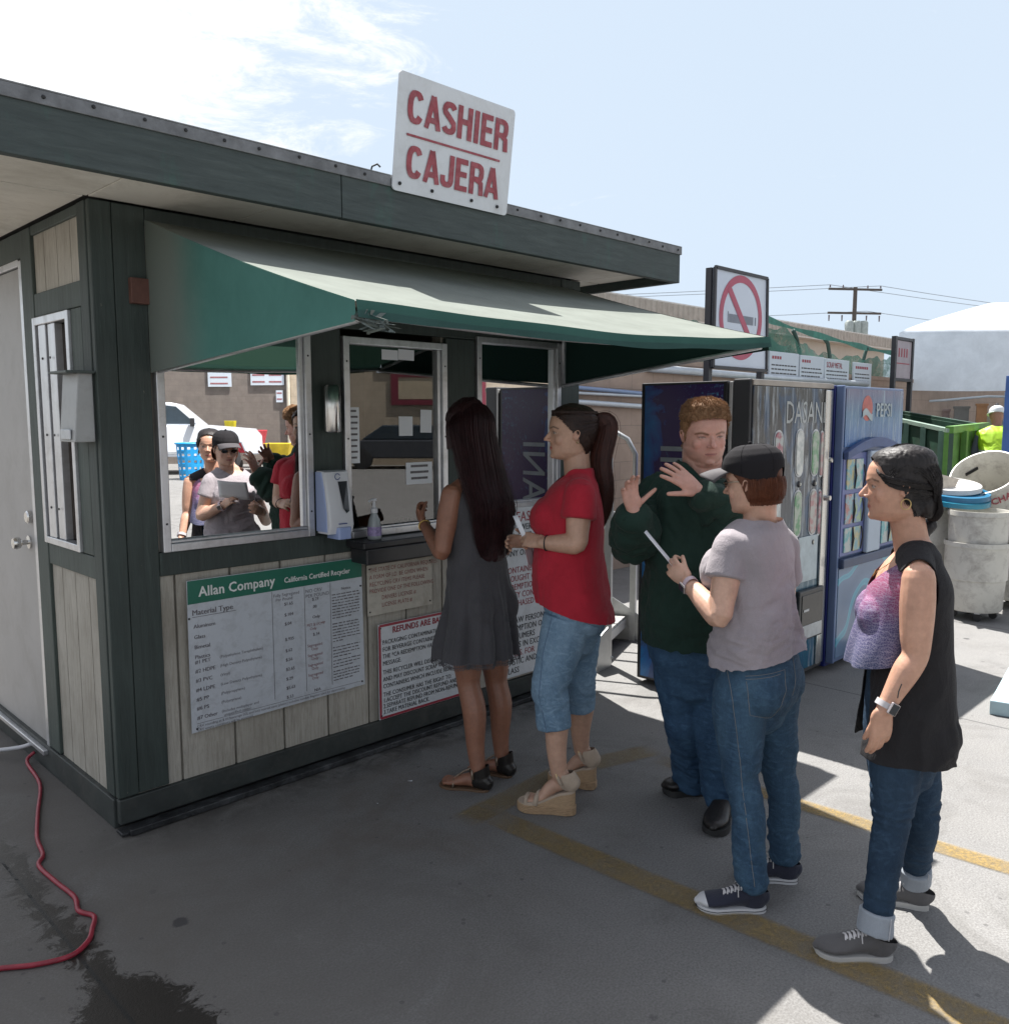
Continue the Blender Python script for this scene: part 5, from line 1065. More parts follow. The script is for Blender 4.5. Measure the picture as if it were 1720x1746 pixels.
fr = thing('yard_board', tuple(wc + WD * 8), 'cream board in a maroon frame on the far cream wall', 'sign'); m = wseg(6.9, 9.8, 2.3, 3.1, -.06, -.04); m.build('board', M('cream_board', (.5, .42, .3), .6, 0, .1, 2), fr)
m = MB()
for a, b, z0, z1 in ((6.7, 6.95, 2.1, 3.2), (9.75, 10.0, 2.1, 3.2), (6.95, 9.75, 3.05, 3.2), (6.95, 9.75, 2.1, 2.28)): m.poly([wc + WD * a + wn * .055 + V((0, 0, z0)), wc + WD * b + wn * .055 + V((0, 0, z0)), wc + WD * b + wn * .055 + V((0, 0, z1)), wc + WD * a + wn * .055 + V((0, 0, z1))], wn * .03)
m.build('frame', M('maroon', (.20, .03, .05), .5), fr)
# white pickup
tk = thing('pickup_truck', (9.9, -18.6, 0), 'white pickup truck parked in the yard, reflected in the mirrored window', 'truck'); tf = V((.90, .435, 0)).normalized(); ts = V((-tf.y, tf.x, 0)); to = V((12.15, -17.7, 0))
WT = M('white_truck_paint', (.62, .65, .70), .25, 0, .02, 3, 0, coat=.5); TS = 1.08
def tp_(s_, y, z): return to - tf * s_ * TS + ts * y * TS + V((0, 0, z * TS))       # s back from the bumper, y across
m = MB(); prof = [(0, .55), (.02, 1.02), (.18, 1.22), (1.45, 1.33), (3.6, 1.35), (5.7, 1.33), (5.72, .6), (5.0, .52), (4.85, .85), (4.45, .97), (4.05, .85), (3.9, .50), (1.5, .48), (1.38, .85), (.98, .99), (.58, .85), (.45, .52)]
m.poly([tp_(a, .95, b) for a, b in prof], -ts * 1.9 * TS); m.build('body', WT, tk, bevel=.04)
m = MB(); m.poly([tp_(a, .82, b) for a, b in ((1.50, 1.33), (2.15, 1.90), (2.35, 1.95), (3.45, 1.95), (3.68, 1.86), (3.72, 1.34))], -ts * 1.64 * TS); cab = m.build('cab', WT, tk, bevel=.03)
GLS = M('truck_glass', (.03, .045, .06), .1)
for pr_ in (((1.72, 1.37), (2.22, 1.84), (2.55, 1.88), (2.60, 1.38)), ((2.68, 1.38), (2.66, 1.88), (3.38, 1.86), (3.45, 1.38))):
    m = MB(); m.poly([tp_(a, .823, b) for a, b in pr_], ts * .01); m.build('side_window', GLS, cab)
for s_ in (.98, 4.45):
    m = MB(); c_ = tp_(s_, .93, .42); m.lathe(c_ - ts * .26, [(.0, 0), (.30, 0), (.42, .03), (.42, .25), (.30, .28), (.26, .24), (.0, .24)], 28, ts); m.build('wheel', M('tyre', (.025, .025, .027), .8), tk, smooth=True, auto=40)
m = MB(); q = tp_(1.80, 1.05, 1.42); m.obox(q, tf, ts, (0, 0, 1), .06, .10, .12); m.build('mirror', BLK, tk, bevel=.01)
m = MB(); m.obox(tp_(.0, 0, .62), tf, ts, (0, 0, 1), .06, 1.0, .10); m.build('bumper', GALV, tk, bevel=.02); m = MB(); m.obox(tp_(3.0, .955, .60), tf, ts, (0, 0, 1), 1.3, .01, .035); m.build('trim_strip', GALV, tk)
# blue lattice bin
bk = thing('lattice_bin', (9.15, -15.8, 0), 'tall bright blue plastic bin with rows of square holes in the yard', 'bin'); bc = V((9.15, -15.8, 0)); m = MB(); nseg, nrow = 26, 11; hb = .98; vs = []; fs = []
for j in range(nrow + 1):
    z = hb * j / nrow; r = .30 + .07 * j / nrow
    for k in range(nseg): a = 2 * math.pi * k / nseg; vs.append(bc + V((r * math.cos(a), r * math.sin(a), z)))
for j in range(nrow):
    for k in range(nseg):
        if 1 <= j < nrow - 1 and j % 2 == 1 and k % 2 == 0: continue
        fs.append((j * nseg + k, j * nseg + (k + 1) % nseg, (j + 1) * nseg + (k + 1) % nseg, (j + 1) * nseg + k))
m.add(vs, fs); m.build('basket', M('bright_blue_plastic', (.01, .24, .52), .4), bk, solid=.012); m = MB(); m.tube([bc + V((.385 * math.cos(a), .385 * math.sin(a), hb)) for a in np.linspace(0, 2 * math.pi, 33)], .022, 8); m.build('rim', M('bright_blue_plastic', ()), bk, smooth=True)
def cart(s_, t_, w_, h_, c_, nme, lb, z0=.25):
    q = wc + WD * s_ + wn * t_; b_ = thing('tilt_cart', tuple(q), lb, 'cart', 'carts along the far yard wall'); m = MB()
    r0 = [q + WD * a * w_ * .4 + wn * b * w_ * .3 + V((0, 0, z0)) for a, b in ((-1, -1), (1, -1), (1, 1), (-1, 1))]; r1 = [q + WD * a * w_ * .55 + wn * b * w_ * .38 + V((0, 0, h_)) for a, b in ((-1, -1), (1, -1), (1, 1), (-1, 1))]
    r2 = [q + WD * a * w_ * .51 + wn * b * w_ * .34 + V((0, 0, h_)) for a, b in ((-1, -1), (1, -1), (1, 1), (-1, 1))]; r3 = [q + WD * a * w_ * .37 + wn * b * w_ * .27 + V((0, 0, z0 + .05)) for a, b in ((-1, -1), (1, -1), (1, 1), (-1, 1))]
    vs = r0 + r1 + r2 + r3; fs = [(0, 3, 2, 1)] + [(i * 4 + k, i * 4 + (k + 1) % 4, i * 4 + 4 + (k + 1) % 4, i * 4 + 4 + k) for i in range(3) for k in range(4)] + [(12, 13, 14, 15)]; m.add(vs, fs); m.build('tub', M(nme, c_, .5), b_, bevel=.02)
    m = MB()
    for a in (-1, 1): m.lathe(q + WD * a * w_ * .3 + V((0, 0, .13)), [(0, 0), (.13, 0), (.13, .06), (0, .06)], 14, WD)
    m.build('wheel', CAS, b_)
cart(.5, 2.0, 1.0, 1.25, (.40, .03, .05), 'red_tub', 'red cart standing by the far yard wall', .5); cart(1.9, 3.0, .8, .85, (.50, .36, .02), 'yellow_tub', 'yellow cart right of the red one in the yard', .35); cart(-.55, .8, .32, 1.55, (.52, .44, .02), 'yellow_bin_tub', 'small yellow bin mounted near the dark yard wall', 1.1)
ct = thing('parked_car', tuple(wc + WD * 8.4 + wn * 3), 'dark grey car parked across the yard near the maroon framed board', 'car'); q0 = wc + WD * 5.2 + wn * 1.6
def cp_(s_, y, z): return q0 + WD * s_ + wn * y + V((0, 0, z))
m = MB(); m.poly([cp_(a, -.85, b) for a, b in ((0, .35), (0, .8), (.9, .95), (4.2, .95), (4.4, .8), (4.4, .35))], wn * 1.7); m.build('body', M('dark_grey_paint', (.05, .055, .065), .25, 0, .02, 3, 0), ct, bevel=.05)
m = MB(); m.poly([cp_(a, -.75, b) for a, b in ((.8, .95), (1.5, 1.42), (3.2, 1.42), (3.9, .95))], wn * 1.5); m.build('cabin', GLS, ct, bevel=.04)
m = MB(); m.poly([cp_(a, .852, b) for a, b in ((.02, .62), (.5, .64), (.5, .78), (.02, .76))], wn * .01); m.build('tail_light', M('red_lamp', (.35, .02, .03), .3), ct)
for s_ in (.85, 3.5):
    m = MB(); m.lathe(cp_(s_, .68, .33), [(0, 0), (.33, 0), (.33, .2), (.2, .21), (0, .21)], 20, wn); m.build('wheel', M('tyre', ()), ct)
blue_l = MB(); blue_l.poly([(-.5, -1.2, .004), (4.2, -1.2, .004), (4.2, -1.12, .004), (-.5, -1.12, .004)], (0, 0, .001)); blue_l.build('blue_line', M('blue_line_paint', (.12, .25, .36), .8, 0, .4, 30), None, kind='structure')
# ================================================================== figure tools
def cat_rom(P, sub):
    """Catmull-Rom through rows of P (any width)"""
    P = np.asarray(P, float); out_ = []
    n = len(P)
    for i in range(n - 1):
        p0, p1, p2, p3 = P[max(i - 1, 0)], P[i], P[i + 1], P[min(i + 2, n - 1)]
        for k in range(sub):
            t = k / sub
            out_.append(0.5 * ((2 * p1) + (p2 - p0) * t + (2 * p0 - 5 * p1 + 4 * p2 - p3) * t * t + (3 * p1 - p0 - 3 * p2 + p3) * t ** 3))
    out_.append(P[-1]); return np.array(out_)
class Blob:
    def __init__(s): s.v = []; s.f = []
    def add(s, vs, fs):
        b = len(s.v); s.v += [tuple(x) for x in vs]; s.f += [tuple(b + i for i in f) for f in fs]; return s
    def tube(s, pts, rads, axis=None, sub=4, seg=16, grow=0.0, cap=True, power=1.0):
        """closed tube; rads = list of r or (half width along axis, half depth)"""
        R = [(r, r) if not isinstance(r, (tuple, list)) else r for r in rads]
        Q = cat_rom([list(p) + [a + grow, b + grow] for p, (a, b) in zip(pts, R)], sub)
        C_ = [V(q[:3]) for q in Q]; n = len(C_)
        ax = V(axis) if axis is not None else (C_[1] - C_[0]).orthogonal()
        rings = []
        T = [(C_[min(i + 1, n - 1)] - C_[max(i - 1, 0)]).normalized() for i in range(n)]
        for i in range(n):
            w = (ax - T[i] * ax.dot(T[i]))
            if w.length < 1e-4: w = T[i].orthogonal()
            w.normalize()
            if axis is None: ax = w
            rings.append((C_[i], w, T[i].cross(w), Q[i][3], Q[i][4]))
        full = []
        if cap:
            for k in (3, 2, 1):
                a = math.pi / 2 * k / 3.3; c, w, d, rw, rd = rings[0]; m_ = min(rw, rd)
                full.append((c - T[0] * m_ * math.sin(a), w, d, rw * math.cos(a), rd * math.cos(a)))
        full += rings
        if cap:
            for k in (1, 2, 3):
                a = math.pi / 2 * k / 3.3; c, w, d, rw, rd = rings[-1]; m_ = min(rw, rd)
                full.append((c + T[-1] * m_ * math.sin(a), w, d, rw * math.cos(a), rd * math.cos(a)))
        vs = []; fs = []
        for c, w, d, rw, rd in full:
            for k in range(seg):
                th = 2 * math.pi * k / seg; cc, ss = math.cos(th), math.sin(th)
                if power != 1.0: cc = math.copysign(abs(cc) ** power, cc); ss = math.copysign(abs(ss) ** power, ss)
                vs.append(c + w * (rw * cc) + d * (rd * ss))
        for i in range(len(full) - 1):
            for k in range(seg):
                k2 = (k + 1) % seg; fs.append((i * seg + k, i * seg + k2, (i + 1) * seg + k2, (i + 1) * seg + k))
        fs.append(tuple(range(seg))[::-1]); fs.append(tuple((len(full) - 1) * seg + k for k in range(seg)))
        return s.add(vs, fs)
    def ell(s, c, ax, ay, az, seg=16):
        c = V(c); ax, ay, az = V(ax), V(ay), V(az); vs = [c + az]; fs = []; nr = seg // 2
        for i in range(1, nr):
            ph = math.pi * i / nr
            for k in range(seg):
                th = 2 * math.pi * k / seg; vs.append(c + ax * (math.sin(ph) * math.cos(th)) + ay * (math.sin(ph) * math.sin(th)) + az * math.cos(ph))
        vs.append(c - az); L_ = len(vs) - 1
        for k in range(seg): fs.append((0, 1 + k, 1 + (k + 1) % seg)); fs.append((L_, 1 + (nr - 2) * seg + (k + 1) % seg, 1 + (nr - 2) * seg + k))
        for i in range(nr - 2):
            for k in range(seg): a = 1 + i * seg + k; b = 1 + i * seg + (k + 1) % seg; fs.append((a, a + seg, b + seg, b))
        return s.add(vs, fs)
    def mesh(s, voxel, smooth=3, fac=0.5):
        """union of all pieces as one continuous surface"""
        me = bpy.data.meshes.new('blob'); me.from_pydata(s.v, [], s.f)
        bm = bmesh.new(); bm.from_mesh(me); bmesh.ops.recalc_face_normals(bm, faces=bm.faces); bm.to_mesh(me); bm.free()
        ob = bpy.data.objects.new('blob', me); COL.objects.link(ob)
        md = ob.modifiers.new('r', 'REMESH'); md.mode = 'VOXEL'; md.voxel_size = voxel; md.adaptivity = 0
        if smooth: md = ob.modifiers.new('s', 'SMOOTH'); md.factor = fac; md.iterations = smooth
        bpy.context.view_layer.update()
        r = bpy.data.meshes.new_from_object(ob.evaluated_get(bpy.context.evaluated_depsgraph_get()))
        bpy.data.objects.remove(ob); bpy.data.meshes.remove(me); return r
def co(me): a = np.empty(len(me.vertices) * 3, np.float32); me.vertices.foreach_get('co', a); return a.reshape(-1, 3).astype(float)
def nor(me): a = np.empty(len(me.vertices) * 3, np.float32); me.vertex_normals.foreach_get('vector', a); return a.reshape(-1, 3).astype(float)
def setco(me, P): me.vertices.foreach_set('co', np.asarray(P, np.float32).ravel()); me.update()
def _h(ix, iy, iz):
    n = (ix.astype(np.int64) * 73856093) ^ (iy.astype(np.int64) * 19349663) ^ (iz.astype(np.int64) * 83492791)
    n = (n ^ (n >> 13)) * 1274126177; n = n & 0x7fffffff; return (n % 100003) / 100003.0
def vnoise(P, seed=0):
    P = np.asarray(P, float) + seed * 17.31; i = np.floor(P).astype(int); f = P - i; f = f * f * (3 - 2 * f); r = 0
    for dx in (0, 1):
        for dy in (0, 1):
            for dz in (0, 1):
                w = (f[:, 0] if dx else 1 - f[:, 0]) * (f[:, 1] if dy else 1 - f[:, 1]) * (f[:, 2] if dz else 1 - f[:, 2])
                r = r + w * _h(i[:, 0] + dx, i[:, 1] + dy, i[:, 2] + dz)
    return r
def fbm(P, o=3, seed=0):
    a, s_, r, tot = 1.0, 1.0, 0, 0
    for k in range(o): r = r + a * vnoise(P * s_, seed + k); tot += a; a *= .5; s_ *= 2.1
    return r / tot
def folds(me, amp, scale=(9, 9, 4), seed=1, ridge=True, weight=None, soft=.004, dirs=None):
    """cloth creases: displace along the normal by ridged, stretched noise"""
    P = co(me); Nn = nor(me); Q = P * np.array(scale)
    wob = fbm(P * 6, 2, seed + 9)[:, None] * 1.3; n = fbm(Q + wob, 3, seed)
    d = (1 - np.abs(2 * n - 1) * 2.2) if ridge else (n - .5) * 2
    d = np.clip(d, -1, 1) * amp
    if weight is not None: d = d * weight(P)
    setco(me, P + Nn * d[:, None]); return me
def bisect(me, co_, no_):
    """cut by a plane and drop the side its normal points to"""
    bm = bmesh.new(); bm.from_mesh(me); bmesh.ops.bisect_plane(bm, geom=bm.verts[:] + bm.edges[:] + bm.faces[:], plane_co=V(co_), plane_no=V(no_), clear_outer=True)
    bm.to_mesh(me); bm.free(); return me
def cut_region(me, inside, co_, no_):
    """bisect only where inside(P) holds for the face centre"""
    bm = bmesh.new(); bm.from_mesh(me); c_, n_ = V(co_), V(no_)
    fs = [f for f in bm.faces if inside(f.calc_center_median())]
    vs = {v for f in fs for v in f.verts}; es = {e for f in fs for e in f.edges}
    bmesh.ops.bisect_plane(bm, geom=list(vs) + list(es) + fs, plane_co=c_, plane_no=n_)
    kill = [f for f in bm.faces if (f.calc_center_median() - c_).dot(n_) > 1e-5 and inside(f.calc_center_median())]
    bmesh.ops.delete(bm, geom=kill, context='FACES'); bm.to_mesh(me); bm.free(); return me
def drop(me, pred):
    """delete faces whose centres satisfy pred(array) -> bool array"""
    bm = bmesh.new(); bm.from_mesh(me); bm.faces.ensure_lookup_table(); C_ = np.array([tuple(f.calc_center_median()) for f in bm.faces]); k = pred(C_)
    bmesh.ops.delete(bm, geom=[f for f, q in zip(bm.faces, k) if q], context='FACES'); 
    for v in [v for v in bm.verts if not v.link_faces]: bm.verts.remove(v)
    # even out the ragged rim
    rim = [v for v in bm.verts if v.is_boundary]
    for _ in range(4):
        new = {}
        for v in rim:
            nb = [e.other_vert(v).co for e in v.link_edges if e.is_boundary]
            if len(nb) == 2: new[v] = v.co * .5 + (nb[0] + nb[1]) * .25
        for v, c in new.items(): v.co = c
    bm.to_mesh(me); bm.free(); return me
def put(me, name, mats, parent, smooth=True, solid=0, label=None):
    org = ORG[parent.name]; P = co(me) - np.array(org); setco(me, P); me.materials.clear()
    for m_ in (mats if isinstance(mats, (list, tuple)) else [mats]): me.materials.append(m_)
    if smooth: me.polygons.foreach_set('use_smooth', [True] * len(me.polygons))
    me.name = name; o = bpy.data.objects.new(name, me); COL.objects.link(o); o.parent = parent; ORG[o.name] = org
    if solid: md = o.modifiers.new('solid', 'SOLIDIFY'); md.thickness = solid; md.offset = -1
    if label: o['label'] = label
    return o
def hat(x, y, h):
    """point seen at photo pixel (x, y) at level distance h in front of the camera"""
    st, ct = math.sin(PITCH), math.cos(PITCH); F = V((ct * math.cos(YAW), ct * math.sin(YAW), -st)); R_ = V((math.sin(YAW), -math.cos(YAW), 0)); U_ = R_.cross(F)
    d = F + R_ * ((x - 860) / FPX) + U_ * ((873 - y) / FPX); fw = d.x * math.cos(YAW) + d.y * math.sin(YAW); return V((0, 0, EYE)) + d * (h / fw)
def grd(x, y, z=0):
    a = hat(x, y, 1) - V((0, 0, EYE)); return V((0, 0, EYE)) + a * ((z - EYE) / a.z)
CAMF, CAMR = V((math.cos(YAW), math.sin(YAW), 0)), V((math.sin(YAW), -math.cos(YAW), 0))
def dirv(r, f, z=0): return (CAMR * r + CAMF * f + V((0, 0, z))).normalized()
# ------------------------------------------------------------------ head
HR = [(-.50, .09, .22, .06), (-.475, .17, .325, .16), (-.43, .222, .378, .24), (-.36, .270, .392, .30), (-.28, .288, .402, .345), (-.19, .308, .410, .375), (-.09, .325, .415, .40),
      (0, .332, .405, .42), (.08, .338, .425, .435), (.18, .342, .425, .445), (.28, .332, .398, .44), (.37, .290, .335, .395), (.44, .215, .245, .31), (.485, .12, .14, .18), (.50, .03, .04, .05)]
class Head:
    def __init__(s, c, fwd, H=.225, tilt=0.0, roll=0.0, wide=1.0, jaw=1.0):
        s.c = V(c); f = V((fwd[0], fwd[1], 0)).normalized(); up = V((0, 0, 1)); l = up.cross(f)
        R_ = Matrix.Rotation(tilt, 3, l) @ Matrix.Rotation(roll, 3, f)         # positive tilt looks down
        s.f, s.l, s.u = R_ @ f, R_ @ l, R_ @ up; s.H = H; s.wide = wide; s.jaw = jaw
    def p(s, x, y, h): return s.c + (s.l * (x * s.wide) + s.f * y + s.u * h) * s.H
    def loc(s, P):
        D = np.asarray(P) - np.array(s.c); M_ = np.array([list(s.l), list(s.f), list(s.u)]); q = D @ M_.T / s.H; q[:, 0] /= s.wide; return q
    def surf(s, a, h, g=0.0):
        """surface point at angle a (0 front, +left) and height h"""
        hs = [r[0] for r in HR]; w = float(np.interp(h, hs, [r[1] for r in HR])); f = float(np.interp(h, hs, [r[2] for r in HR])); b = float(np.interp(h, hs, [r[3] for r in HR]))
        if h < -.2: w *= s.jaw
        x = (w + g) * math.sin(a); cs = math.cos(a); y = (f + g) * cs if cs > 0 else (b + g) * cs
        return x, y, h + (g * max(0, h) * 2.0)
    def loft(s, g=0.0, seg=40, fn=None):
        H2 = cat_rom([list(r) for r in HR], 3); vs = []; fs = []
        for r in H2:
            for k in range(seg):
                a = 2 * math.pi * k / seg; x, y, h = s.surf(a, r[0], g if fn is None else fn(a, r[0]))
                if g == 0 and fn is None:
                    for sx in (-1, 1):
                        d2 = ((x - sx * .14) / .07) ** 2 + ((h - .005) / .045) ** 2
                        if y > 0: y -= .032 * math.exp(-d2)
                    if y > 0: y += .010 * math.exp(-((h - .075) / .03) ** 2) * (1 if abs(x) < .26 else 0)
                    if y > 0: y -= .010 * math.exp(-((h + .355) / .025) ** 2 - (x / .12) ** 2)
                    if y > 0: y -= .012 * math.exp(-((h + .215) / .03) ** 2 - (x / .1) ** 2)
                vs.append(s.p(x, y, h))
        n = len(H2)
        for i in range(n - 1):
            for k in range(seg): k2 = (k + 1) % seg; fs.append((i * seg + k, i * seg + k2, (i + 1) * seg + k2, (i + 1) * seg + k))
        fs.append(tuple(range(seg))[::-1]); fs.append(tuple((n - 1) * seg + k for k in range(seg))); return vs, fs
    def build(s, B, nose=1.0, lips=1.0, ears=True, cheek=1.0, chin=1.0):
        B.add(*s.loft()); H, l, f, u = s.H, s.l * s.H, s.f * s.H, s.u * s.H; p = s.p
        B.tube([p(0, .375, .06), p(0, .405, .01), p(0, .440 + .015 * nose, -.07), p(0, .462 + .03 * nose, -.125)], [.020 * H, .024 * H, .033 * H * nose, .038 * H * nose], l, 3, 10)
        for sx in (-1, 1):
            B.ell(p(sx * .047, .435, -.142), l * .030 * nose, f * .036, u * .026)
            B.ell(p(sx * .145, .315, -.003), l * .056, f * .054, u * .046)
            B.tube([p(sx * .085, .352, .008), p(sx * .14, .372, .031), p(sx * .20, .335, .010)], [.010 * H, .013 * H, .009 * H], None, 3, 8)
            B.tube([p(sx * .09, .350, -.022), p(sx * .14, .358, -.034), p(sx * .20, .325, -.020)], [.008 * H, .011 * H, .008 * H], None, 3, 8)
            B.ell(p(sx * .170, .262, -.12), l * .10, f * .092 * cheek, u * .12)
            if ears:
                B.ell(p(sx * .338, -.015, -.045), l * .016, f * .050, u * .085)
                B.tube([p(sx * .335, .035, -.10), p(sx * .350, .03, -.02), p(sx * .362, .0, .045), p(sx * .372, -.045, .045), p(sx * .372, -.068, .0), p(sx * .358, -.05, -.07), p(sx * .340, -.005, -.125)], [.012 * H, .012 * H, .012 * H, .013 * H, .013 * H, .013 * H, .016 * H], None, 3, 8)
        B.tube([p(-.095, .352, -.268), p(-.045, .388, -.262), p(0, .394, -.266), p(.045, .388, -.262), p(.095, .352, -.268)], [.007 * H, .014 * H * lips, .013 * H * lips, .014 * H * lips, .007 * H], None, 3, 8)
        B.tube([p(-.085, .350, -.285), p(-.04, .384, -.296), p(.04, .384, -.296), p(.085, .350, -.285)], [.007 * H, .018 * H * lips, .018 * H * lips, .007 * H], None, 3, 8)
        B.ell(p(0, .335, -.42), l * .075 * chin, f * .065 * chin, u * .060)
    def paint(s, P, base, lip=(.30, .10, .09), brow=(.06, .035, .02), iris=(.03, .02, .015), blush=(.42, .16, .12), closed=0.0, shade=None, brow_dz=0.0, brow_w=.015, stub=None):
        q = s.loc(P); x, y, h = q[:, 0], q[:, 1], q[:, 2]; C_ = np.tile(np.array(base), (len(P), 1)); ax = np.abs(x); fr = (y > .22) & (np.abs(h) < .52) & (ax < .34)
        def mixin(w, col):
            w = np.clip(w, 0, 1)[:, None]; return C_ * (1 - w) + np.array(col) * w
        g = lambda d: np.exp(-d)
        C_ = mixin(fr * .20 * g(((ax - .17) / .11) ** 2 + ((h + .15) / .11) ** 2), blush); C_ = mixin(fr * .22 * g((x / .06) ** 2 + ((h + .13) / .05) ** 2), blush)
        if stub is not None: C_ = mixin((y > .05) * .35 * g(((h + .38) / .12) ** 4) * (h < -.18) * (h > -.52), stub)
        lw = (1 - ((ax / .102) ** 2)); C_ = mixin(fr * .8 * (np.abs(h + .281) < .030 * np.clip(lw, 0, 1) ** .6) * (ax < .10) * (y > .33), lip)
        C_ = mixin(fr * .75 * g(((h + .277) / .0065) ** 2) * (ax < .095) * (y > .34), tuple(c * .25 for c in lip))
        bh = .078 + brow_dz + .028 * np.clip((ax - .06) / .09, 0, 1) - .035 * np.clip((ax - .17) / .08, 0, 1); C_ = mixin(fr * .85 * g(((h - bh) / brow_w) ** 4) * (ax > .055) * (ax < .245), brow)
        e = ((ax - .145) / .052) ** 2 + ((h + .002) / .0235) ** 2; op = 1 - closed
        C_ = mixin(fr * .5 * g(e * .30), tuple(c * .55 for c in base)); C_ = mixin(fr * op * .85 * (e < .85), (.50, .47, .44)); C_ = mixin(fr * op * (((ax - .145) / .021) ** 2 + ((h + .001) / .021) ** 2 < 1), iris)  # skin round the eyes painted darker as socket shade, then whites and iris
        C_ = mixin(fr * .85 * g(((h - .019 + (ax - .145) ** 2 * 5 + closed * .012) / .0075) ** 2) * (np.abs(ax - .145) < .055), (.025, .015, .012))
        C_ = mixin(fr * .6 * g(((ax - .028) / .013) ** 2 + ((h + .160) / .009) ** 2) * (y > .42), (.10, .03, .025)); C_ = mixin((ax > .33) * .25 * g(((h + .04) / .06) ** 2), blush); return C_
def skin_mat(name, rough=.48, sss=.12):
    m, t, p, o = newmat(name); a = N(t, 'ShaderNodeAttribute', attribute_name='tint'); n = tex_noise(t, coords(t), 45, 6, .7); n2 = tex_noise(t, coords(t), 9, 4, .6)
    c = mixc(t, 1.0, a.outputs['Color'], ramp(t, n, [(.3, (.86, .84, .84)), (.7, (1.08, 1.06, 1.06))]), 'MULTIPLY'); c = mixc(t, 1.0, c, ramp(t, n2, [(.3, (.93, .90, .90)), (.7, (1.05, 1.05, 1.05))]), 'MULTIPLY')
    t.links.new(c, p.inputs['Base Color']); p.inputs['Roughness'].default_value = rough; p.inputs['Subsurface Weight'].default_value = sss; p.inputs['Subsurface Radius'].default_value = (.012, .004, .002); p.inputs['Subsurface Scale'].default_value = .5
    bump(t, p, tex_noise(t, coords(t), 320, 3, .6), .12, .002); return m
SKIN = skin_mat('skin')
def tint(me, C_): a = me.attributes.new('tint', 'FLOAT_COLOR', 'POINT'); a.data.foreach_set('color', np.hstack([np.clip(C_, 0, 1), np.ones((len(C_), 1))]).astype(np.float32).ravel())
def hand(B, w, d, n, t, S=1.0, curl=(.3, .35, .4, .45), spread=(.10, .03, -.04, -.12), thumb=(.75, .65, .15), tcurl=.25, pal=1.0):
    """w wrist, d finger direction, n palm normal, t towards the thumb; returns knuckle centre"""
    w = V(w); d = V(d).normalized(); n = V(n); n = (n - d * n.dot(d)).normalized(); t_ = d.cross(n).normalized()
    t = t_ if t_.dot(V(t)) > 0 else -t_
    Lp = .088 * S; B.tube([w - d * .02 * S, w + d * .02 * S, w + d * .055 * S, w + d * Lp], [(.024 * S, .018 * S), (.031 * S, .017 * S), (.038 * S, .0145 * S), (.038 * S, .0115 * S)], t, 3, 14)
    B.ell(w + d * .035 * S + t * .022 * S + n * .006 * S, d * .032 * S, t * .018 * S, n * .014 * S)
    for i in range(4):
        b = w + d * (Lp - [.004, 0, .002, .010][i] * S) + t * ((.0285 - .0192 * i) * S) - n * .001; L_ = [.070, .078, .072, .056][i] * S; r = [.0090, .0092, .0088, .0078][i] * S
        dd = (d + t * spread[i]).normalized(); c_ = curl[i]; pts = [b - dd * .012]; ang = c_ * .5; q = b; pts.append(q)
        for sg in (.44, .31, .25):
            v_ = dd * math.cos(ang) + n * math.sin(ang); q = q + v_ * L_ * sg; pts.append(q); ang += c_
        B.tube(pts, [r * 1.05, r * 1.1, r, r * .95, r * .82], t, 3, 10)
    b = w + d * .022 * S + t * .024 * S; v_ = (d * thumb[0] + t * thumb[1] + n * thumb[2]).normalized(); p1 = b + v_ * .038 * S; v2 = (v_ + n * tcurl * .6 + d * tcurl * .5).normalized(); p2 = p1 + v2 * .032 * S; v3 = (v2 + n * tcurl * .5 + d * tcurl * .3).normalized()
    B.tube([b - v_ * .012, b, p1, p2, p2 + v3 * .024 * S], [.014 * S, .0145 * S, .0105 * S, .0098 * S, .0078 * S], n, 3, 10)
    return w + d * Lp
def limb(B, a, b, c, ra, grow=0.0, axis=None, bulge=None, sub=4):
    """two-segment limb; ra radii at a, mid, b, mid, c"""
    a, b, c = V(a), V(b), V(c); o1 = V(bulge[0]) if bulge else V((0, 0, 0)); o2 = V(bulge[1]) if bulge else V((0, 0, 0))
    B.tube([a, a.lerp(b, .35) + o1, a.lerp(b, .75), b, b.lerp(c, .30) + o2, b.lerp(c, .72), c], ra, axis, sub, 18, grow)
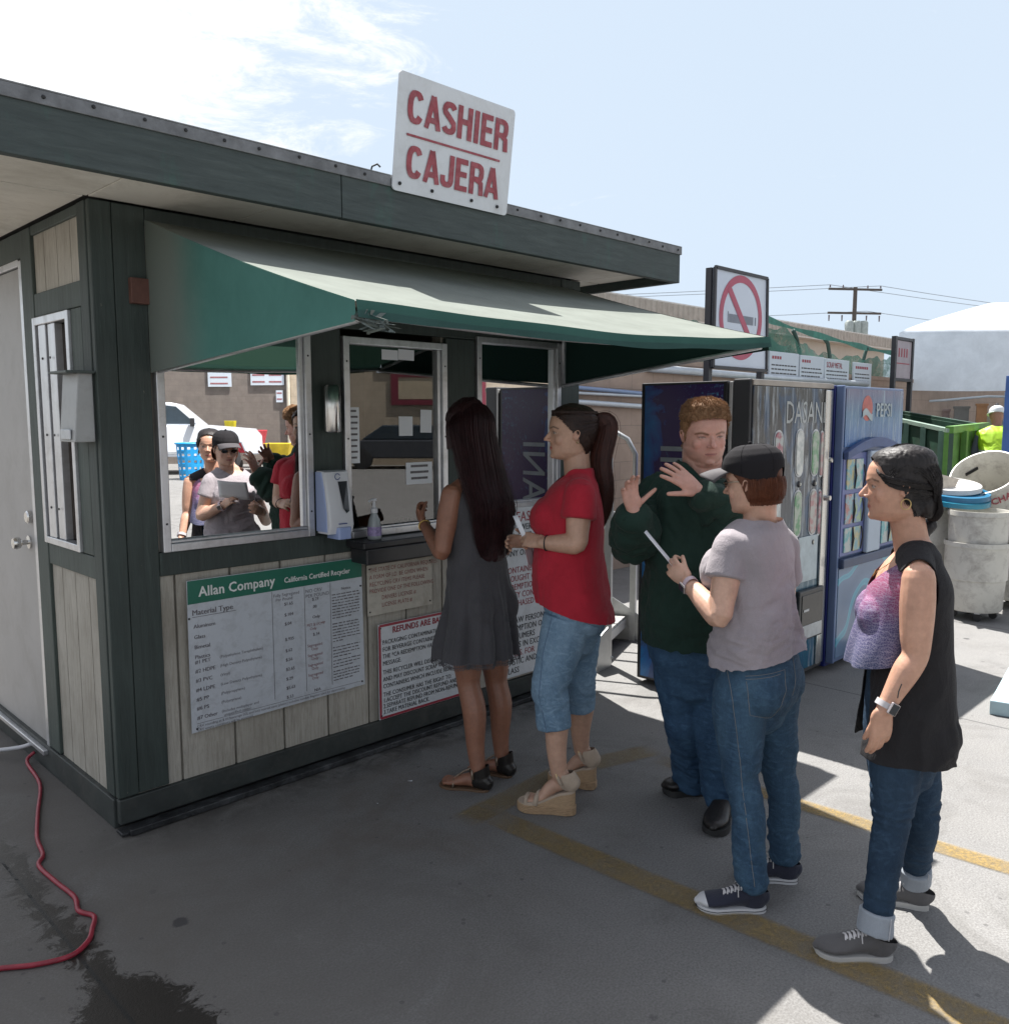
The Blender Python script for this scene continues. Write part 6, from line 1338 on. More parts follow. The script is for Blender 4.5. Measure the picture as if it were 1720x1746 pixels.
# ------------------------------------------------------------------ hair
def hair_mat(name, c1, c2, rough=.48):
    m, t, p, o = newmat(name); n = tex_noise(t, coords(t, (1, 1, .25)), 160, 5, .7); big = tex_noise(t, coords(t), 18, 4, .6)
    t.links.new(mixc(t, .4, ramp(t, n, [(.3, c1), (.7, c2)]), ramp(t, big, [(.35, c1), (.65, c2)])), p.inputs['Base Color']); p.inputs['Roughness'].default_value = rough; p.inputs['Specular IOR Level'].default_value = .28
    bump(t, p, n, .4, .002); return m
def strand(mb, pts, r0, r1, seg=4): n = len(pts); mb.tube(pts, [r0 + (r1 - r0) * (i / (n - 1)) ** 1.5 for i in range(n)], seg, True)
def strands_along(mb, pts, rads, axis, n, r=.0022, jit=.06, wav=.012, arc=(0, 2 * math.pi), sub=5, tip=.25, seed=0, fray=0.0, freq=1.0):
    """strands lying on the surface of a tube that runs along pts"""
    rnd = random.Random(seed); Q = cat_rom([list(p) + list(rr_) for p, rr_ in zip(pts, rads)], sub); C_ = [V(q[:3]) for q in Q]; m_ = len(C_); ax = V(axis)
    fr = []
    for i in range(m_):
        t = (C_[min(i + 1, m_ - 1)] - C_[max(i - 1, 0)]).normalized(); w = (ax - t * ax.dot(t)).normalized(); fr.append((w, t.cross(w), Q[i][3], Q[i][4]))
    for k in range(n):
        a0 = arc[0] + (arc[1] - arc[0]) * rnd.random(); ph = rnd.random() * 6.28; k_ = 1 + rnd.uniform(-jit, jit); st = rnd.randint(0, max(1, int(m_ * .25))) if rnd.random() < .5 else 0; en = m_ - rnd.randint(0, max(1, int(m_ * .12))); P_ = []
        f2 = rnd.uniform(.7, 1.4) * freq
        for i in range(st, en):
            u = i / (m_ - 1); a = a0 + wav * 8 * math.sin(u * 5 * f2 + ph) * u; kk = k_ + wav * 3 * math.sin(u * 9 * f2 + ph * 2) + fray * u * u * (rnd.random() - .3) * .3; w, d, rw, rd = fr[i]
            P_.append(C_[i] + w * (rw * kk * math.cos(a)) + d * (rd * kk * math.sin(a)))
        if len(P_) > 3: strand(mb, P_, r, r * tip)
def pulled(mb, hd, n, target, hl=None, a0=0.0, hmin=-.05, hmax=.48, amin=.3, lift=.035, r=.0020, wav=.0, seed=1, front=.62, bell=.04):
    """strands combed from the hairline over the skull to a gathering point (local a, h)"""
    rnd = random.Random(seed)
    for k in range(n):
        sd = rnd.choice((-1, 1)); u = rnd.random()
        # hairline: from the centre of the brow down the temple to the nape
        a = (a0 + u * (1 - a0)) * math.pi * .80; HL_ = hl or [(0, .31), (.5, .30), (.9, .23), (1.25, .10), (1.5, -.02), (1.9, -.12), (2.6, -.30)]; h = float(np.interp(a, [q_[0] for q_ in HL_], [q_[1] for q_ in HL_])) + rnd.uniform(-.01, .02); a *= sd
        x0, y0, h0 = hd.surf(a, h, .006); p0 = V((x0, y0, h0)); tx, ty, th = hd.surf(target[0], target[1], lift); p1 = V((tx, ty, th)); P_ = []; ph = rnd.random() * 6.28; lf = lift * rnd.uniform(.5, 1.15)
        for i in range(11):
            t = i / 10; q = p0.lerp(p1, t)
            # push out to the skull surface
            aa = math.atan2(q.x / .34, q.y / .42); hh = q.z + bell * 4 * t * (1 - t) * (2.4 if abs(a) < .6 else 1.0 if h > .1 else .3); hh = min(hh, .47); sx, sy, sh = hd.surf(aa, hh, lf * (.05 + .95 * math.sin(min(1, t * 1.6) * math.pi / 2)) + wav * math.sin(t * 14 + ph) + .006)
            rad_q = math.hypot(q.x, q.y); rad_s = math.hypot(sx, sy)
            P_.append(hd.p(sx, sy, sh))
        strand(mb, P_, r, r * .7)
def over_top(mb, hd, n, g=.06, r=.0012, back=-.15, seed=3, wav=.0, hw=.31):
    """strands combed from the brow over the crown to the back of the head"""
    rnd = random.Random(seed)
    for k in range(n):
        x0 = rnd.uniform(-hw, hw); f0 = rnd.uniform(rad(38), rad(60)) if rnd.random() < .55 else rnd.uniform(rad(50), rad(120)); f1 = rad(180) - math.asin(max(-1, min(1, back / .5))) * 1.0; P_ = []; ph = rnd.random() * 6.28; gg = g * rnd.uniform(.85, 1.12)
        for i in range(12):
            u = i / 11; fi = f0 + (f1 - f0) * u; x = x0 * (1 - .35 * u * u); kk = math.sqrt(max(.08, 1 - (x / .40) ** 2)); b = (.405 if math.cos(fi) > 0 else .435) + gg * (.25 + .75 * min(1, u * 3)); P_.append(hd.p(x + wav * math.sin(u * 16 + ph), b * math.cos(fi) * kk, (.485 + gg * (.25 + .75 * min(1, u * 3))) * math.sin(fi) * kk))
        strand(mb, P_, r, r * .7)
def scalp(hd, parent, mat, hairline, g=.03, name='hair', voxel=.004, gfn=None, extra=None, smooth=2, rough=0.0):
    """hair volume hugging the skull above the hairline function (angle -> height)"""
    B = Blob(); B.add(*hd.loft(g, 40, gfn))
    if extra: extra(B)
    me = B.mesh(voxel, smooth)
    def gone(C_):
        q = hd.loc(C_); a = np.abs(np.arctan2(q[:, 0], q[:, 1])); return (q[:, 2] < np.interp(a, [x for x, _ in hairline], [y for _, y in hairline]) + .012 * np.sin(a * 37)) & (np.hypot(q[:, 0], q[:, 1]) < .62) & (q[:, 2] > -.62)
    drop(me, gone)
    if rough: P = co(me); n_ = nor(me); setco(me, P + n_ * ((fbm(P * 55, 3, 4) - .5) * rough)[:, None])
    return me
def mb_mesh(mb):
    me = bpy.data.meshes.new('h'); me.from_pydata(mb.v, [], mb.f); return me
def join_meshes(ms):
    bm = bmesh.new()
    for m_ in ms: bm.from_mesh(m_)
    r = bpy.data.meshes.new('j'); bm.to_mesh(r); bm.free(); return r
def neckline(me, c, l, f, rw, rf, rb, zmin, tilt=0.0):
    """open the collar: an oval round c, rf in front and rb behind, above a plane that drops towards the front by tilt"""
    def pr(C_):
        D = C_ - np.array(c); x = D @ np.array(l); y = D @ np.array(f); return (np.hypot(x / rw, y / np.where(y > 0, rf, rb)) < 1) & (D[:, 2] > zmin - tilt * y)
    drop(me, pr); P = co(me); return me
# ------------------------------------------------------------------ cloth materials
def cloth(name, c, c2=None, rough=.85, fine=380, bmp=.25, sheen=.15, wr=.25, wscale=14, stretch=(1, 1, .6)):
    m, t, p, o = newmat(name); n = tex_noise(t, coords(t), 7, 6, .65); f = tex_noise(t, coords(t), fine, 3, .7); w = tex_noise(t, coords(t, stretch), wscale, 7, .62, 1.4)
    col = ramp(t, n, [(.3, tuple(x * .86 for x in c)), (.7, tuple(min(1, x * 1.12) for x in (c2 or c)))]); col = mixc(t, .25, col, mixc(t, 1.0, col, ramp(t, f, [(.3, (.6,) * 3), (.7, (1.35,) * 3)]), 'MULTIPLY'))
    t.links.new(col, p.inputs['Base Color']); p.inputs['Roughness'].default_value = rough; p.inputs['Specular IOR Level'].default_value = .25; p.inputs['Sheen Weight'].default_value = sheen
    bump(t, p, mixc(t, .15, w, f), wr, .03); return m
def denim(name, c, hi, wr=.5):
    m, t, p, o = newmat(name); v = coords(t); n = tex_noise(t, coords(t, (1, 1, .35)), 6, 8, .7, .8); f = tex_noise(t, coords(t, (1, 1, .25)), 420, 4, .8); w = tex_noise(t, coords(t, (1, 1, 1.6)), 17, 6, .65, 1.8)
    col = ramp(t, n, [(.30, c), (.72, hi)]); col = mixc(t, .5, col, mixc(t, 1.0, col, ramp(t, f, [(.3, (.55,) * 3), (.7, (1.45,) * 3)]), 'MULTIPLY')); col = mixc(t, ramp(t, w, [(.50, (0,) * 3), (.72, (.45,) * 3)]), col, tuple(min(1, x * 1.5) for x in hi))
    t.links.new(col, p.inputs['Base Color']); p.inputs['Roughness'].default_value = .85; p.inputs['Specular IOR Level'].default_value = .2; bump(t, p, mixc(t, .25, w, f), wr, .012); return m
def bvh_of(me, parent):
    from mathutils.bvhtree import BVHTree
    o = ORG[parent.name]; return BVHTree.FromPolygons([v.co + o for v in me.vertices], [tuple(p.vertices) for p in me.polygons])
def stitch(bv, pts, dirn, r=.0011, off=.0008, sub=6):
    """thread lines laid on a surface by casting along dirn"""
    out_ = []; P = [V(p) for p in pts]; d = V(dirn).normalized()
    for i in range(len(P) - 1):
        for k in range(sub):
            q = P[i].lerp(P[i + 1], k / sub); h, n_, _, _ = bv.ray_cast(q - d * .5, d)
            if h is not None: out_.append(h + n_ * off)
    return out_
# ------------------------------------------------------------------ shoes
def foot_w(t): return float(np.interp(t, [0, .04, .15, .35, .55, .72, .86, .95, 1.0], [.012, .024, .033, .031, .037, .047, .043, .028, .008]))
def shoe(parent, heel, toe, S, um, sm, name='shoe', style='sneaker', zb=0.0, flip=1, laces=None, toecap=None, stripe=None, H=.052, collar=.085):
    heel, toe = V(heel), V(toe); heel.z = toe.z = zb; d = (toe - heel); L = d.length; d.normalize(); sd = V((-d.y, d.x, 0)) * flip; u = V((0, 0, 1)); up = .013 if style != 'boot' else .024
    at = lambda t, s_, z: heel + d * (L * t) + sd * s_ + u * z
    prof = [(0.03, .024, .060), (.10, .034, .074), (.22, .037, .078), (.36, .036, .070), (.50, .039, .056), (.66, .045, .043), (.80, .046, .036), (.92, .034, .031), (.985, .015, .022)]
    B = Blob(); B.tube([at(t, (.004 if t > .5 else 0), up + h_ * .5 * H / .052) for t, w_, h_ in prof], [(w_ * S, h_ * .52 * H / .052) for t, w_, h_ in prof], sd, 4, 18)
    B.tube([at(.17, 0, up + .02), at(.19, 0, collar)], [(.037 * S, .046 * S), (.036 * S, .045 * S)], sd, 3, 16)
    me = B.mesh(.004, 3); bisect(me, (0, 0, zb + up - .004), (0, 0, -1)); bisect(me, at(.19, 0, collar), (u - d * .35).normalized()); sh = put(me, name, um, parent)
    # sole
    n = 28; ring_ = []
    for k in range(n):
        a = 2 * math.pi * k / n; t = .5 - .5 * math.cos(a); w_ = foot_w(t) * S + .003; ring_.append((t, w_ if a < math.pi else -w_))
    m = MB(); zs = [0, .005, up + .002, up + .005]; gr = [-.002, .001, .002, -.001]
    loft(m, [[at(t * (1 + .02) - .01, s_ + math.copysign(g_, s_) + .004 * math.sin(math.pi * t), z_ + (.006 * max(0, t - .85) / .15 if z_ < .01 else 0)) for t, s_ in ring_] for z_, g_ in zip(zs, gr)]); so_ = m.build('sole', sm, sh, smooth=True, auto=50)
    if stripe is not None:
        m = MB(); m.tube([at(t * 1.03 - .015, (s_ + math.copysign(.0025, s_)) + .004 * math.sin(math.pi * t), up * .78) for t, s_ in ring_ + ring_[:1]], .0012, 5); m.build('sole_stripe', stripe, sh)
    if toecap is not None:
        B = Blob(); B.tube([at(t, .004, up + h_ * .5 * H / .052) for t, w_, h_ in prof[5:]], [(w_ * S + .0015, h_ * .52 * H / .052 + .0015) for t, w_, h_ in prof[5:]], sd, 4, 16); me = B.mesh(.004, 2); bisect(me, (0, 0, zb + up - .003), (0, 0, -1)); bisect(me, at(.82, 0, 0), (-d + u * .3).normalized()); put(me, 'toe_cap', toecap, sh)
    if laces is not None:
        m = MB(); n_l = 5
        for k in range(n_l):
            t = .38 + .055 * k; hz_ = up + float(np.interp(t, [p_[0] for p_ in prof], [p_[2] for p_ in prof])) * H / .052 + .001; w_ = .021 * S
            for dt in (.018, -.018): m.tube([at(t - dt, -w_, hz_ - .011), at(t - dt * .5, -w_ * .5, hz_ - .001), at(t, 0, hz_ + .003), at(t + dt * .5, w_ * .5, hz_ + .001), at(t + dt, w_, hz_ - .008)], .0034, 6)
        b_ = at(.37, 0, up + .078 * H / .052)
        for q in (1, -1):
            m.tube([b_, b_ + sd * .022 * q + u * .012, b_ + sd * .036 * q - u * .004, b_ + sd * .018 * q - u * .004, b_], .0022, 6); m.tube([b_, b_ + sd * .02 * q + d * .01 + u * -.005, b_ + sd * .04 * q + d * .012 - u * .03], .0020, 6)
        m.build('laces', laces, sh, smooth=True)
    return sh, at
def sheet(name, corners, label, cat='paper', mat=None, th=.0006, curve=.0, n=8):
    a, b, c, d = [V(x) for x in corners]; nn = (b - a).cross(d - a).normalized(); t_ = thing(name, tuple((a + b + c + d) / 4), label, cat); m = MB()
    m.grid(lambda u, v: a.lerp(b, u).lerp(d.lerp(c, u), v) + nn * curve * math.sin(math.pi * u), n, 4); m.build('sheet', mat or PAPER, t_, smooth=True, solid=th); return t_
def watch(w, dr, nn, parent, strap, face, r=.031, d2=.024):
    """strap round the wrist w (axis dr) with the dial on the side nn"""
    w, dr, nn = V(w), V(dr).normalized(), V(nn); nn = (nn - dr * nn.dot(dr)).normalized(); s_ = dr.cross(nn); m = MB(); pts = [w + nn * (d2 * math.cos(a)) + s_ * (r * math.sin(a)) for a in np.linspace(0, 2 * math.pi, 29)]
    vs = []; fs = []
    for i, p in enumerate(pts):
        o_ = (p - w).normalized()
        for a, b in ((-.009, 0), (.009, 0), (.009, .003), (-.009, .003)): vs.append(p + dr * a + o_ * b)
    for i in range(len(pts) - 1):
        for k in range(4): fs.append((i * 4 + k, i * 4 + (k + 1) % 4, i * 4 + 4 + (k + 1) % 4, i * 4 + 4 + k))
    m.add(vs, fs); wt = m.build('wristwatch', strap, parent, smooth=True, auto=40)
    m = MB(); m.obox(w + nn * (d2 + .005), dr, s_, nn, .019, .016, .005); c_ = m.build('watch_case', M('watch_silver', (.5, .45, .45), .25, .8), wt, bevel=.004); m = MB(); m.obox(w + nn * (d2 + .0103), dr, s_, nn, .0155, .0125, .0006); m.build('watch_face', face, wt, bevel=.001)
    return wt
# ================================================================== people
def P3(a): return hat(*a)
def body_parts(B, J, what, grow=0.0, armr=None, legr=None):
    l = J['l']
    if 't' in what: B.tube([p for p, _, _ in J['tor']], [(w, d) for _, w, d in J['tor']], l, 4, 28, grow, True, .92)
    if 'n' in what: B.tube([J['neck'][0], J['neck'][1]], [J['neck'][2], J['neck'][3]], l, 3, 16, grow)
    for s in 'LR':
        if 'a' in what or s in what: limb(B, J['sh' + s], J['el' + s], J['wr' + s], armr or J['armr'], grow, None, J.get('abul'))
        if 'g' in what: limb(B, J['hip' + s], J['kn' + s], J['an' + s], legr or J['legr'], grow, None, (J['f'] * .012, -J['f'] * .016))
    for e in J.get('ells', []):
        if e[0] in what: B.ell(e[1], *[V(x) * (1 + grow / max(V(x).length, .02)) for x in e[2:]])
def traps(B, J, grow=0.0):
    a, b, n_ = J['shL'], J['shR'], J['neck'][0]
    B.tube([a, a.lerp(n_, .55) + UPZ * .008, n_ - J['f'] * .01 + UPZ * .004, b.lerp(n_, .55) + UPZ * .008, b], [.040 + grow, .044 + grow, .05 + grow, .044 + grow, .040 + grow], None, 4, 16)
def finish_body(B, hd, parent, base, voxel=.0036, smooth=2, **paint):
    me = B.mesh(voxel, smooth); P = co(me); C_ = hd.paint(P, base, **paint)
    n = fbm(P * 30, 2, 3)[:, None]; C_ = C_ * (.92 + .16 * n); tint(me, C_); return put(me, 'body', SKIN, parent)
def basis(f):
    f = V((f[0], f[1], 0)).normalized(); return f, V((0, 0, 1)).cross(f)
UPZ = V((0, 0, 1))
# ------------------------------------------------------------------ woman in the black cap
def cap_woman():
    f, l = basis((-.06, 1)); pt = thing('person', tuple(grd(1300, 1530)), 'person in black cap, lilac grey T-shirt and jeans holding a folded paper', 'person')
    J = dict(f=f, l=l); c = lambda x, y, h, o=0, q=0: hat(x, y, h) + f * o + l * q
    J['tor'] = [(c(1291, 1192, 2.96), .12, .10), (c(1291, 1150, 2.96, -.01), .172, .125), (c(1289, 1100, 2.96), .160, .118), (c(1287, 1055, 2.95), .142, .108), (c(1286, 995, 2.95, .01), .145, .112), (c(1287, 945, 2.95, .005), .158, .108), (c(1291, 912, 2.95), .150, .082), (c(1294, 893, 2.95), .085, .060)]
    hd = Head(c(1284, 822, 2.94), (-.12, 1), .215, .12); J['neck'] = (c(1294, 900, 2.95), hd.p(0, -.10, -.30), .058, .052)
    J['shL'], J['elL'], J['wrL'] = c(1248, 932, 2.87), c(1226, 1052, 2.81), c(1172, 993, 3.00)
    J['shR'], J['elR'], J['wrR'] = c(1332, 932, 3.04), c(1336, 1048, 3.14), c(1232, 1008, 3.20)
    J['armr'] = [.050, .050, .043, .039, .041, .032, .0245]
    J['hipL'], J['hipR'] = c(1268, 1165, 2.90), c(1318, 1165, 3.02)
    hL, tL, hR, tR = grd(1303, 1550), grd(1187, 1545), grd(1358, 1502), grd(1256, 1494)
    J['anL'] = hL + V((0, 0, .10)) + (tL - hL).normalized() * .045; J['anR'] = hR + V((0, 0, .10)) + (tR - hR).normalized() * .045
    J['knL'] = c(1262, 1325, 2.88); J['knR'] = c(1326, 1312, 3.00); J['legr'] = [.082, .078, .058, .046, .043, .038, .033]
    bl = l * .062
    J['ells'] = [('u', c(1287, 972, 2.95, .082, .062), l * .072, f * .066, UPZ * .075), ('u', c(1287, 972, 2.95, .082, -.062), l * .072, f * .066, UPZ * .075),
                 ('b', c(1294, 1162, 2.95, -.058) + l * .070, l * .080, f * .060, UPZ * .085), ('b', c(1294, 1162, 2.95, -.058) - l * .070, l * .080, f * .060, UPZ * .085)]
    B = Blob(); body_parts(B, J, 'tg', -.008); body_parts(B, J, 'na'); traps(B, J); hd.build(B, nose=.95)
    hand(B, J['wrL'], hat(1136, 958, 3.08) - J['wrL'], dirv(.55, .3, -.2), UPZ, .92, (.75, .8, .85, .9), thumb=(.85, .3, .3), tcurl=.4)
    hand(B, J['wrR'], hat(1190, 990, 3.16) - J['wrR'], dirv(-.3, -.5, .3), UPZ, .92, (.8, .85, .9, .9), thumb=(.85, .3, .3), tcurl=.4)
    bd = finish_body(B, hd, pt, (.53, .335, .245), lip=(.42, .15, .14))
    # T-shirt
    B = Blob(); body_parts(B, J, 'tu', .012); traps(B, J, .016)
    for s in 'LR': B.tube([J['sh' + s] + l * (-.035 if s == 'L' else .035) + UPZ * .008, J['sh' + s] + UPZ * .004, J['sh' + s].lerp(J['el' + s], .22), J['sh' + s].lerp(J['el' + s], .46)], [.050, .058, .063, .066], None, 4, 22, cap=False)
    B.tube([c(1290, 1165, 2.95), c(1289, 1118, 2.95), c(1288, 1060, 2.95), c(1287, 1000, 2.95)], [(.168, .130), (.164, .128), (.154, .122), (.152, .120)], l, 4, 26)
    me = B.mesh(.0055, 6)
    bisect(me, c(1285, 1116, 2.95), V((0, 0, -1)) + l * -.12 + f * -.14); neckline(me, c(1294, 900, 2.95), l, f, .092, .10, .070, -.03, .25)
    hemw = lambda P: .35 + 1.0 * np.clip((1.25 - P[:, 2]) / .35, 0, 1)
    folds(me, .018, (4.5, 4.5, 2.6), 3, weight=hemw); folds(me, .009, (7, 7, 20), 7, weight=lambda P: np.clip((1.15 - P[:, 2]) / .2, 0, 1))
    put(me, 'shirt', cloth('lilac_grey_jersey', (.30, .27, .29), wr=.35), pt)
    # jeans
    B = Blob(); body_parts(B, J, 'gb', .010, legr=[.088, .083, .062, .048, .045, .042, .041]); B.tube([c(1291, 1205, 2.96), c(1291, 1160, 2.96, -.01), c(1289, 1105, 2.96), c(1288, 1070, 2.96)], [(.115, .10), (.182, .132), (.168, .122), (.152, .112)], l, 4, 26)
    me = B.mesh(.0055, 3)
    for s in 'LR': cut_region(me, lambda q, s=s: (q - J['an' + s]).length < .25, J['an' + s] + V((0, 0, -.022)), (0, 0, -1))
    bisect(me, c(1289, 1082, 2.96), V((0, 0, 1)) + f * .1)
    folds(me, .0075, (9, 9, 21), 5, weight=lambda P: .25 + .9 * np.clip((.45 - P[:, 2]) / .3, 0, 1) + .8 * np.exp(-((P[:, 2] - .48) / .07) ** 2) + .4 * np.exp(-((P[:, 2] - .73) / .06) ** 2))
    DN = denim('mid_blue_denim', (.020, .045, .085), (.060, .115, .175)); jn = put(me, 'jeans', DN, pt)
    TH = M('tan_thread', (.17, .17, .17), .8); bv = bvh_of(jn.data, pt); m = MB(); dr = CAMF * 1.0
    for pts in ([(1264, 1146), (1334, 1139), (1334, 1170), (1312, 1222), (1272, 1212), (1264, 1146)], [(1264, 1151), (1334, 1144)], [(1342, 1128), (1356, 1122), (1358, 1160), (1350, 1190)], [(1238, 1130), (1246, 1200), (1258, 1300), (1266, 1400), (1274, 1500)]):
        st_ = stitch(bv, [hat(x, y, 2.85) for x, y in pts], dr, sub=8)
        if len(st_) > 3: m.tube(st_, .0011, 4)
    m.build('stitching', TH, jn); 
    # shoes
    UM = cloth('dark_blue_canvas', (.028, .030, .048), fine=500, bmp=.3); RUB = M('white_rubber_sole', (.55, .55, .56), .5, 0, .05, 10); LC = M('white_lace', (.58, .56, .56), .8); ST = M('black_stripe', (.02, .02, .03), .5)
    shoe(pt, hL, tL, 1.0, UM, RUB, laces=LC, toecap=RUB, stripe=ST); shoe(pt, hR, tR, 1.0, UM, RUB, laces=LC, toecap=RUB, stripe=ST, flip=-1)
    # hair, cap, glasses
    def ex(B): B.ell(hd.p(0, -.24, -.22), hd.l * .30 * hd.H, hd.f * .20 * hd.H, hd.u * .235 * hd.H); [B.ell(hd.p(s * .26, -.16, -.16), hd.l * .075 * hd.H, hd.f * .15 * hd.H, hd.u * .20 * hd.H) for s in (-1, 1)]
    HM = hair_mat('auburn_hair', (.05, .016, .008), (.13, .042, .018)); hl = [(0, .46), (.5, .32), (.9, .24), (1.2, .10), (1.42, -.02), (1.62, -.30), (2.2, -.37), (3.15, -.38)]
    me = scalp(hd, pt, HM, hl, .028, extra=ex); hr = put(me, 'hair', HM, pt)
    m = MB(); rnd = random.Random(4)
    for k in range(1300):
        a = rnd.uniform(1.72, 2 * math.pi - 1.72); h0 = rnd.uniform(-.10, .06); pts = []
        for i in range(8):
            h = h0 + (-.37 + .04 * rnd.random() - h0) * i / 7; g_ = .055 + .05 * math.sin(math.pi * min(1, i / 6)) * (1 if abs(a - math.pi) > .2 else 1.1); x, y, hh = hd.surf(a, max(h, -.20), g_ + .01 * rnd.random()); cur = max(0, (i - 4)) * .012; pts.append(hd.p(x * (1 - cur), y * (1 - cur), h))
        strand(m, pts, .0011, .0007)
    m.build('hair_strand', HM, hr)
    CP = cloth('black_cap_cotton', (.014, .013, .015), fine=500, wr=.15, wscale=6, sheen=0, rough=.95); B = Blob(); B.add(*hd.loft(.055, 44, lambda a, h: .055 + .12 * max(0, h - .1))); me = B.mesh(.004, 3)
    bisect(me, hd.p(0, 0, .10), -hd.u + hd.f * .38)
    drop(me, lambda C_: (lambda q: (q[:, 1] < -.2) & ((q[:, 0] / .15) ** 2 + ((q[:, 2] - .06) / .14) ** 2 < 1))(hd.loc(C_))); cp = put(me, 'cap', CP, pt, solid=.003)
    m = MB(); m.tube([hd.p(*hd.surf(math.pi + a, -.055 + .0 * a, .060)) for a in np.linspace(-.75, .75, 12)], .006, 6); cpx = m.build('cap_strap', CP, cp, smooth=True)
    m = MB(); m.sphere(hd.p(0, 0, .625), .007, 10)
    for a0 in (0, math.pi / 3, 2 * math.pi / 3, math.pi, 4 * math.pi / 3, 5 * math.pi / 3):
        q = []
        for i in range(9):
            h = .14 + .45 * math.sin(math.pi / 2 * i / 8); x, y, hh = hd.surf(a0 + .5, min(h, .5), .063 + .12 * max(0, h - .1)); q.append(hd.p(x, y, hh))
        if not 2.6 < a0 + .5 < 3.6: m.tube(q[:8], .0007, 4)
    m.build('cap_seam', CP, cp, smooth=True)
    def brim(u, v):
        a = (u - .5) * 2.15; x, y, h = hd.surf(a, .25, .06); k = math.cos(a * .95) ** .6 if abs(a) < 1.5 else 0; return hd.p(x * (1 + .03 * v), y + .42 * v * k, .275 - .07 * v * v - .20 * (a / 1.07) ** 2 * (.45 + .55 * v) * .8)
    m = MB(); m.grid(brim, 24, 8); m.build('cap_brim', M('charcoal_brim', (.06, .055, .06), .8), cp, smooth=True, solid=.003)
    vs, fs = text_mesh('CITY\nWEST', .022, bold=.001, align='CENTER'); m = MB(); 
    gm = MB()
    for s in (-1, 1): gm.tube([hd.p(s * .345, -.02, .03), hd.p(s * .345, .18, .035), hd.p(s * .27, .385, .03)], .0022, 6)
    gm.tube([hd.p(-.05, .43, .03), hd.p(0, .44, .035), hd.p(.05, .43, .03)], .002, 6); gl_ = gm.build('glasses', M('glasses_metal', (.4, .33, .25), .3, .8), pt, smooth=True)
    gm = MB()
    for s in (-1, 1): gm.add([hd.p(s * (.15 + .10 * math.cos(a)), .418 - .05 * abs(math.cos(a) * .5 + .5 * 1) * (1 if math.cos(a) > 0 else .3), .005 + .062 * math.sin(a)) for a in np.linspace(0, 2 * math.pi, 18)[:-1]], [tuple(range(17))])
    gm.build('lens', M('dark_lens', (.015, .012, .012), .1), gl_, solid=.0015)
    w = J['wrL'].lerp(J['elL'], .10); watch(w, J['elL'] - J['wrL'], CAMF * -.6 + UPZ * -.35 + CAMR * -.75, pt, M('pink_strap', (.50, .40, .45), .5), M('watch_glass', (.012, .012, .014), .1), .033, .027)
    sheet('folded_paper', [hat(1098, 908, 3.02), hat(1102, 904, 3.20), hat(1150, 962, 3.18), hat(1146, 966, 2.99)], 'folded white paper held up by the person in the black cap', curve=.004)
cap_woman()
def toes(B, b, d, sd, S=1.0):
    """five toes of a bare foot at the front line b"""
    for i, (o, r, L_) in enumerate(((.030, .0125, .030), (.012, .0095, .032), (-.003, .009, .028), (-.017, .0085, .022), (-.030, .008, .014))):
        q = b + sd * (o * S); B.tube([q - d * .015, q + d * L_ * .5 + UPZ * .003, q + d * L_ - UPZ * .003], [r * S, r * S, r * .85 * S], None, 2, 8)
def bare_foot(B, heel, toe, ank, side, zh=.012, zt=.012, S=1.0):
    """foot from heel to toe; side points to the big toe"""
    d = V((toe.x - heel.x, toe.y - heel.y, 0)); L = d.length; d.normalize(); h0 = V((heel.x, heel.y, 0)); at = lambda t, z, s_=0: h0 + d * (L * t) + UPZ * z + side * s_
    B.tube([at(.07, zh + .026), at(.20, zh + .030), at(.42, zh * .6 + zt * .4 + .032), at(.66, zt + .020), at(.80, zt + .014)], [(.026, .026), (.030, .032), (.030, .030), (.038, .020), (.040, .014)], side, 4, 16)
    B.tube([ank, ank.lerp(at(.19, zh + .05), .6), at(.22, zh + .035)], [(.033, .036), (.033, .040), (.031, .038)], side, 3, 14); toes(B, at(.83, zt + .011), d, side, S)
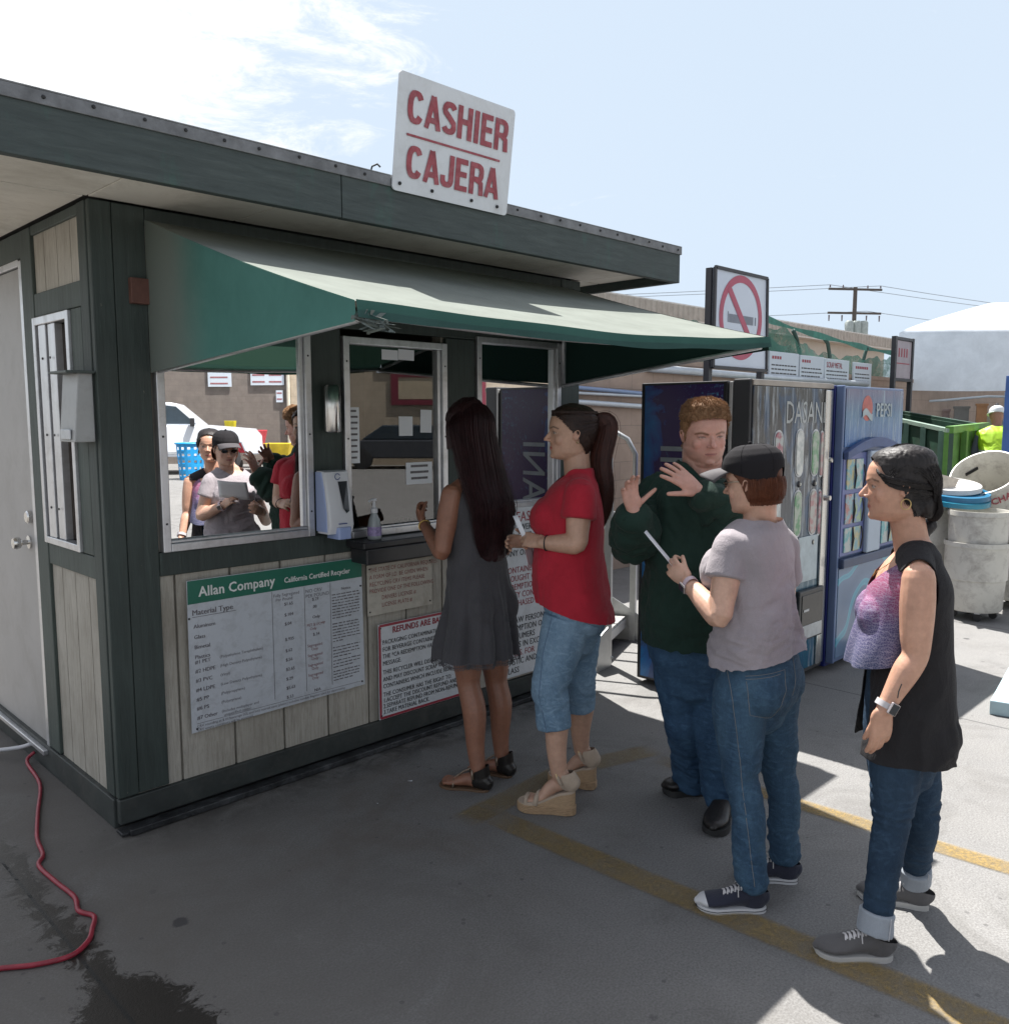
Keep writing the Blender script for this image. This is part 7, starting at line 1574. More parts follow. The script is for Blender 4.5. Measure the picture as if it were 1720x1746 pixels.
# ------------------------------------------------------------------ woman in the grey dress
def dress_woman():
    f, l = basis((-.12, 1)); pt = thing('person', tuple(grd(815, 1330)), 'person with very long dark hair in short grey dress standing at the cashier window', 'person')
    J = dict(f=f, l=l); c = lambda x, y, h, o=0, q=0: hat(x, y, h) + f * o + l * q
    J['tor'] = [(c(815, 1062, 3.91), .12, .10), (c(816, 1025, 3.91, -.01), .175, .125), (c(815, 985, 3.91), .155, .112), (c(813, 945, 3.91), .132, .10), (c(811, 900, 3.91), .138, .105), (c(810, 860, 3.91), .155, .102), (c(810, 832, 3.91), .142, .075), (c(808, 816, 3.91), .08, .056)]
    hd = Head(c(797, 731, 3.91), (.22, 1), .228, .10); J['neck'] = (c(808, 822, 3.91), hd.p(0, -.08, -.30), .056, .05)
    J['shL'], J['elL'], J['wrL'] = c(770, 843, 3.80), c(753, 942, 3.78), c(722, 893, 4.00)
    J['shR'], J['elR'], J['wrR'] = c(855, 846, 4.02), c(860, 935, 4.10), c(820, 905, 4.25)
    J['armr'] = [.047, .049, .042, .037, .037, .029, .023]; hL, tL = grd(833, 1349), grd(752, 1338); hR, tR = grd(872, 1325), grd(803, 1312)
    J['anL'] = hL + V((0, 0, .095)) + (tL - hL).normalized() * .05; J['anR'] = hR + V((0, 0, .095)) + (tR - hR).normalized() * .05
    J['hipL'], J['hipR'] = c(793, 1040, 3.86), c(838, 1040, 3.98); J['knL'] = c(799, 1168, 3.83); J['knR'] = c(846, 1163, 3.96); J['legr'] = [.095, .088, .066, .053, .055, .042, .034]
    J['ells'] = [('u', c(810, 880, 3.91, .08, .06), l * .07, f * .06, UPZ * .07), ('u', c(810, 880, 3.91, .08, -.06), l * .07, f * .06, UPZ * .07), ('b', c(818, 1030, 3.91, -.06, .07), l * .085, f * .075, UPZ * .09), ('b', c(818, 1030, 3.91, -.06, -.07), l * .085, f * .075, UPZ * .09)]
    B = Blob(); body_parts(B, J, 't', -.012); body_parts(B, J, 'na'); body_parts(B, J, 'g', 0, None, [.078, .082, .066, .053, .055, .042, .034]); traps(B, J); hd.build(B)
    hand(B, J['wrL'], hat(712, 872, 4.06) - J['wrL'], dirv(.5, .2, .1), dirv(-.2, .6, .6), .92, (.95, 1.0, 1.05, 1.1), thumb=(.8, .3, .4), tcurl=.5); hand(B, J['wrR'], dirv(-.7, .4, .2), dirv(-.2, -.7, -.3), UPZ, .92, (.6, .7, .7, .8))
    dL = (tL - hL).normalized(); sL = V((-dL.y, dL.x, 0)); bare_foot(B, hL, tL, J['anL'], -sL if True else sL); dR = (tR - hR).normalized(); bare_foot(B, hR, tR, J['anR'], V((-dR.y, dR.x, 0)))
    finish_body(B, hd, pt, (.265, .125, .078), lip=(.20, .06, .05), blush=(.2, .08, .05))
    # dress
    B = Blob(); body_parts(B, J, 'u', .010); B.tube([c(814, 1140, 3.90), c(814, 1100, 3.90), c(816, 1040, 3.91, -.01), c(815, 985, 3.91), c(813, 945, 3.91), c(811, 900, 3.91), c(810, 862, 3.91), c(810, 838, 3.91), c(809, 822, 3.91)], [(.222, .180), (.212, .170), (.190, .142), (.165, .122), (.145, .112), (.148, .115), (.156, .110), (.140, .084), (.11, .062)], l, 5, 30); body_parts(B, J, 'b', .012)
    me = B.mesh(.0055, 6); bisect(me, c(814, 1113, 3.90), (0, 0, -1)); neckline(me, c(808, 822, 3.91), l, f, .085, .11, .055, -.04, .2)
    P = co(me); C0 = np.array(J['tor'][1][0]); n_ = nor(me); d = P - C0; ang = np.arctan2(d @ np.array(l), d @ np.array(f)); lo = np.clip((1.02 - P[:, 2]) / .35, 0, 1); lo[P[:, 2] > 1.02] = 0
    P = P + n_ * (.014 * lo * np.sin(ang * 9 + 1.5 * np.sin(P[:, 2] * 7)) + .007 * lo * np.sin(ang * 17 + 2))[:, None]; setco(me, P); folds(me, .009, (4, 4, 7), 13, weight=lambda P: .5 + .8 * np.exp(-((P[:, 2] - 1.05) / .10) ** 2))
    DM = cloth('charcoal_jersey', (.062, .060, .066), wr=.4); dress = put(me, 'dress', DM, pt)
    # lace band along the hem, small loops
    zb = 1.7 - (1113 - 710) / 1462 * 3.9; m = MB(); K = [v.co + ORG[pt.name] for v in me.vertices]; low = min(k.z for k in K); rim = [k for k in K if k.z < low + .004]; cx = sum((k for k in rim), V((0, 0, 0))) / max(1, len(rim)); rim.sort(key=lambda k: math.atan2(k.y - cx.y, k.x - cx.x)); rnd = random.Random(3)
    for i in range(0, len(rim) - 3, 2):
        a, b = rim[i], rim[min(i + 3, len(rim) - 1)]
        if (a - b).length < .05:
            for r_ in (0, .012): m.tube([a - UPZ * r_, a.lerp(b, .5) - UPZ * (.013 + r_ + rnd.random() * .003), b - UPZ * r_], .0016, 4)
    m.build('lace_hem', cloth('grey_lace', (.085, .083, .09)), dress)
    # sandals: flat sole, heel cup, straps
    SB = M('black_leather', (.016, .014, .013), .35, 0, .2, 30); GD = M('beaded_strap', (.22, .17, .13), .3, .6, .5, 120)
    for h_, t_ in ((hL, tL), (hR, tR)):
        d = (t_ - h_); L = d.length; d.normalize(); sd = V((-d.y, d.x, 0)); at = lambda t, s_, z: h_ + d * (L * t) + sd * s_ + UPZ * z; m = MB(); ringp_ = [(.5 - .5 * math.cos(a), math.copysign(foot_w(.5 - .5 * math.cos(a)), math.sin(a))) for a in np.linspace(0, 2 * math.pi, 29)[:-1]]
        loft(m, [[at(t * 1.05 - .02, s_ * 1.06, z) for t, s_ in ringp_] for z in (0, .011)]); s_o = m.build('sandal', M('tan_sole', (.12, .07, .04), .6), pt, bevel=.002)
        B = Blob(); B.tube([at(.05, 0, .035), at(.14, 0, .050), at(.24, 0, .055)], [(.033, .038), (.038, .046), (.036, .048)], sd, 3, 16); B.tube([at(.16, 0, .06), at(.175, 0, .118)], [(.037, .044), (.037, .042)], sd, 3, 16); me = B.mesh(.004, 3); bisect(me, (0, 0, .008), (0, 0, -1)); bisect(me, at(.30, 0, .05), (d + UPZ * .25).normalized()); bisect(me, at(.16, 0, .105), (UPZ + d * .5).normalized()); put(me, 'heel_cup', SB, s_o)
        m = MB(); m.tube([at(.27, .040, .06), at(.30, .03, .095), at(.31, 0, .108), at(.30, -.03, .095), at(.27, -.040, .06)], .0062, 8); m.tube([at(.31, 0, .106), at(.52, 0, .078), at(.72, .006, .043), at(.80, .012, .018)], .0052, 8); m.tube([at(.68, .045, .014), at(.69, .025, .043), at(.68, -.02, .043), at(.66, -.042, .014)], .005, 8); m.build('strap', GD, s_o, smooth=True)
    # hair: crown shell and a long curtain down the back
    HM = hair_mat('dark_plum_hair', (.010, .006, .007), (.045, .016, .018), .45); hl = [(0, .32), (.6, .30), (1.0, .20), (1.25, .0), (1.45, -.25), (1.8, -.5), (3.15, -.55)]
    hp = [hd.p(0, -.05, .30), hd.p(0, -.13, .08), hd.p(0, -.19, -.22), c(802, 820, 3.91, -.085), c(808, 865, 3.91, -.115), c(812, 905, 3.91, -.105), c(814, 942, 3.91, -.10)]; hr_ = [(.070, .085), (.096, .098), (.106, .085), (.122, .062), (.125, .050), (.108, .044), (.080, .032)]
    me = scalp(hd, pt, HM, hl, .05, extra=lambda B: B.tube(hp, hr_, l, 4, 24)); folds(me, .006, (26, 26, 2.2), 5); hr = put(me, 'hair', HM, pt)
    m = MB(); strands_along(m, hp, [(a * 1.05, b * 1.06) for a, b in hr_], l, 1100, .0013, .07, .004, (math.radians(160), math.radians(380)), 4, .4, 3, fray=.4); strands_along(m, hp, hr_, l, 110, .0007, .22, .012, (math.radians(150), math.radians(390)), 4, .4, 33, fray=.8)
    rnd = random.Random(2)
    for k in range(700):                                                       # from the parting over the crown
        sd = rnd.choice((-1, 1)); y0 = rnd.uniform(-.28, .30); P_ = [];
        for i in range(10):
            u = i / 9; a = sd * (.10 + u * (1.50 + .1 * rnd.random())); R_ = .385; yy = y0 - .12 * u; k_ = math.sqrt(max(.05, 1 - ((yy + .03) / .47) ** 2)); P_.append(hd.p(math.sin(a) * (R_ + .035) * k_ ** .6, yy, math.cos(a) * .545 * k_ + .02 - (.25 if u > .9 else 0) - .10 * u * u))
        strand(m, P_, .0013, .0010)
    m.build('hair_strand', HM, hr)
    w = J['wrL'].lerp(J['elL'], .06); m = MB(); dr = (J['elL'] - J['wrL']).normalized(); a1 = dr.orthogonal().normalized(); a2 = dr.cross(a1); rnd = random.Random(5)
    for k in range(26): a = 2 * math.pi * k / 26; m.sphere(w + a1 * .027 * math.cos(a) + a2 * .027 * math.sin(a), .0045, 6)
    m.build('bracelet', M('gold_beads', (.5, .35, .12), .3, .8), pt); a_ = J['shL'].lerp(J['elL'], .62); dr = (J['elL'] - J['shL']).normalized(); a1 = dr.orthogonal().normalized(); a2 = dr.cross(a1)
dress_woman()
# ------------------------------------------------------------------ woman in the red shirt
def red_woman():
    f, l = basis((-.62, .80)); pt = thing('person', tuple(grd(955, 1360)), 'person with dark ponytail in red shirt, rolled jeans and wedge sandals', 'person')
    J = dict(f=f, l=l); c = lambda x, y, h, o=0, q=0: hat(x, y, h) + f * o + l * q; D = 3.68
    J['tor'] = [(c(974, 1075, D), .12, .10), (c(975, 1040, D, -.01), .172, .130), (c(971, 995, D), .165, .138), (c(969, 945, D), .155, .136), (c(972, 900, D), .155, .132), (c(977, 860, D), .162, .118), (c(984, 830, D), .150, .085), (c(986, 812, D), .085, .06)]
    hd = Head(c(975, 738, D), (-.80, .62), .232, -.02); J['neck'] = (c(986, 818, D), hd.p(0, -.08, -.30), .060, .056)
    J['shL'], J['elL'], J['wrL'] = c(989, 842, D - .15), c(983, 927, D - .19), c(925, 926, D - .13); J['shR'], J['elR'], J['wrR'] = c(984, 842, D + .16), c(960, 925, D + .19), c(905, 925, D + .16)
    J['armr'] = [.054, .054, .048, .042, .042, .034, .0255]; J['hipL'], J['hipR'] = c(968, 1055, D - .08), c(986, 1055, D + .09)
    hL, tL, hR, tR = grd(978, 1388), grd(886, 1378), grd(1013, 1345), grd(938, 1330); J['anL'] = hL + V((0, 0, .175)) + (tL - hL).normalized() * .065; J['anR'] = hR + V((0, 0, .175)) + (tR - hR).normalized() * .065
    J['knL'] = c(937, 1170, D - .11); J['knR'] = c(985, 1160, D + .06); J['legr'] = [.108, .100, .076, .060, .056, .044, .035]
    J['ells'] = [('u', c(975, 882, D, .085, .06), l * .078, f * .082, UPZ * .078), ('u', c(975, 882, D, .085, -.06), l * .078, f * .082, UPZ * .078), ('b', c(978, 1045, D, -.055, .07), l * .085, f * .07, UPZ * .085), ('b', c(978, 1045, D, -.055, -.07), l * .09, f * .08, UPZ * .09)]
    B = Blob(); body_parts(B, J, 't', -.018); body_parts(B, J, 'na'); body_parts(B, J, 'g', 0, None, [.080, .080, .064, .057, .055, .044, .035]); traps(B, J); hd.build(B, cheek=1.1)
    hand(B, J['wrL'], hat(888, 917, D - .06) - J['wrL'], dirv(.0, .8, -.4), UPZ + CAMR * -.2, .92, (.75, .8, .85, .9), thumb=(.9, .2, .3), tcurl=.4); hand(B, J['wrR'], dirv(-.9, -.2, .1), dirv(-.1, -.8, -.3), UPZ, .92, (.6, .7, .7, .8))
    for h_, t_, s_, sg in ((hL, tL, 'L', 1), (hR, tR, 'R', -1)):
        d = (t_ - h_).normalized(); sd = V((-d.y, d.x, 0)); bare_foot(B, h_ + d * .01, t_ - d * .02, J['an' + s_], -sd * 1.0 if sg > 0 else sd, .105, .038, .95)
    finish_body(B, hd, pt, (.50, .315, .225), lip=(.48, .09, .08), blush=(.55, .22, .16))
    B = Blob(); body_parts(B, J, 'tu', .014); traps(B, J, .010)
    for s in 'LR': B.tube([J['sh' + s] + l * (-.035 if s == 'L' else .035) + UPZ * .006, J['sh' + s] + UPZ * .002, J['sh' + s].lerp(J['el' + s], .24), J['sh' + s].lerp(J['el' + s], .50)], [.052, .064, .068, .072], None, 4, 22, cap=False)
    B.tube([c(978, 1080, D, -.02), c(977, 1035, D, -.01), c(974, 985, D, .0), c(971, 935, D, .0), c(974, 895, D)], [(.190, .155), (.186, .150), (.178, .150), (.166, .146), (.158, .132)], l, 4, 28)
    me = B.mesh(.0055, 7); z0 = c(977, 1020, D); bisect(me, z0 + f * .17 + UPZ * .005, (UPZ * -1 + f * -.0 + f * .26 * -1 + l * 0).normalized() * 1.0 if False else (V((0, 0, -1)) + f * .30).normalized()); neckline(me, c(986, 822, D), l, f, .085, .10, .062, -.03, .2)
    folds(me, .012, (5, 5, 2.4), 23, weight=lambda P: .3 + 1.0 * np.clip((1.2 - P[:, 2]) / .35, 0, 1)); put(me, 'shirt', cloth('red_crepe', (.40, .018, .035), wr=.45, sheen=.1), pt)
    B = Blob(); body_parts(B, J, 'b', .008); 
    for s in 'LR':
        a, k_, n_ = J['hip' + s], J['kn' + s], J['an' + s]; cut = k_.lerp(n_, .47 if s == 'L' else .38); B.tube([a, a.lerp(k_, .35), a.lerp(k_, .75), k_, k_.lerp(n_, .2), cut], [.106, .098, .084, .076, .072, .068], None, 4, 22, cap=False); B.tube([k_.lerp(n_, .30), cut - (n_ - k_).normalized() * -.002], [.0725, .0735], None, 2, 22, cap=False)
    B.tube([c(977, 1085, D), c(980, 1040, D, -.01), c(975, 1000, D)], [(.12, .105), (.182, .140), (.17, .14)], l, 4, 26); me = B.mesh(.0055, 3); bisect(me, c(975, 1000, D), (0, 0, 1))
    folds(me, .006, (9, 9, 19), 6, weight=lambda P: .3 + .9 * np.exp(-((P[:, 2] - .5) / .10) ** 2)); jn = put(me, 'jeans', denim('light_blue_denim', (.085, .155, .235), (.22, .32, .42)), pt)
    bv = bvh_of(jn.data, pt); m = MB()
    for s in ('L', 'R'):
        a, k_, n_ = J['hip' + s], J['kn' + s], J['an' + s]; t0 = k_.lerp(n_, .32)
    for pts in ([(940, 1050), (925, 1110), (918, 1180), (932, 1245)], [(985, 1052), (1020, 1068), (1018, 1085)]):
        q = stitch(bv, [hat(x, y, 3.56) for x, y in pts], CAMF, sub=8)
        if len(q) > 3: m.tube(q, .0018, 4)
    if m.v: m.build('stitching', M('denim_seam', (.10, .16, .24), .8), jn)
    # wedge sandals
    CORK = M('woven_jute', (.40, .27, .16), .8, 0, .25, 60, .6, 160, (1, 1, 6)); CL = cloth('beige_linen', (.44, .35, .27)); GO = M('gold_buckle', (.55, .40, .22), .3, .8)
    for h_, t_ in ((hL, tL), (hR, tR)):
        d = (t_ - h_); L = d.length; d.normalize(); sd = V((-d.y, d.x, 0)); at = lambda t, s_, z: h_ + d * (L * t) + sd * s_ + UPZ * z
        ringp_ = [(.5 - .5 * math.cos(a), math.copysign(foot_w(.5 - .5 * math.cos(a)), math.sin(a))) for a in np.linspace(0, 2 * math.pi, 33)[:-1]]; ht = lambda t: float(np.interp(t, [0, .25, .55, .75, 1], [.108, .098, .055, .038, .036])); m = MB()
        loft(m, [[at(t * 1.06 - .03, s_ * 1.08, max(.012, ht(t) * k)) if k else at(t * 1.04 - .02, s_ * 1.0, 0) for t, s_ in ringp_] for k in (0, .12, .3, .5, .7, .85, .93)]); we = m.build('wedge_sandal', CORK, pt, smooth=True, auto=50)
        m = MB()
        for k in range(5): m.tube([at(t * 1.06 - .03, s_ * 1.10, .007 + .007 * k) for t, s_ in ringp_ + ringp_[:1]], .0038, 5)
        m.build('rope_sole', CORK, we); m = MB(); loft(m, [[at(t * 1.05 - .025, s_ * 1.07, ht(t) * .93 + z) for t, s_ in ringp_] for z in (0, .010)]); m.build('insole', CL, we)
        B = Blob(); B.tube([at(.04, 0, .135), at(.12, 0, .15), at(.2, 0, .155)], [(.034, .042), (.038, .05), (.036, .05)], sd, 3, 16); me = B.mesh(.004, 3); bisect(me, at(.24, 0, .15), (d + UPZ * .3).normalized()); bisect(me, at(.1, 0, .185), (UPZ + d * .3).normalized()); put(me, 'heel_strap', CL, we)
        m = MB(); m.tube([at(.20, .042, .14), at(.27, .040, .170), at(.30, .0, .186), at(.27, -.040, .170), at(.20, -.042, .14)], .0068, 8); m.tube([at(.68, .048, .040), at(.66, .030, .072), at(.64, 0, .080), at(.64, -.030, .072), at(.66, -.046, .040)], .011, 8); m.tube([at(.86, .040, .040), at(.86, .02, .062), at(.86, -.02, .060), at(.84, -.036, .040)], .009, 8); m.build('strap', CL, we, smooth=True)
        m = MB(); m.tube([at(.27, .043, .168), at(.31, .03, .186), at(.315, 0, .190), at(.31, -.03, .186)], .0042, 6); m.build('ankle_chain', GO, we)
    HM = hair_mat('dark_brown_hair', (.010, .006, .005), (.040, .018, .013), .46); hl = [(0, .46), (.5, .32), (.85, .26), (1.15, .12), (1.35, .06), (1.62, .03), (1.8, -.16), (2.4, -.38), (3.15, -.44)]
    me = scalp(hd, pt, HM, hl, .026); folds(me, .002, (60, 60, 60), 5); hr = put(me, 'hair', HM, pt); m = MB(); over_top(m, hd, 800, .055, .0011, .25, 4); pulled(m, hd, 800, (math.pi, .18), lift=.05, r=.0011, seed=5)
    tp = [hd.p(0, -.42, .20), hd.p(0, -.56, .22), hd.p(.0, -.66, .10), c(1024, 785, D + .01), c(1030, 830, D), c(1030, 868, D), c(1024, 900, D)]; tr = [(.022, .022), (.036, .036), (.044, .042), (.048, .042), (.045, .038), (.034, .028), (.010, .010)]
    B = Blob(); B.tube(tp, [(a * .9, b * .9) for a, b in tr], l, 4, 18); t_m = B.mesh(.005, 2); folds(t_m, .004, (40, 40, 5), 2); pn = put(t_m, 'ponytail', hair_mat('reddish_brown_hair', (.020, .008, .007), (.085, .028, .020), .46), pt); ms = MB(); strands_along(ms, tp, tr, l, 750, .0012, .10, .010, (0, 6.3), 5, .4, 8, fray=.5); strands_along(ms, tp, tr, l, 90, .0007, .38, .020, (0, 6.3), 5, .4, 18, fray=.9); ms.build('hair_strand', hair_mat('reddish_brown_hair', (.020, .008, .007), (.085, .028, .020), .46), pn); m.build('hair_strand', HM, hr)
    m = MB(); q0 = hd.p(0, -.465, .205); ax = (hd.p(0, -.56, .22) - hd.p(0, -.42, .20)).normalized(); o1 = ax.orthogonal().normalized(); o2 = ax.cross(o1); m.tube([q0 + o1 * .024 * math.cos(a) + o2 * .024 * math.sin(a) for a in np.linspace(0, 6.29, 17)], .006, 6); m.build('hair_tie', DARKM, hr)
    w = J['wrL'].lerp(J['elL'], .12); dr = (J['elL'] - J['wrL']).normalized(); o1 = dr.orthogonal().normalized(); o2 = dr.cross(o1); m = MB(); m.tube([w + o1 * .033 * math.cos(a) + o2 * .029 * math.sin(a) for a in np.linspace(0, 6.29, 25)], .0028, 6); m.build('wristband', DARKM, pt)
    m = MB(); q = hd.p(.35, -.03, -.17); m.sphere(q, .005, 8); m.build('earring', GO, pt)
    sheet('paper_slip', [hat(874, 880, D - .02), hat(882, 878, D - .02), hat(900, 918, D - .06), hat(893, 922, D - .06)], 'thin white paper slip sticking up from the hand of the red shirted person', curve=.002); sheet('paper_form', [hat(893, 933, D - .05), hat(908, 930, D + .02), hat(911, 970, D + .03), hat(900, 962, D - .03)], 'white paper hanging below the hand of the red shirted person', curve=.006)
red_woman()
# ------------------------------------------------------------------ man in the dark green sweatshirt
def man():
    f, l = basis((-.62, -.78)); pt = thing('person', tuple(grd(1200, 1385)), 'person with short fair hair in dark green sweatshirt gesturing with both open hands', 'person')
    J = dict(f=f, l=l); c = lambda x, y, h, o=0, q=0: hat(x, y, h) + f * o + l * q; D = 3.52
    J['tor'] = [(c(1188, 1135, D), .15, .13), (c(1188, 1085, D), .195, .165), (c(1188, 1030, D, .02), .205, .185), (c(1189, 975, D, .03), .205, .190), (c(1191, 915, D, .02), .200, .165), (c(1194, 865, D, .01), .205, .140), (c(1196, 826, D), .185, .095), (c(1197, 806, D), .10, .07)]
    hd = Head(c(1200, 738, D - .03), (-.635, -.775), .245, .17, .04, 1.04, 1.10); J['neck'] = (c(1197, 812, D), hd.p(0, -.06, -.32), .082, .080)
    J['shR'], J['elR'], J['wrR'] = c(1126, 845, D + .02), c(1084, 925, D - .06), c(1080, 872, D - .24); J['shL'], J['elL'], J['wrL'] = c(1268, 848, D + .0), c(1276, 905, D - .14), c(1192, 838, D - .23)
    J['armr'] = [.060, .058, .052, .046, .045, .036, .029]; J['hipR'], J['hipL'] = c(1158, 1115, D + .02), c(1218, 1115, D - .02)
    hR, tR, hL, tL = grd(1202, 1352), grd(1130, 1352), grd(1238, 1374), grd(1216, 1428); J['anR'] = hR + V((0, 0, .10)) + (tR - hR).normalized() * .05; J['anL'] = hL + V((0, 0, .10)) + (tL - hL).normalized() * .05
    J['knR'] = c(1168, 1232, D + .02); J['knL'] = c(1216, 1238, D - .04); J['legr'] = [.10, .092, .072, .056, .055, .044, .036]; J['ells'] = []
    B = Blob(); body_parts(B, J, 't', -.02); body_parts(B, J, 'nag'); traps(B, J); hd.build(B, nose=1.12, lips=.9, cheek=1.05, chin=1.15)
    B.ell(hd.p(0, .14, -.46), hd.l * .23 * hd.H, hd.f * .22 * hd.H, hd.u * .10 * hd.H)
    # his right hand: open palm to the right, fingers up and fanned, thumb out
    hand(B, J['wrR'], dirv(-.22, -.25, .95), dirv(.35, -.85, -.1), CAMR, .96, (.30, .36, .42, .50), (.12, .01, -.10, -.22), (.35, .90, .02), .12)
    # his left hand: flat, fingers up to the left
    hand(B, J['wrL'], dirv(-.80, -.10, .60), dirv(-.35, .80, -.35), dirv(-.3, -.4, -.75), 1.06, (.14, .14, .16, .20), (.16, .05, -.07, -.20), (.75, .60, .10), .12)
    finish_body(B, hd, pt, (.52, .30, .235), lip=(.40, .16, .14), brow=(.15, .08, .04), blush=(.60, .20, .17), closed=.55, brow_dz=-.030, brow_w=.021, iris=(.05, .035, .025), stub=(.42, .24, .18))
    B = Blob(); B.tube([c(1187, 1112, D), c(1188, 1075, D, .005), c(1188, 1020, D, .022), c(1189, 970, D, .032), c(1191, 915, D, .02), c(1194, 865, D, .01), c(1196, 832, D), c(1197, 815, D)], [(.208, .178), (.213, .188), (.216, .198), (.212, .198), (.206, .175), (.210, .150), (.190, .11), (.12, .085)], l, 5, 30); traps(B, J, .018)
    for s in 'LR':
        a, e, w = J['sh' + s], J['el' + s], J['wr' + s]; B.tube([a + l * (-.05 if s == 'L' else .05), a, a.lerp(e, .5), e, e.lerp(w, .30), e.lerp(w, .68), e.lerp(w, .88)], [.062, .074, .069, .064, .058, .048, .041], None, 5, 22, cap=False); B.tube([e.lerp(w, .84), e.lerp(w, .97)], [.043, .042], None, 3, 20, cap=False)
    me = B.mesh(.0055, 6); bisect(me, c(1187, 1090, D), (0, 0, -1)); neckline(me, c(1197, 808, D), l, f, .084, .088, .075, -.03, .2)
    armw = lambda P: .35 + 1.4 * np.exp(-(np.minimum(np.linalg.norm(P - np.array(J['elL'].lerp(J['wrL'], .4)), axis=1), np.linalg.norm(P - np.array(J['elR'].lerp(J['wrR'], .4)), axis=1)) / .12) ** 2)
    folds(me, .030, (9, 9, 8), 31, weight=armw); folds(me, .018, (3.2, 3.2, 2.0), 37); gs = cloth('dark_green_fleece', (.012, .032, .024), wr=.4, sheen=.05); sw = put(me, 'sweatshirt', gs, pt)
    m = MB(); n_ = c(1197, 803, D); m.tube([n_ + l * (.087 * math.cos(a)) + f * ((.094 if math.sin(a) > 0 else .077) * math.sin(a)) + UPZ * (-.012 - .045 * max(0, math.sin(a)) + .02 * max(0, -math.sin(a))) for a in np.linspace(0, 2 * math.pi, 41)], .008, 8); m.build('collar', gs, sw, smooth=True)
    m = MB(); m.tube([n_ + l * (.083 * math.cos(a)) + f * ((.092 if math.sin(a) > 0 else .07) * math.sin(a)) + UPZ * (-.003 - .042 * max(0, math.sin(a)) + .02 * max(0, -math.sin(a))) for a in np.linspace(0, 2 * math.pi, 41)], .004, 8); m.build('undershirt', M('white_cotton', (.5, .5, .52), .8), pt, smooth=True)
    B = Blob()
    for s in 'LR': a, k_, n_ = J['hip' + s], J['kn' + s], J['an' + s]; B.tube([a, a.lerp(k_, .35), a.lerp(k_, .75), k_, k_.lerp(n_, .4), k_.lerp(n_, .8), n_ - UPZ * .045], [.118, .112, .095, .086, .083, .085, .088], None, 5, 22, cap=False)
    B.tube([c(1188, 1150, D), c(1188, 1105, D), c(1188, 1075, D)], [(.165, .14), (.205, .175), (.20, .17)], l, 4, 28); me = B.mesh(.0055, 3); folds(me, .011, (7, 7, 15), 8, weight=lambda P: .4 + .9 * np.clip((.42 - P[:, 2]) / .3, 0, 1)); put(me, 'jeans', denim('blue_denim', (.018, .045, .095), (.05, .105, .18)), pt)
    BT = M('black_boot_leather', (.018, .016, .015), .42, 0, .3, 20, .25, 60); BS = M('black_rubber', (.02, .02, .02), .7)
    shoe(pt, hR, tR, 1.12, BT, BS, style='boot', H=.062, collar=.095); shoe(pt, hL, tL, 1.12, BT, BS, style='boot', H=.062, collar=.095, flip=-1)
    HM = hair_mat('sandy_hair', (.12, .062, .030), (.36, .21, .11), .7); hl = [(0, .315), (.35, .31), (.62, .27), (.85, .255), (1.0, .14), (1.2, .06), (1.32, -.10), (1.5, .02), (1.75, .0), (2.0, -.26), (3.15, -.36)]
    me = scalp(hd, pt, HM, hl, .03, gfn=lambda a, h: .012 + .10 * max(0, min(1, (h - .18) / .25)) * (.75 + .25 * math.cos(a)) * (1 - .35 * abs(math.sin(a))), smooth=2, rough=.014); hr = put(me, 'hair', HM, pt)
    m = MB(); rnd = random.Random(11); P = co(me) + np.array(ORG[pt.name]); nn = nor(me); idx = [rnd.randrange(len(P)) for _ in range(9000)]
    for i in idx:
        p0 = V(P[i]); n_ = V(nn[i]); q = hd.loc([P[i]])[0]
        if n_.dot(p0 - hd.c) < 0: continue
        top = q[2] > .2; L_ = rnd.uniform(.008, .015) if top else rnd.uniform(.004, .008); d = (n_ * (.7 if top else .35) + hd.f * (.5 if top else -.15) + hd.u * (.25 if top else -.6) + hd.l * (.35 * math.sin(p0.x * 120 + p0.y * 90)) + V((rnd.uniform(-.45, .45), rnd.uniform(-.45, .45), rnd.uniform(-.3, .3)))).normalized(); e = hd.u * -.3 + V((rnd.uniform(-.5, .5), rnd.uniform(-.5, .5), 0))
        strand(m, [p0 - n_ * .002, p0 + d * L_ * .5, p0 + d * L_ * .8 + e * L_ * .35], .0009, .0004, 3)
    m.build('hair_strand', HM, hr)
man()
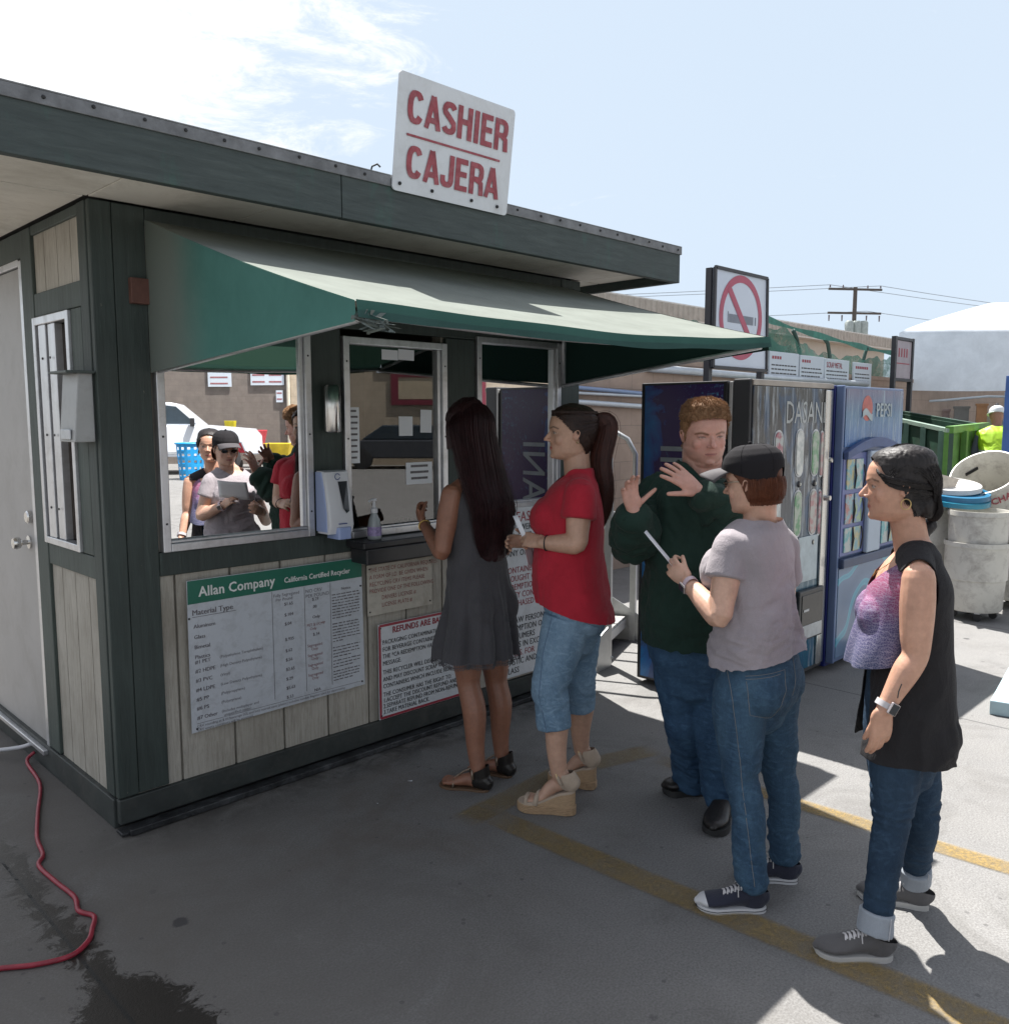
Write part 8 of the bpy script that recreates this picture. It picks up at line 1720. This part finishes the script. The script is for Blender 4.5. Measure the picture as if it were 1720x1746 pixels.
# ------------------------------------------------------------------ woman at the right in the long black vest
def vest_woman():
    f, l = basis((-.44, .90)); pt = thing('person', tuple(grd(1520, 1590)), 'person with black hair in low bun wearing long black vest over purple top', 'person')
    J = dict(f=f, l=l); c = lambda x, y, h, o=0, q=0: hat(x, y, h) + f * o + l * q; D = 2.67
    J['tor'] = [(c(1535, 1290, D), .12, .105), (c(1538, 1235, D, -.01), .172, .125), (c(1536, 1180, D), .150, .105), (c(1535, 1120, D), .128, .095), (c(1540, 1055, D, .01), .135, .102), (c(1550, 995, D, .01), .150, .100), (c(1556, 955, D), .135, .075), (c(1556, 930, D), .075, .055)]
    hd = Head(c(1533, 828, D), (-.50, .87), .224, .02); J['neck'] = (c(1556, 938, D), hd.p(0, -.08, -.30), .054, .050)
    J['shL'], J['elL'], J['wrL'] = c(1566, 985, D - .155), c(1560, 1118, D - .18), c(1508, 1208, D - .19); J['shR'], J['elR'], J['wrR'] = c(1545, 985, D + .155), c(1550, 1118, D + .19), c(1548, 1190, D + .20)
    J['armr'] = [.047, .050, .045, .038, .039, .030, .0245]; J['hipL'], J['hipR'] = c(1530, 1262, D - .075), c(1552, 1262, D + .075)
    hL, tL, hR, tR = grd(1518, 1632), grd(1388, 1622), grd(1583, 1548), grd(1462, 1525); J['anL'] = hL + V((0, 0, .115)) + (tL - hL).normalized() * .05; J['anR'] = hR + V((0, 0, .115)) + (tR - hR).normalized() * .05
    J['knL'] = c(1519, 1405, D - .09); J['knR'] = c(1572, 1400, D + .05); J['legr'] = [.078, .074, .056, .048, .047, .038, .033]
    J['ells'] = [('u', c(1543, 1050, D, .075, .055), l * .062, f * .062, UPZ * .07), ('u', c(1543, 1050, D, .075, -.055), l * .062, f * .062, UPZ * .07), ('b', c(1540, 1240, D, -.06, .065), l * .08, f * .07, UPZ * .09), ('b', c(1540, 1240, D, -.06, -.065), l * .08, f * .07, UPZ * .09)]
    B = Blob(); body_parts(B, J, 'tu', -.012); body_parts(B, J, 'na'); body_parts(B, J, 'g', -.012); traps(B, J); hd.build(B, nose=1.05, cheek=.9)
    hand(B, J['wrL'], hat(1498, 1275, D - .18) - J['wrL'], dirv(-.2, .85, 0), dirv(-1, 0, .1), .95, (.20, .26, .32, .38), (.02, .0, -.02, -.03), (.95, .14, .22), .2); hand(B, J['wrR'], dirv(-.3, 0, -.95), dirv(-.1, -.9, 0), dirv(-1, 0, 0), .95, (.5, .6, .6, .7))
    finish_body(B, hd, pt, (.50, .29, .20), lip=(.42, .13, .12), blush=(.48, .19, .14))
    # patterned top
    B = Blob(); body_parts(B, J, 'u', .012); B.tube([c(1508, 1160, D, .01), c(1513, 1115, D, .01), c(1530, 1055, D, .010), c(1546, 1000, D, .008), c(1555, 962, D)], [(.150, .112), (.145, .108), (.142, .105), (.150, .100), (.125, .078)], l, 5, 28); me = B.mesh(.0055, 5); z0 = c(1500, 1132, D, .1)
    P = co(me); q = P - np.array(c(1500, 1100, D)); k = np.clip((1.15 - P[:, 2]) / .3, 0, 1); n_ = nor(me); setco(me, P + n_ * (.010 * k * np.sin((q @ np.array(l)) * 60 + (q @ np.array(f)) * 30))[:, None]); bisect(me, z0, V((0, 0, -1)) + f * .0 - f * .25); neckline(me, c(1552, 950, D), l, f, .10, .12, .06, -.10, .45)
    def batik():
        mm, t, p, o = newmat('purple_batik'); s = N(t, 'ShaderNodeSeparateXYZ'); t.links.new(coords(t), s.inputs[0]); r = N(t, 'ShaderNodeMapRange'); r.inputs['From Min'].default_value = .90; r.inputs['From Max'].default_value = 1.32; t.links.new(s.outputs[2], r.inputs['Value'])
        n = tex_noise(t, coords(t), 12, 6, .7); a = N(t, 'ShaderNodeMath', operation='MULTIPLY_ADD'); t.links.new(n, a.inputs[0]); a.inputs[1].default_value = .5; t.links.new(r.outputs[0], a.inputs[2]); b = N(t, 'ShaderNodeMath', operation='SUBTRACT'); t.links.new(a.outputs[0], b.inputs[0]); b.inputs[1].default_value = .25
        c_ = ramp(t, b.outputs[0], [(.05, (.040, .055, .12)), (.40, (.060, .045, .13)), (.60, (.20, .03, .10)), (.72, (.25, .04, .10)), (.85, (.10, .035, .10)), (1, (.07, .03, .08))])
        v = N(t, 'ShaderNodeTexVoronoi', feature='DISTANCE_TO_EDGE'); v.inputs['Scale'].default_value = 170; t.links.new(coords(t), v.inputs['Vector']); w = N(t, 'ShaderNodeTexWave', wave_type='RINGS'); w.inputs['Scale'].default_value = 26; w.inputs['Distortion'].default_value = 9; t.links.new(coords(t), w.inputs['Vector'])
        k_ = ramp(t, v.outputs[0], [(.03, (.45,) * 3), (.12, (0,) * 3)]); c_ = mixc(t, k_, c_, (.34, .31, .42)); c_ = mixc(t, ramp(t, w.outputs['Fac'], [(.80, (0,) * 3), (.97, (.28,) * 3)]), c_, (.34, .32, .40)); t.links.new(c_, p.inputs['Base Color']); p.inputs['Roughness'].default_value = .8; return mm
    put(me, 'top', batik(), pt)
    # long open vest
    B = Blob(); B.tube([c(1540, 1322, D, .004), c(1541, 1270, D, .0), c(1542, 1215, D, -.004), c(1543, 1160, D, -.006), c(1545, 1100, D, -.008), c(1548, 1045, D, -.01), c(1554, 995, D, -.008), c(1558, 960, D, -.004)], [(.168, .140), (.170, .138), (.166, .134), (.158, .126), (.150, .118), (.150, .110), (.152, .104), (.120, .075)], l, 5, 36, 0, True, .72); traps(B, J, .008); body_parts(B, J, 'b', .02); me = B.mesh(.0055, 6); bisect(me, c(1541, 1276, D), (0, 0, -1))
    def front(C_):
        D_ = C_ - np.array(c(1548, 1045, D)); y = D_ @ np.array(f); x = D_ @ np.array(l); z = C_[:, 2]
        edge = np.interp(z, [.60, .90, 1.08, 1.20], [.22, .17, .075, .050]); op = ((y > edge) | ((y > .05) & (np.abs(x) < .085))) & (np.abs(x) < .30); arm = np.zeros(len(C_), bool)
        for s, sg in (('L', 1), ('R', -1)):
            a = np.array(J['sh' + s] + f * .0 - V((0, 0, .045))); e = C_ - a; arm |= (x * sg > .105) & (((e @ np.array(f)) / .058) ** 2 + (e[:, 2] / .10) ** 2 < 1)
        nk = (np.hypot(x / .070, (C_ - np.array(c(1556, 945, D))) @ np.array(f) / .07) < 1) & (z > 1.22); return op | arm | nk
    drop(me, front); folds(me, .011, (6, 6, 1.8), 41, weight=lambda P: .25 + 1.1 * np.clip((1.15 - P[:, 2]) / .4, 0, 1)); VM = cloth('black_jersey', (.020, .019, .021), wr=.5, sheen=.03); vest = put(me, 'vest', VM, pt, solid=.003)
    m = MB(); 
    for s in (1, -1): m.tube([c(1557, 942, D, -.07, s * .035), c(1556, 938, D, -.03, s * .062), c(1552, 950, D, .03, s * .066), c(1546, 985, D, .07, s * .058)], .0042, 6)
    m.build('top_strap', VM, pt, smooth=True)
    # jeans with grey turn-ups
    B = Blob()
    for s in 'LR': a, k_, n_ = J['hip' + s], J['kn' + s], J['an' + s]; B.tube([a, a.lerp(k_, .35), a.lerp(k_, .75), k_, k_.lerp(n_, .3), k_.lerp(n_, .72), n_ + UPZ * .02], [.082, .078, .062, .052, .051, .043, .041], None, 5, 22, cap=False)
    B.tube([c(1536, 1300, D), c(1538, 1240, D, -.005), c(1537, 1195, D), c(1536, 1150, D)], [(.12, .105), (.160, .122), (.148, .110), (.138, .102)], l, 4, 24); me = B.mesh(.005, 3); folds(me, .007, (8, 8, 26), 12, weight=lambda P: .25 + .9 * np.exp(-((P[:, 2] - .45) / .07) ** 2) + .8 * np.clip((.32 - P[:, 2]) / .15, 0, 1)); jn = put(me, 'jeans', denim('indigo_denim', (.012, .026, .050), (.035, .065, .105)), pt)
    CU = cloth('grey_turn_up', (.30, .33, .37), fine=500)
    for s, h_, t_ in (('L', hL, tL), ('R', hR, tR)):
        n_ = J['an' + s]; k_ = J['kn' + s]; d_ = (k_ - n_).normalized(); B = Blob(); B.tube([n_ - d_ * .032, n_ + d_ * .035], [.054, .052], None, 3, 24, cap=False); me = B.mesh(.004, 1); folds(me, .003, (14, 14, 14), 3); cf = put(me, 'turn_up', CU, jn)
        m = MB(); nb = dirv(.4, -.9); m.tube([n_ + nb * .054 + d_ * .036, n_ + nb * .057 - d_ * .032], .0016, 4); m.build('turn_up_seam', M('white_thread', (.5, .5, .52), .8), cf)
    UM = cloth('grey_canvas', (.105, .10, .10), fine=500, wr=.15); RUB = M('off_white_rubber', (.42, .41, .39), .5, 0, .08, 10); LC = M('white_lace', (.58, .56, .56), .8)
    shoe(pt, hL, tL, 1.05, UM, RUB, laces=LC, collar=.075); shoe(pt, hR, tR, 1.05, UM, RUB, laces=LC, flip=-1, collar=.075)
    # hair
    HM = hair_mat('black_hair', (.007, .006, .006), (.032, .027, .027), .5); hl = [(0, .33), (.3, .31), (.6, .26), (.85, .14), (1.05, .04), (1.3, -.01), (1.5, .0), (1.7, -.2), (2.3, -.42), (3.15, -.48)]
    bun = hd.p(.02, -.33, -.24); me = scalp(hd, pt, HM, [(a_, h_ + (.07 if a_ < 1.0 else .02)) for a_, h_ in hl], .040, gfn=lambda a, h: .010 + .034 * min(1, max(0, (h - .27) / .14)) + (.024 if abs(a - math.pi) < 1.3 else .024 * max(0, min(1, (min(a, 2 * math.pi - a) - .9) / .9))), extra=lambda B: (B.ell(bun, hd.l * .24 * hd.H, hd.f * .16 * hd.H, hd.u * .25 * hd.H), B.ell(hd.p(0, -.33, .05), hd.l * .26 * hd.H, hd.f * .14 * hd.H, hd.u * .28 * hd.H))); folds(me, .0022, (90, 90, 60), 5); hr = put(me, 'hair', HM, pt)
    m = MB(); over_top(m, hd, 2200, .082, .0011, -.1, 4, .016, .36); over_top(m, hd, 400, .10, .0009, -.2, 14, .030, .36); pulled(m, hd, 1500, (math.pi, -.20), hl=hl, a0=.26, lift=.062, r=.0010, wav=.014, seed=6); rnd = random.Random(8)
    for k in range(170):
        a0 = rnd.uniform(0, 6.28); tl = rnd.uniform(-1, 1); P_ = []
        for i in range(12): a = a0 + i * .42; P_.append(bun + hd.l * (.235 * hd.H * math.cos(tl * 1.2)) * math.cos(a) + hd.u * (.255 * hd.H) * math.sin(a) * (1 - .1 * abs(tl)) + hd.f * (-.155 * hd.H * (abs(math.cos(a * .5 + tl)) * .8 + .3)) + hd.f * (.004 * math.sin(a * 4)))
        strand(m, P_, .0017, .0012)
    for k in range(60):
        s_ = rnd.choice((-1, 1)); q = hd.p(.30 * s_, .04 * rnd.random(), .03); P_ = [q + hd.l * (s_ * .006) + V((rnd.uniform(-.004, .004),) * 3) + UPZ * (-.012 * i) + hd.f * (.006 * math.sin(i * .8 + k)) - hd.f * .004 * i for i in range(6)]; strand(m, P_, .0009, .0005)
    m.build('hair_strand', HM, hr)
    B = Blob(); tp = [c(1585, 895, D), c(1568, 915, D - .01), c(1560, 930, D - .03), c(1552, 960, D - .06)]; B.tube(tp, [.020, .022, .024, .012], None, 4, 14); me = B.mesh(.004, 2); folds(me, .003, (50, 50, 50), 4); put(me, 'hair_tail', HM, pt)
    m = MB(); q = c(1562, 906, D - .02); rnd = random.Random(2)
    for k in range(10): m.sphere(q + V((rnd.uniform(-.012, .012), rnd.uniform(-.012, .012), rnd.uniform(-.010, .010))), .010, 8)
    m.build('hair_tie', M('teal_scrunchie', (.03, .20, .20), .8, 0, .3, 60), hr, smooth=True)
    GO = M('gold_metal', (.5, .36, .16), .3, .9); m = MB(); q = hd.p(.36, -.03, -.20); m.tube([q + hd.f * (.014 * math.cos(a)) + UPZ * (.016 * math.sin(a) - .006) for a in np.linspace(0, 6.28, 17)], .0018, 6); m.build('earring', GO, pt)
    m = MB(); m.tube([c(1552, 935, D, -.03, .055), c(1548, 945, D, .03, .055), c(1536, 975, D, .072, .02), c(1533, 985, D, .078, 0), c(1536, 975, D, .072, -.02)], .0012, 5); m.build('necklace', GO, pt)
    w = J['wrL'].lerp(J['elL'], .06); watch(w, J['elL'] - J['wrL'], CAMF * -1 + CAMR * .25, pt, M('pale_strap', (.48, .46, .47), .5), M('watch_glass', (.012, .012, .014), .1), .031, .027)
    q = J['wrL'].lerp(hat(1494, 1262, D - .18), 1.0) + hat(1489, 1275, D - .2) * 0; d_ = (hat(1494, 1262, D - .18) - J['wrL']).normalized(); w_ = J['wrL'] + d_ * .112; o1 = dirv(-1, 0, 0); 
    m = MB(); w2_ = w_ + dirv(-.1, .2, 0) * .01; o1 = d_.orthogonal().normalized(); o2 = d_.cross(o1); m.tube([w2_ + o1 * (.0092 * math.cos(a)) + o2 * (.0092 * math.sin(a)) for a in np.linspace(0, 6.29, 15)], .0016, 6); m.build('ring', GO, pt)
    m = MB(); a = J['elL'].lerp(J['wrL'], .70)
    bdm = [o for o in pt.children if o.name.startswith('body')][0]; bv = bvh_of(bdm.data, pt); q = stitch(bv, [hat(1535, 1165, 2.46), hat(1530, 1178, 2.46), hat(1528, 1192, 2.46)], CAMF, sub=5); 
    if len(q) > 3: m.tube(q, .0016, 4); m.build('arm_tattoo', M('tattoo_ink', (.04, .05, .05), .7), pt)
vest_woman()
# ------------------------------------------------------------------ worker far off in a high visibility vest
def worker():
    f, l = basis((.75, .30)); h0 = 11.6; g = hat(1698, 760, h0); pt = thing('person', (g.x, g.y, 0), 'person in white hard hat and lime reflective vest bending by the green dumpster', 'person')
    J = dict(f=f, l=l); c = lambda x, y, h=h0, o=0, q=0: hat(x, y, h) + f * o + l * q; z = lambda h_, o=0, q=0: V((g.x, g.y, h_)) + f * o + l * q
    J['tor'] = [(z(.84, -.14), .14, .12), (z(.95, -.12), .18, .14), (z(1.10, -.10), .17, .13), (z(1.25, -.04), .18, .13), (z(1.42, .02), .20, .12), (z(1.50, .05), .17, .09), (z(1.55, .07), .08, .07)]
    hd = Head(z(1.70, .13), f, .235, .35); J['neck'] = (z(1.52, .06), hd.p(0, -.08, -.3), .06, .058); J['armr'] = [.055, .052, .045, .042, .04, .033, .027]
    J['shL'], J['elL'], J['wrL'] = z(1.45, .04, .19), z(1.20, .12, .24), z(1.16, .36, .16); J['shR'], J['elR'], J['wrR'] = z(1.45, .04, -.19), z(1.18, .10, -.25), z(1.12, .34, -.20)
    for s, q in (('L', .10), ('R', -.10)): J['hip' + s], J['kn' + s], J['an' + s] = z(.86, -.12, q), z(.48, -.04, q * 1.2), z(.09, -.10, q * 1.3)
    J['legr'] = [.10, .09, .07, .055, .055, .045, .04]; B = Blob(); body_parts(B, J, 't', -.01); body_parts(B, J, 'nag'); traps(B, J); hd.build(B)
    for s in 'LR': hand(B, J['wr' + s], f + V((0, 0, -.2)), V((0, 0, -1)), l * (-1 if s == 'L' else 1), 1.0)
    finish_body(B, hd, pt, (.30, .16, .10), voxel=.007)
    B = Blob(); body_parts(B, J, 't', .02); traps(B, J, .02); me = B.mesh(.008, 4); drop(me, lambda C_: (C_[:, 2] > 1.50) & (np.hypot(*( (C_ - np.array(z(1.55, .07)))[:, :2]).T) < .10)); folds(me, .01, (6, 6, 4), 3)
    mm, t, p, o = newmat('lime_safety_vest'); s = N(t, 'ShaderNodeSeparateXYZ'); t.links.new(coords(t), s.inputs[0]); r = N(t, 'ShaderNodeMapRange'); r.inputs['From Min'].default_value = .9; r.inputs['From Max'].default_value = 1.6; t.links.new(s.outputs[2], r.inputs['Value']); rp = N(t, 'ShaderNodeValToRGB'); rp.color_ramp.interpolation = 'CONSTANT'; e = rp.color_ramp.elements
    cols = [(0, (.38, .62, .02)), (.20, (.45, .47, .48)), (.27, (.38, .62, .02)), (.42, (.45, .47, .48)), (.50, (.38, .62, .02))]
    while len(e) < len(cols): e.new(.5)
    for i, (a, b) in enumerate(cols): e[i].position = a; e[i].color = rgba(b)
    t.links.new(r.outputs[0], rp.inputs[0]); t.links.new(rp.outputs[0], p.inputs['Base Color']); put(me, 'safety_vest', mm, pt)
    B = Blob()
    for s in 'LR': B.tube([J['sh' + s], J['sh' + s].lerp(J['el' + s], .6), J['el' + s], J['el' + s].lerp(J['wr' + s], .7)], [.065, .062, .058, .048], None, 4, 14, cap=False)
    put(B.mesh(.008, 2), 'sleeve', cloth('grey_blue_cotton', (.14, .15, .20)), pt)
    B = Blob(); body_parts(B, J, 'g', .02); B.tube([z(.82, -.13), z(.96, -.12)], [(.18, .15), (.19, .15)], l); put(B.mesh(.008, 2), 'trousers', cloth('dark_work_trousers', (.03, .035, .05)), pt)
    for s in 'LR': q = V((J['an' + s].x, J['an' + s].y, 0)); shoe(pt, q - f * .07, q + f * .20, 1.1, DARKM, DARKM, style='boot')
    B = Blob(); B.add(*hd.loft(.07, 30, lambda a, h: .06 + .12 * max(0, h - .1))); me = B.mesh(.006, 2); bisect(me, hd.p(0, 0, .14), -hd.u); WH = M('white_hard_hat', (.62, .64, .66), .3); hh = put(me, 'hard_hat', WH, pt); m = MB(); m.lathe(hd.p(0, .02, .13), [(.09, .008), (.118, .004), (.118, 0), (.09, .0)], 28, hd.u); m.build('hat_brim', WH, hh, smooth=True); m = MB(); m.sphere(hd.p(0, -.1, .66), .028, 8); m.build('ear_muff', DARKM, hh)
worker()
SC.render.resolution_x = 1008; SC.render.resolution_y = 1024
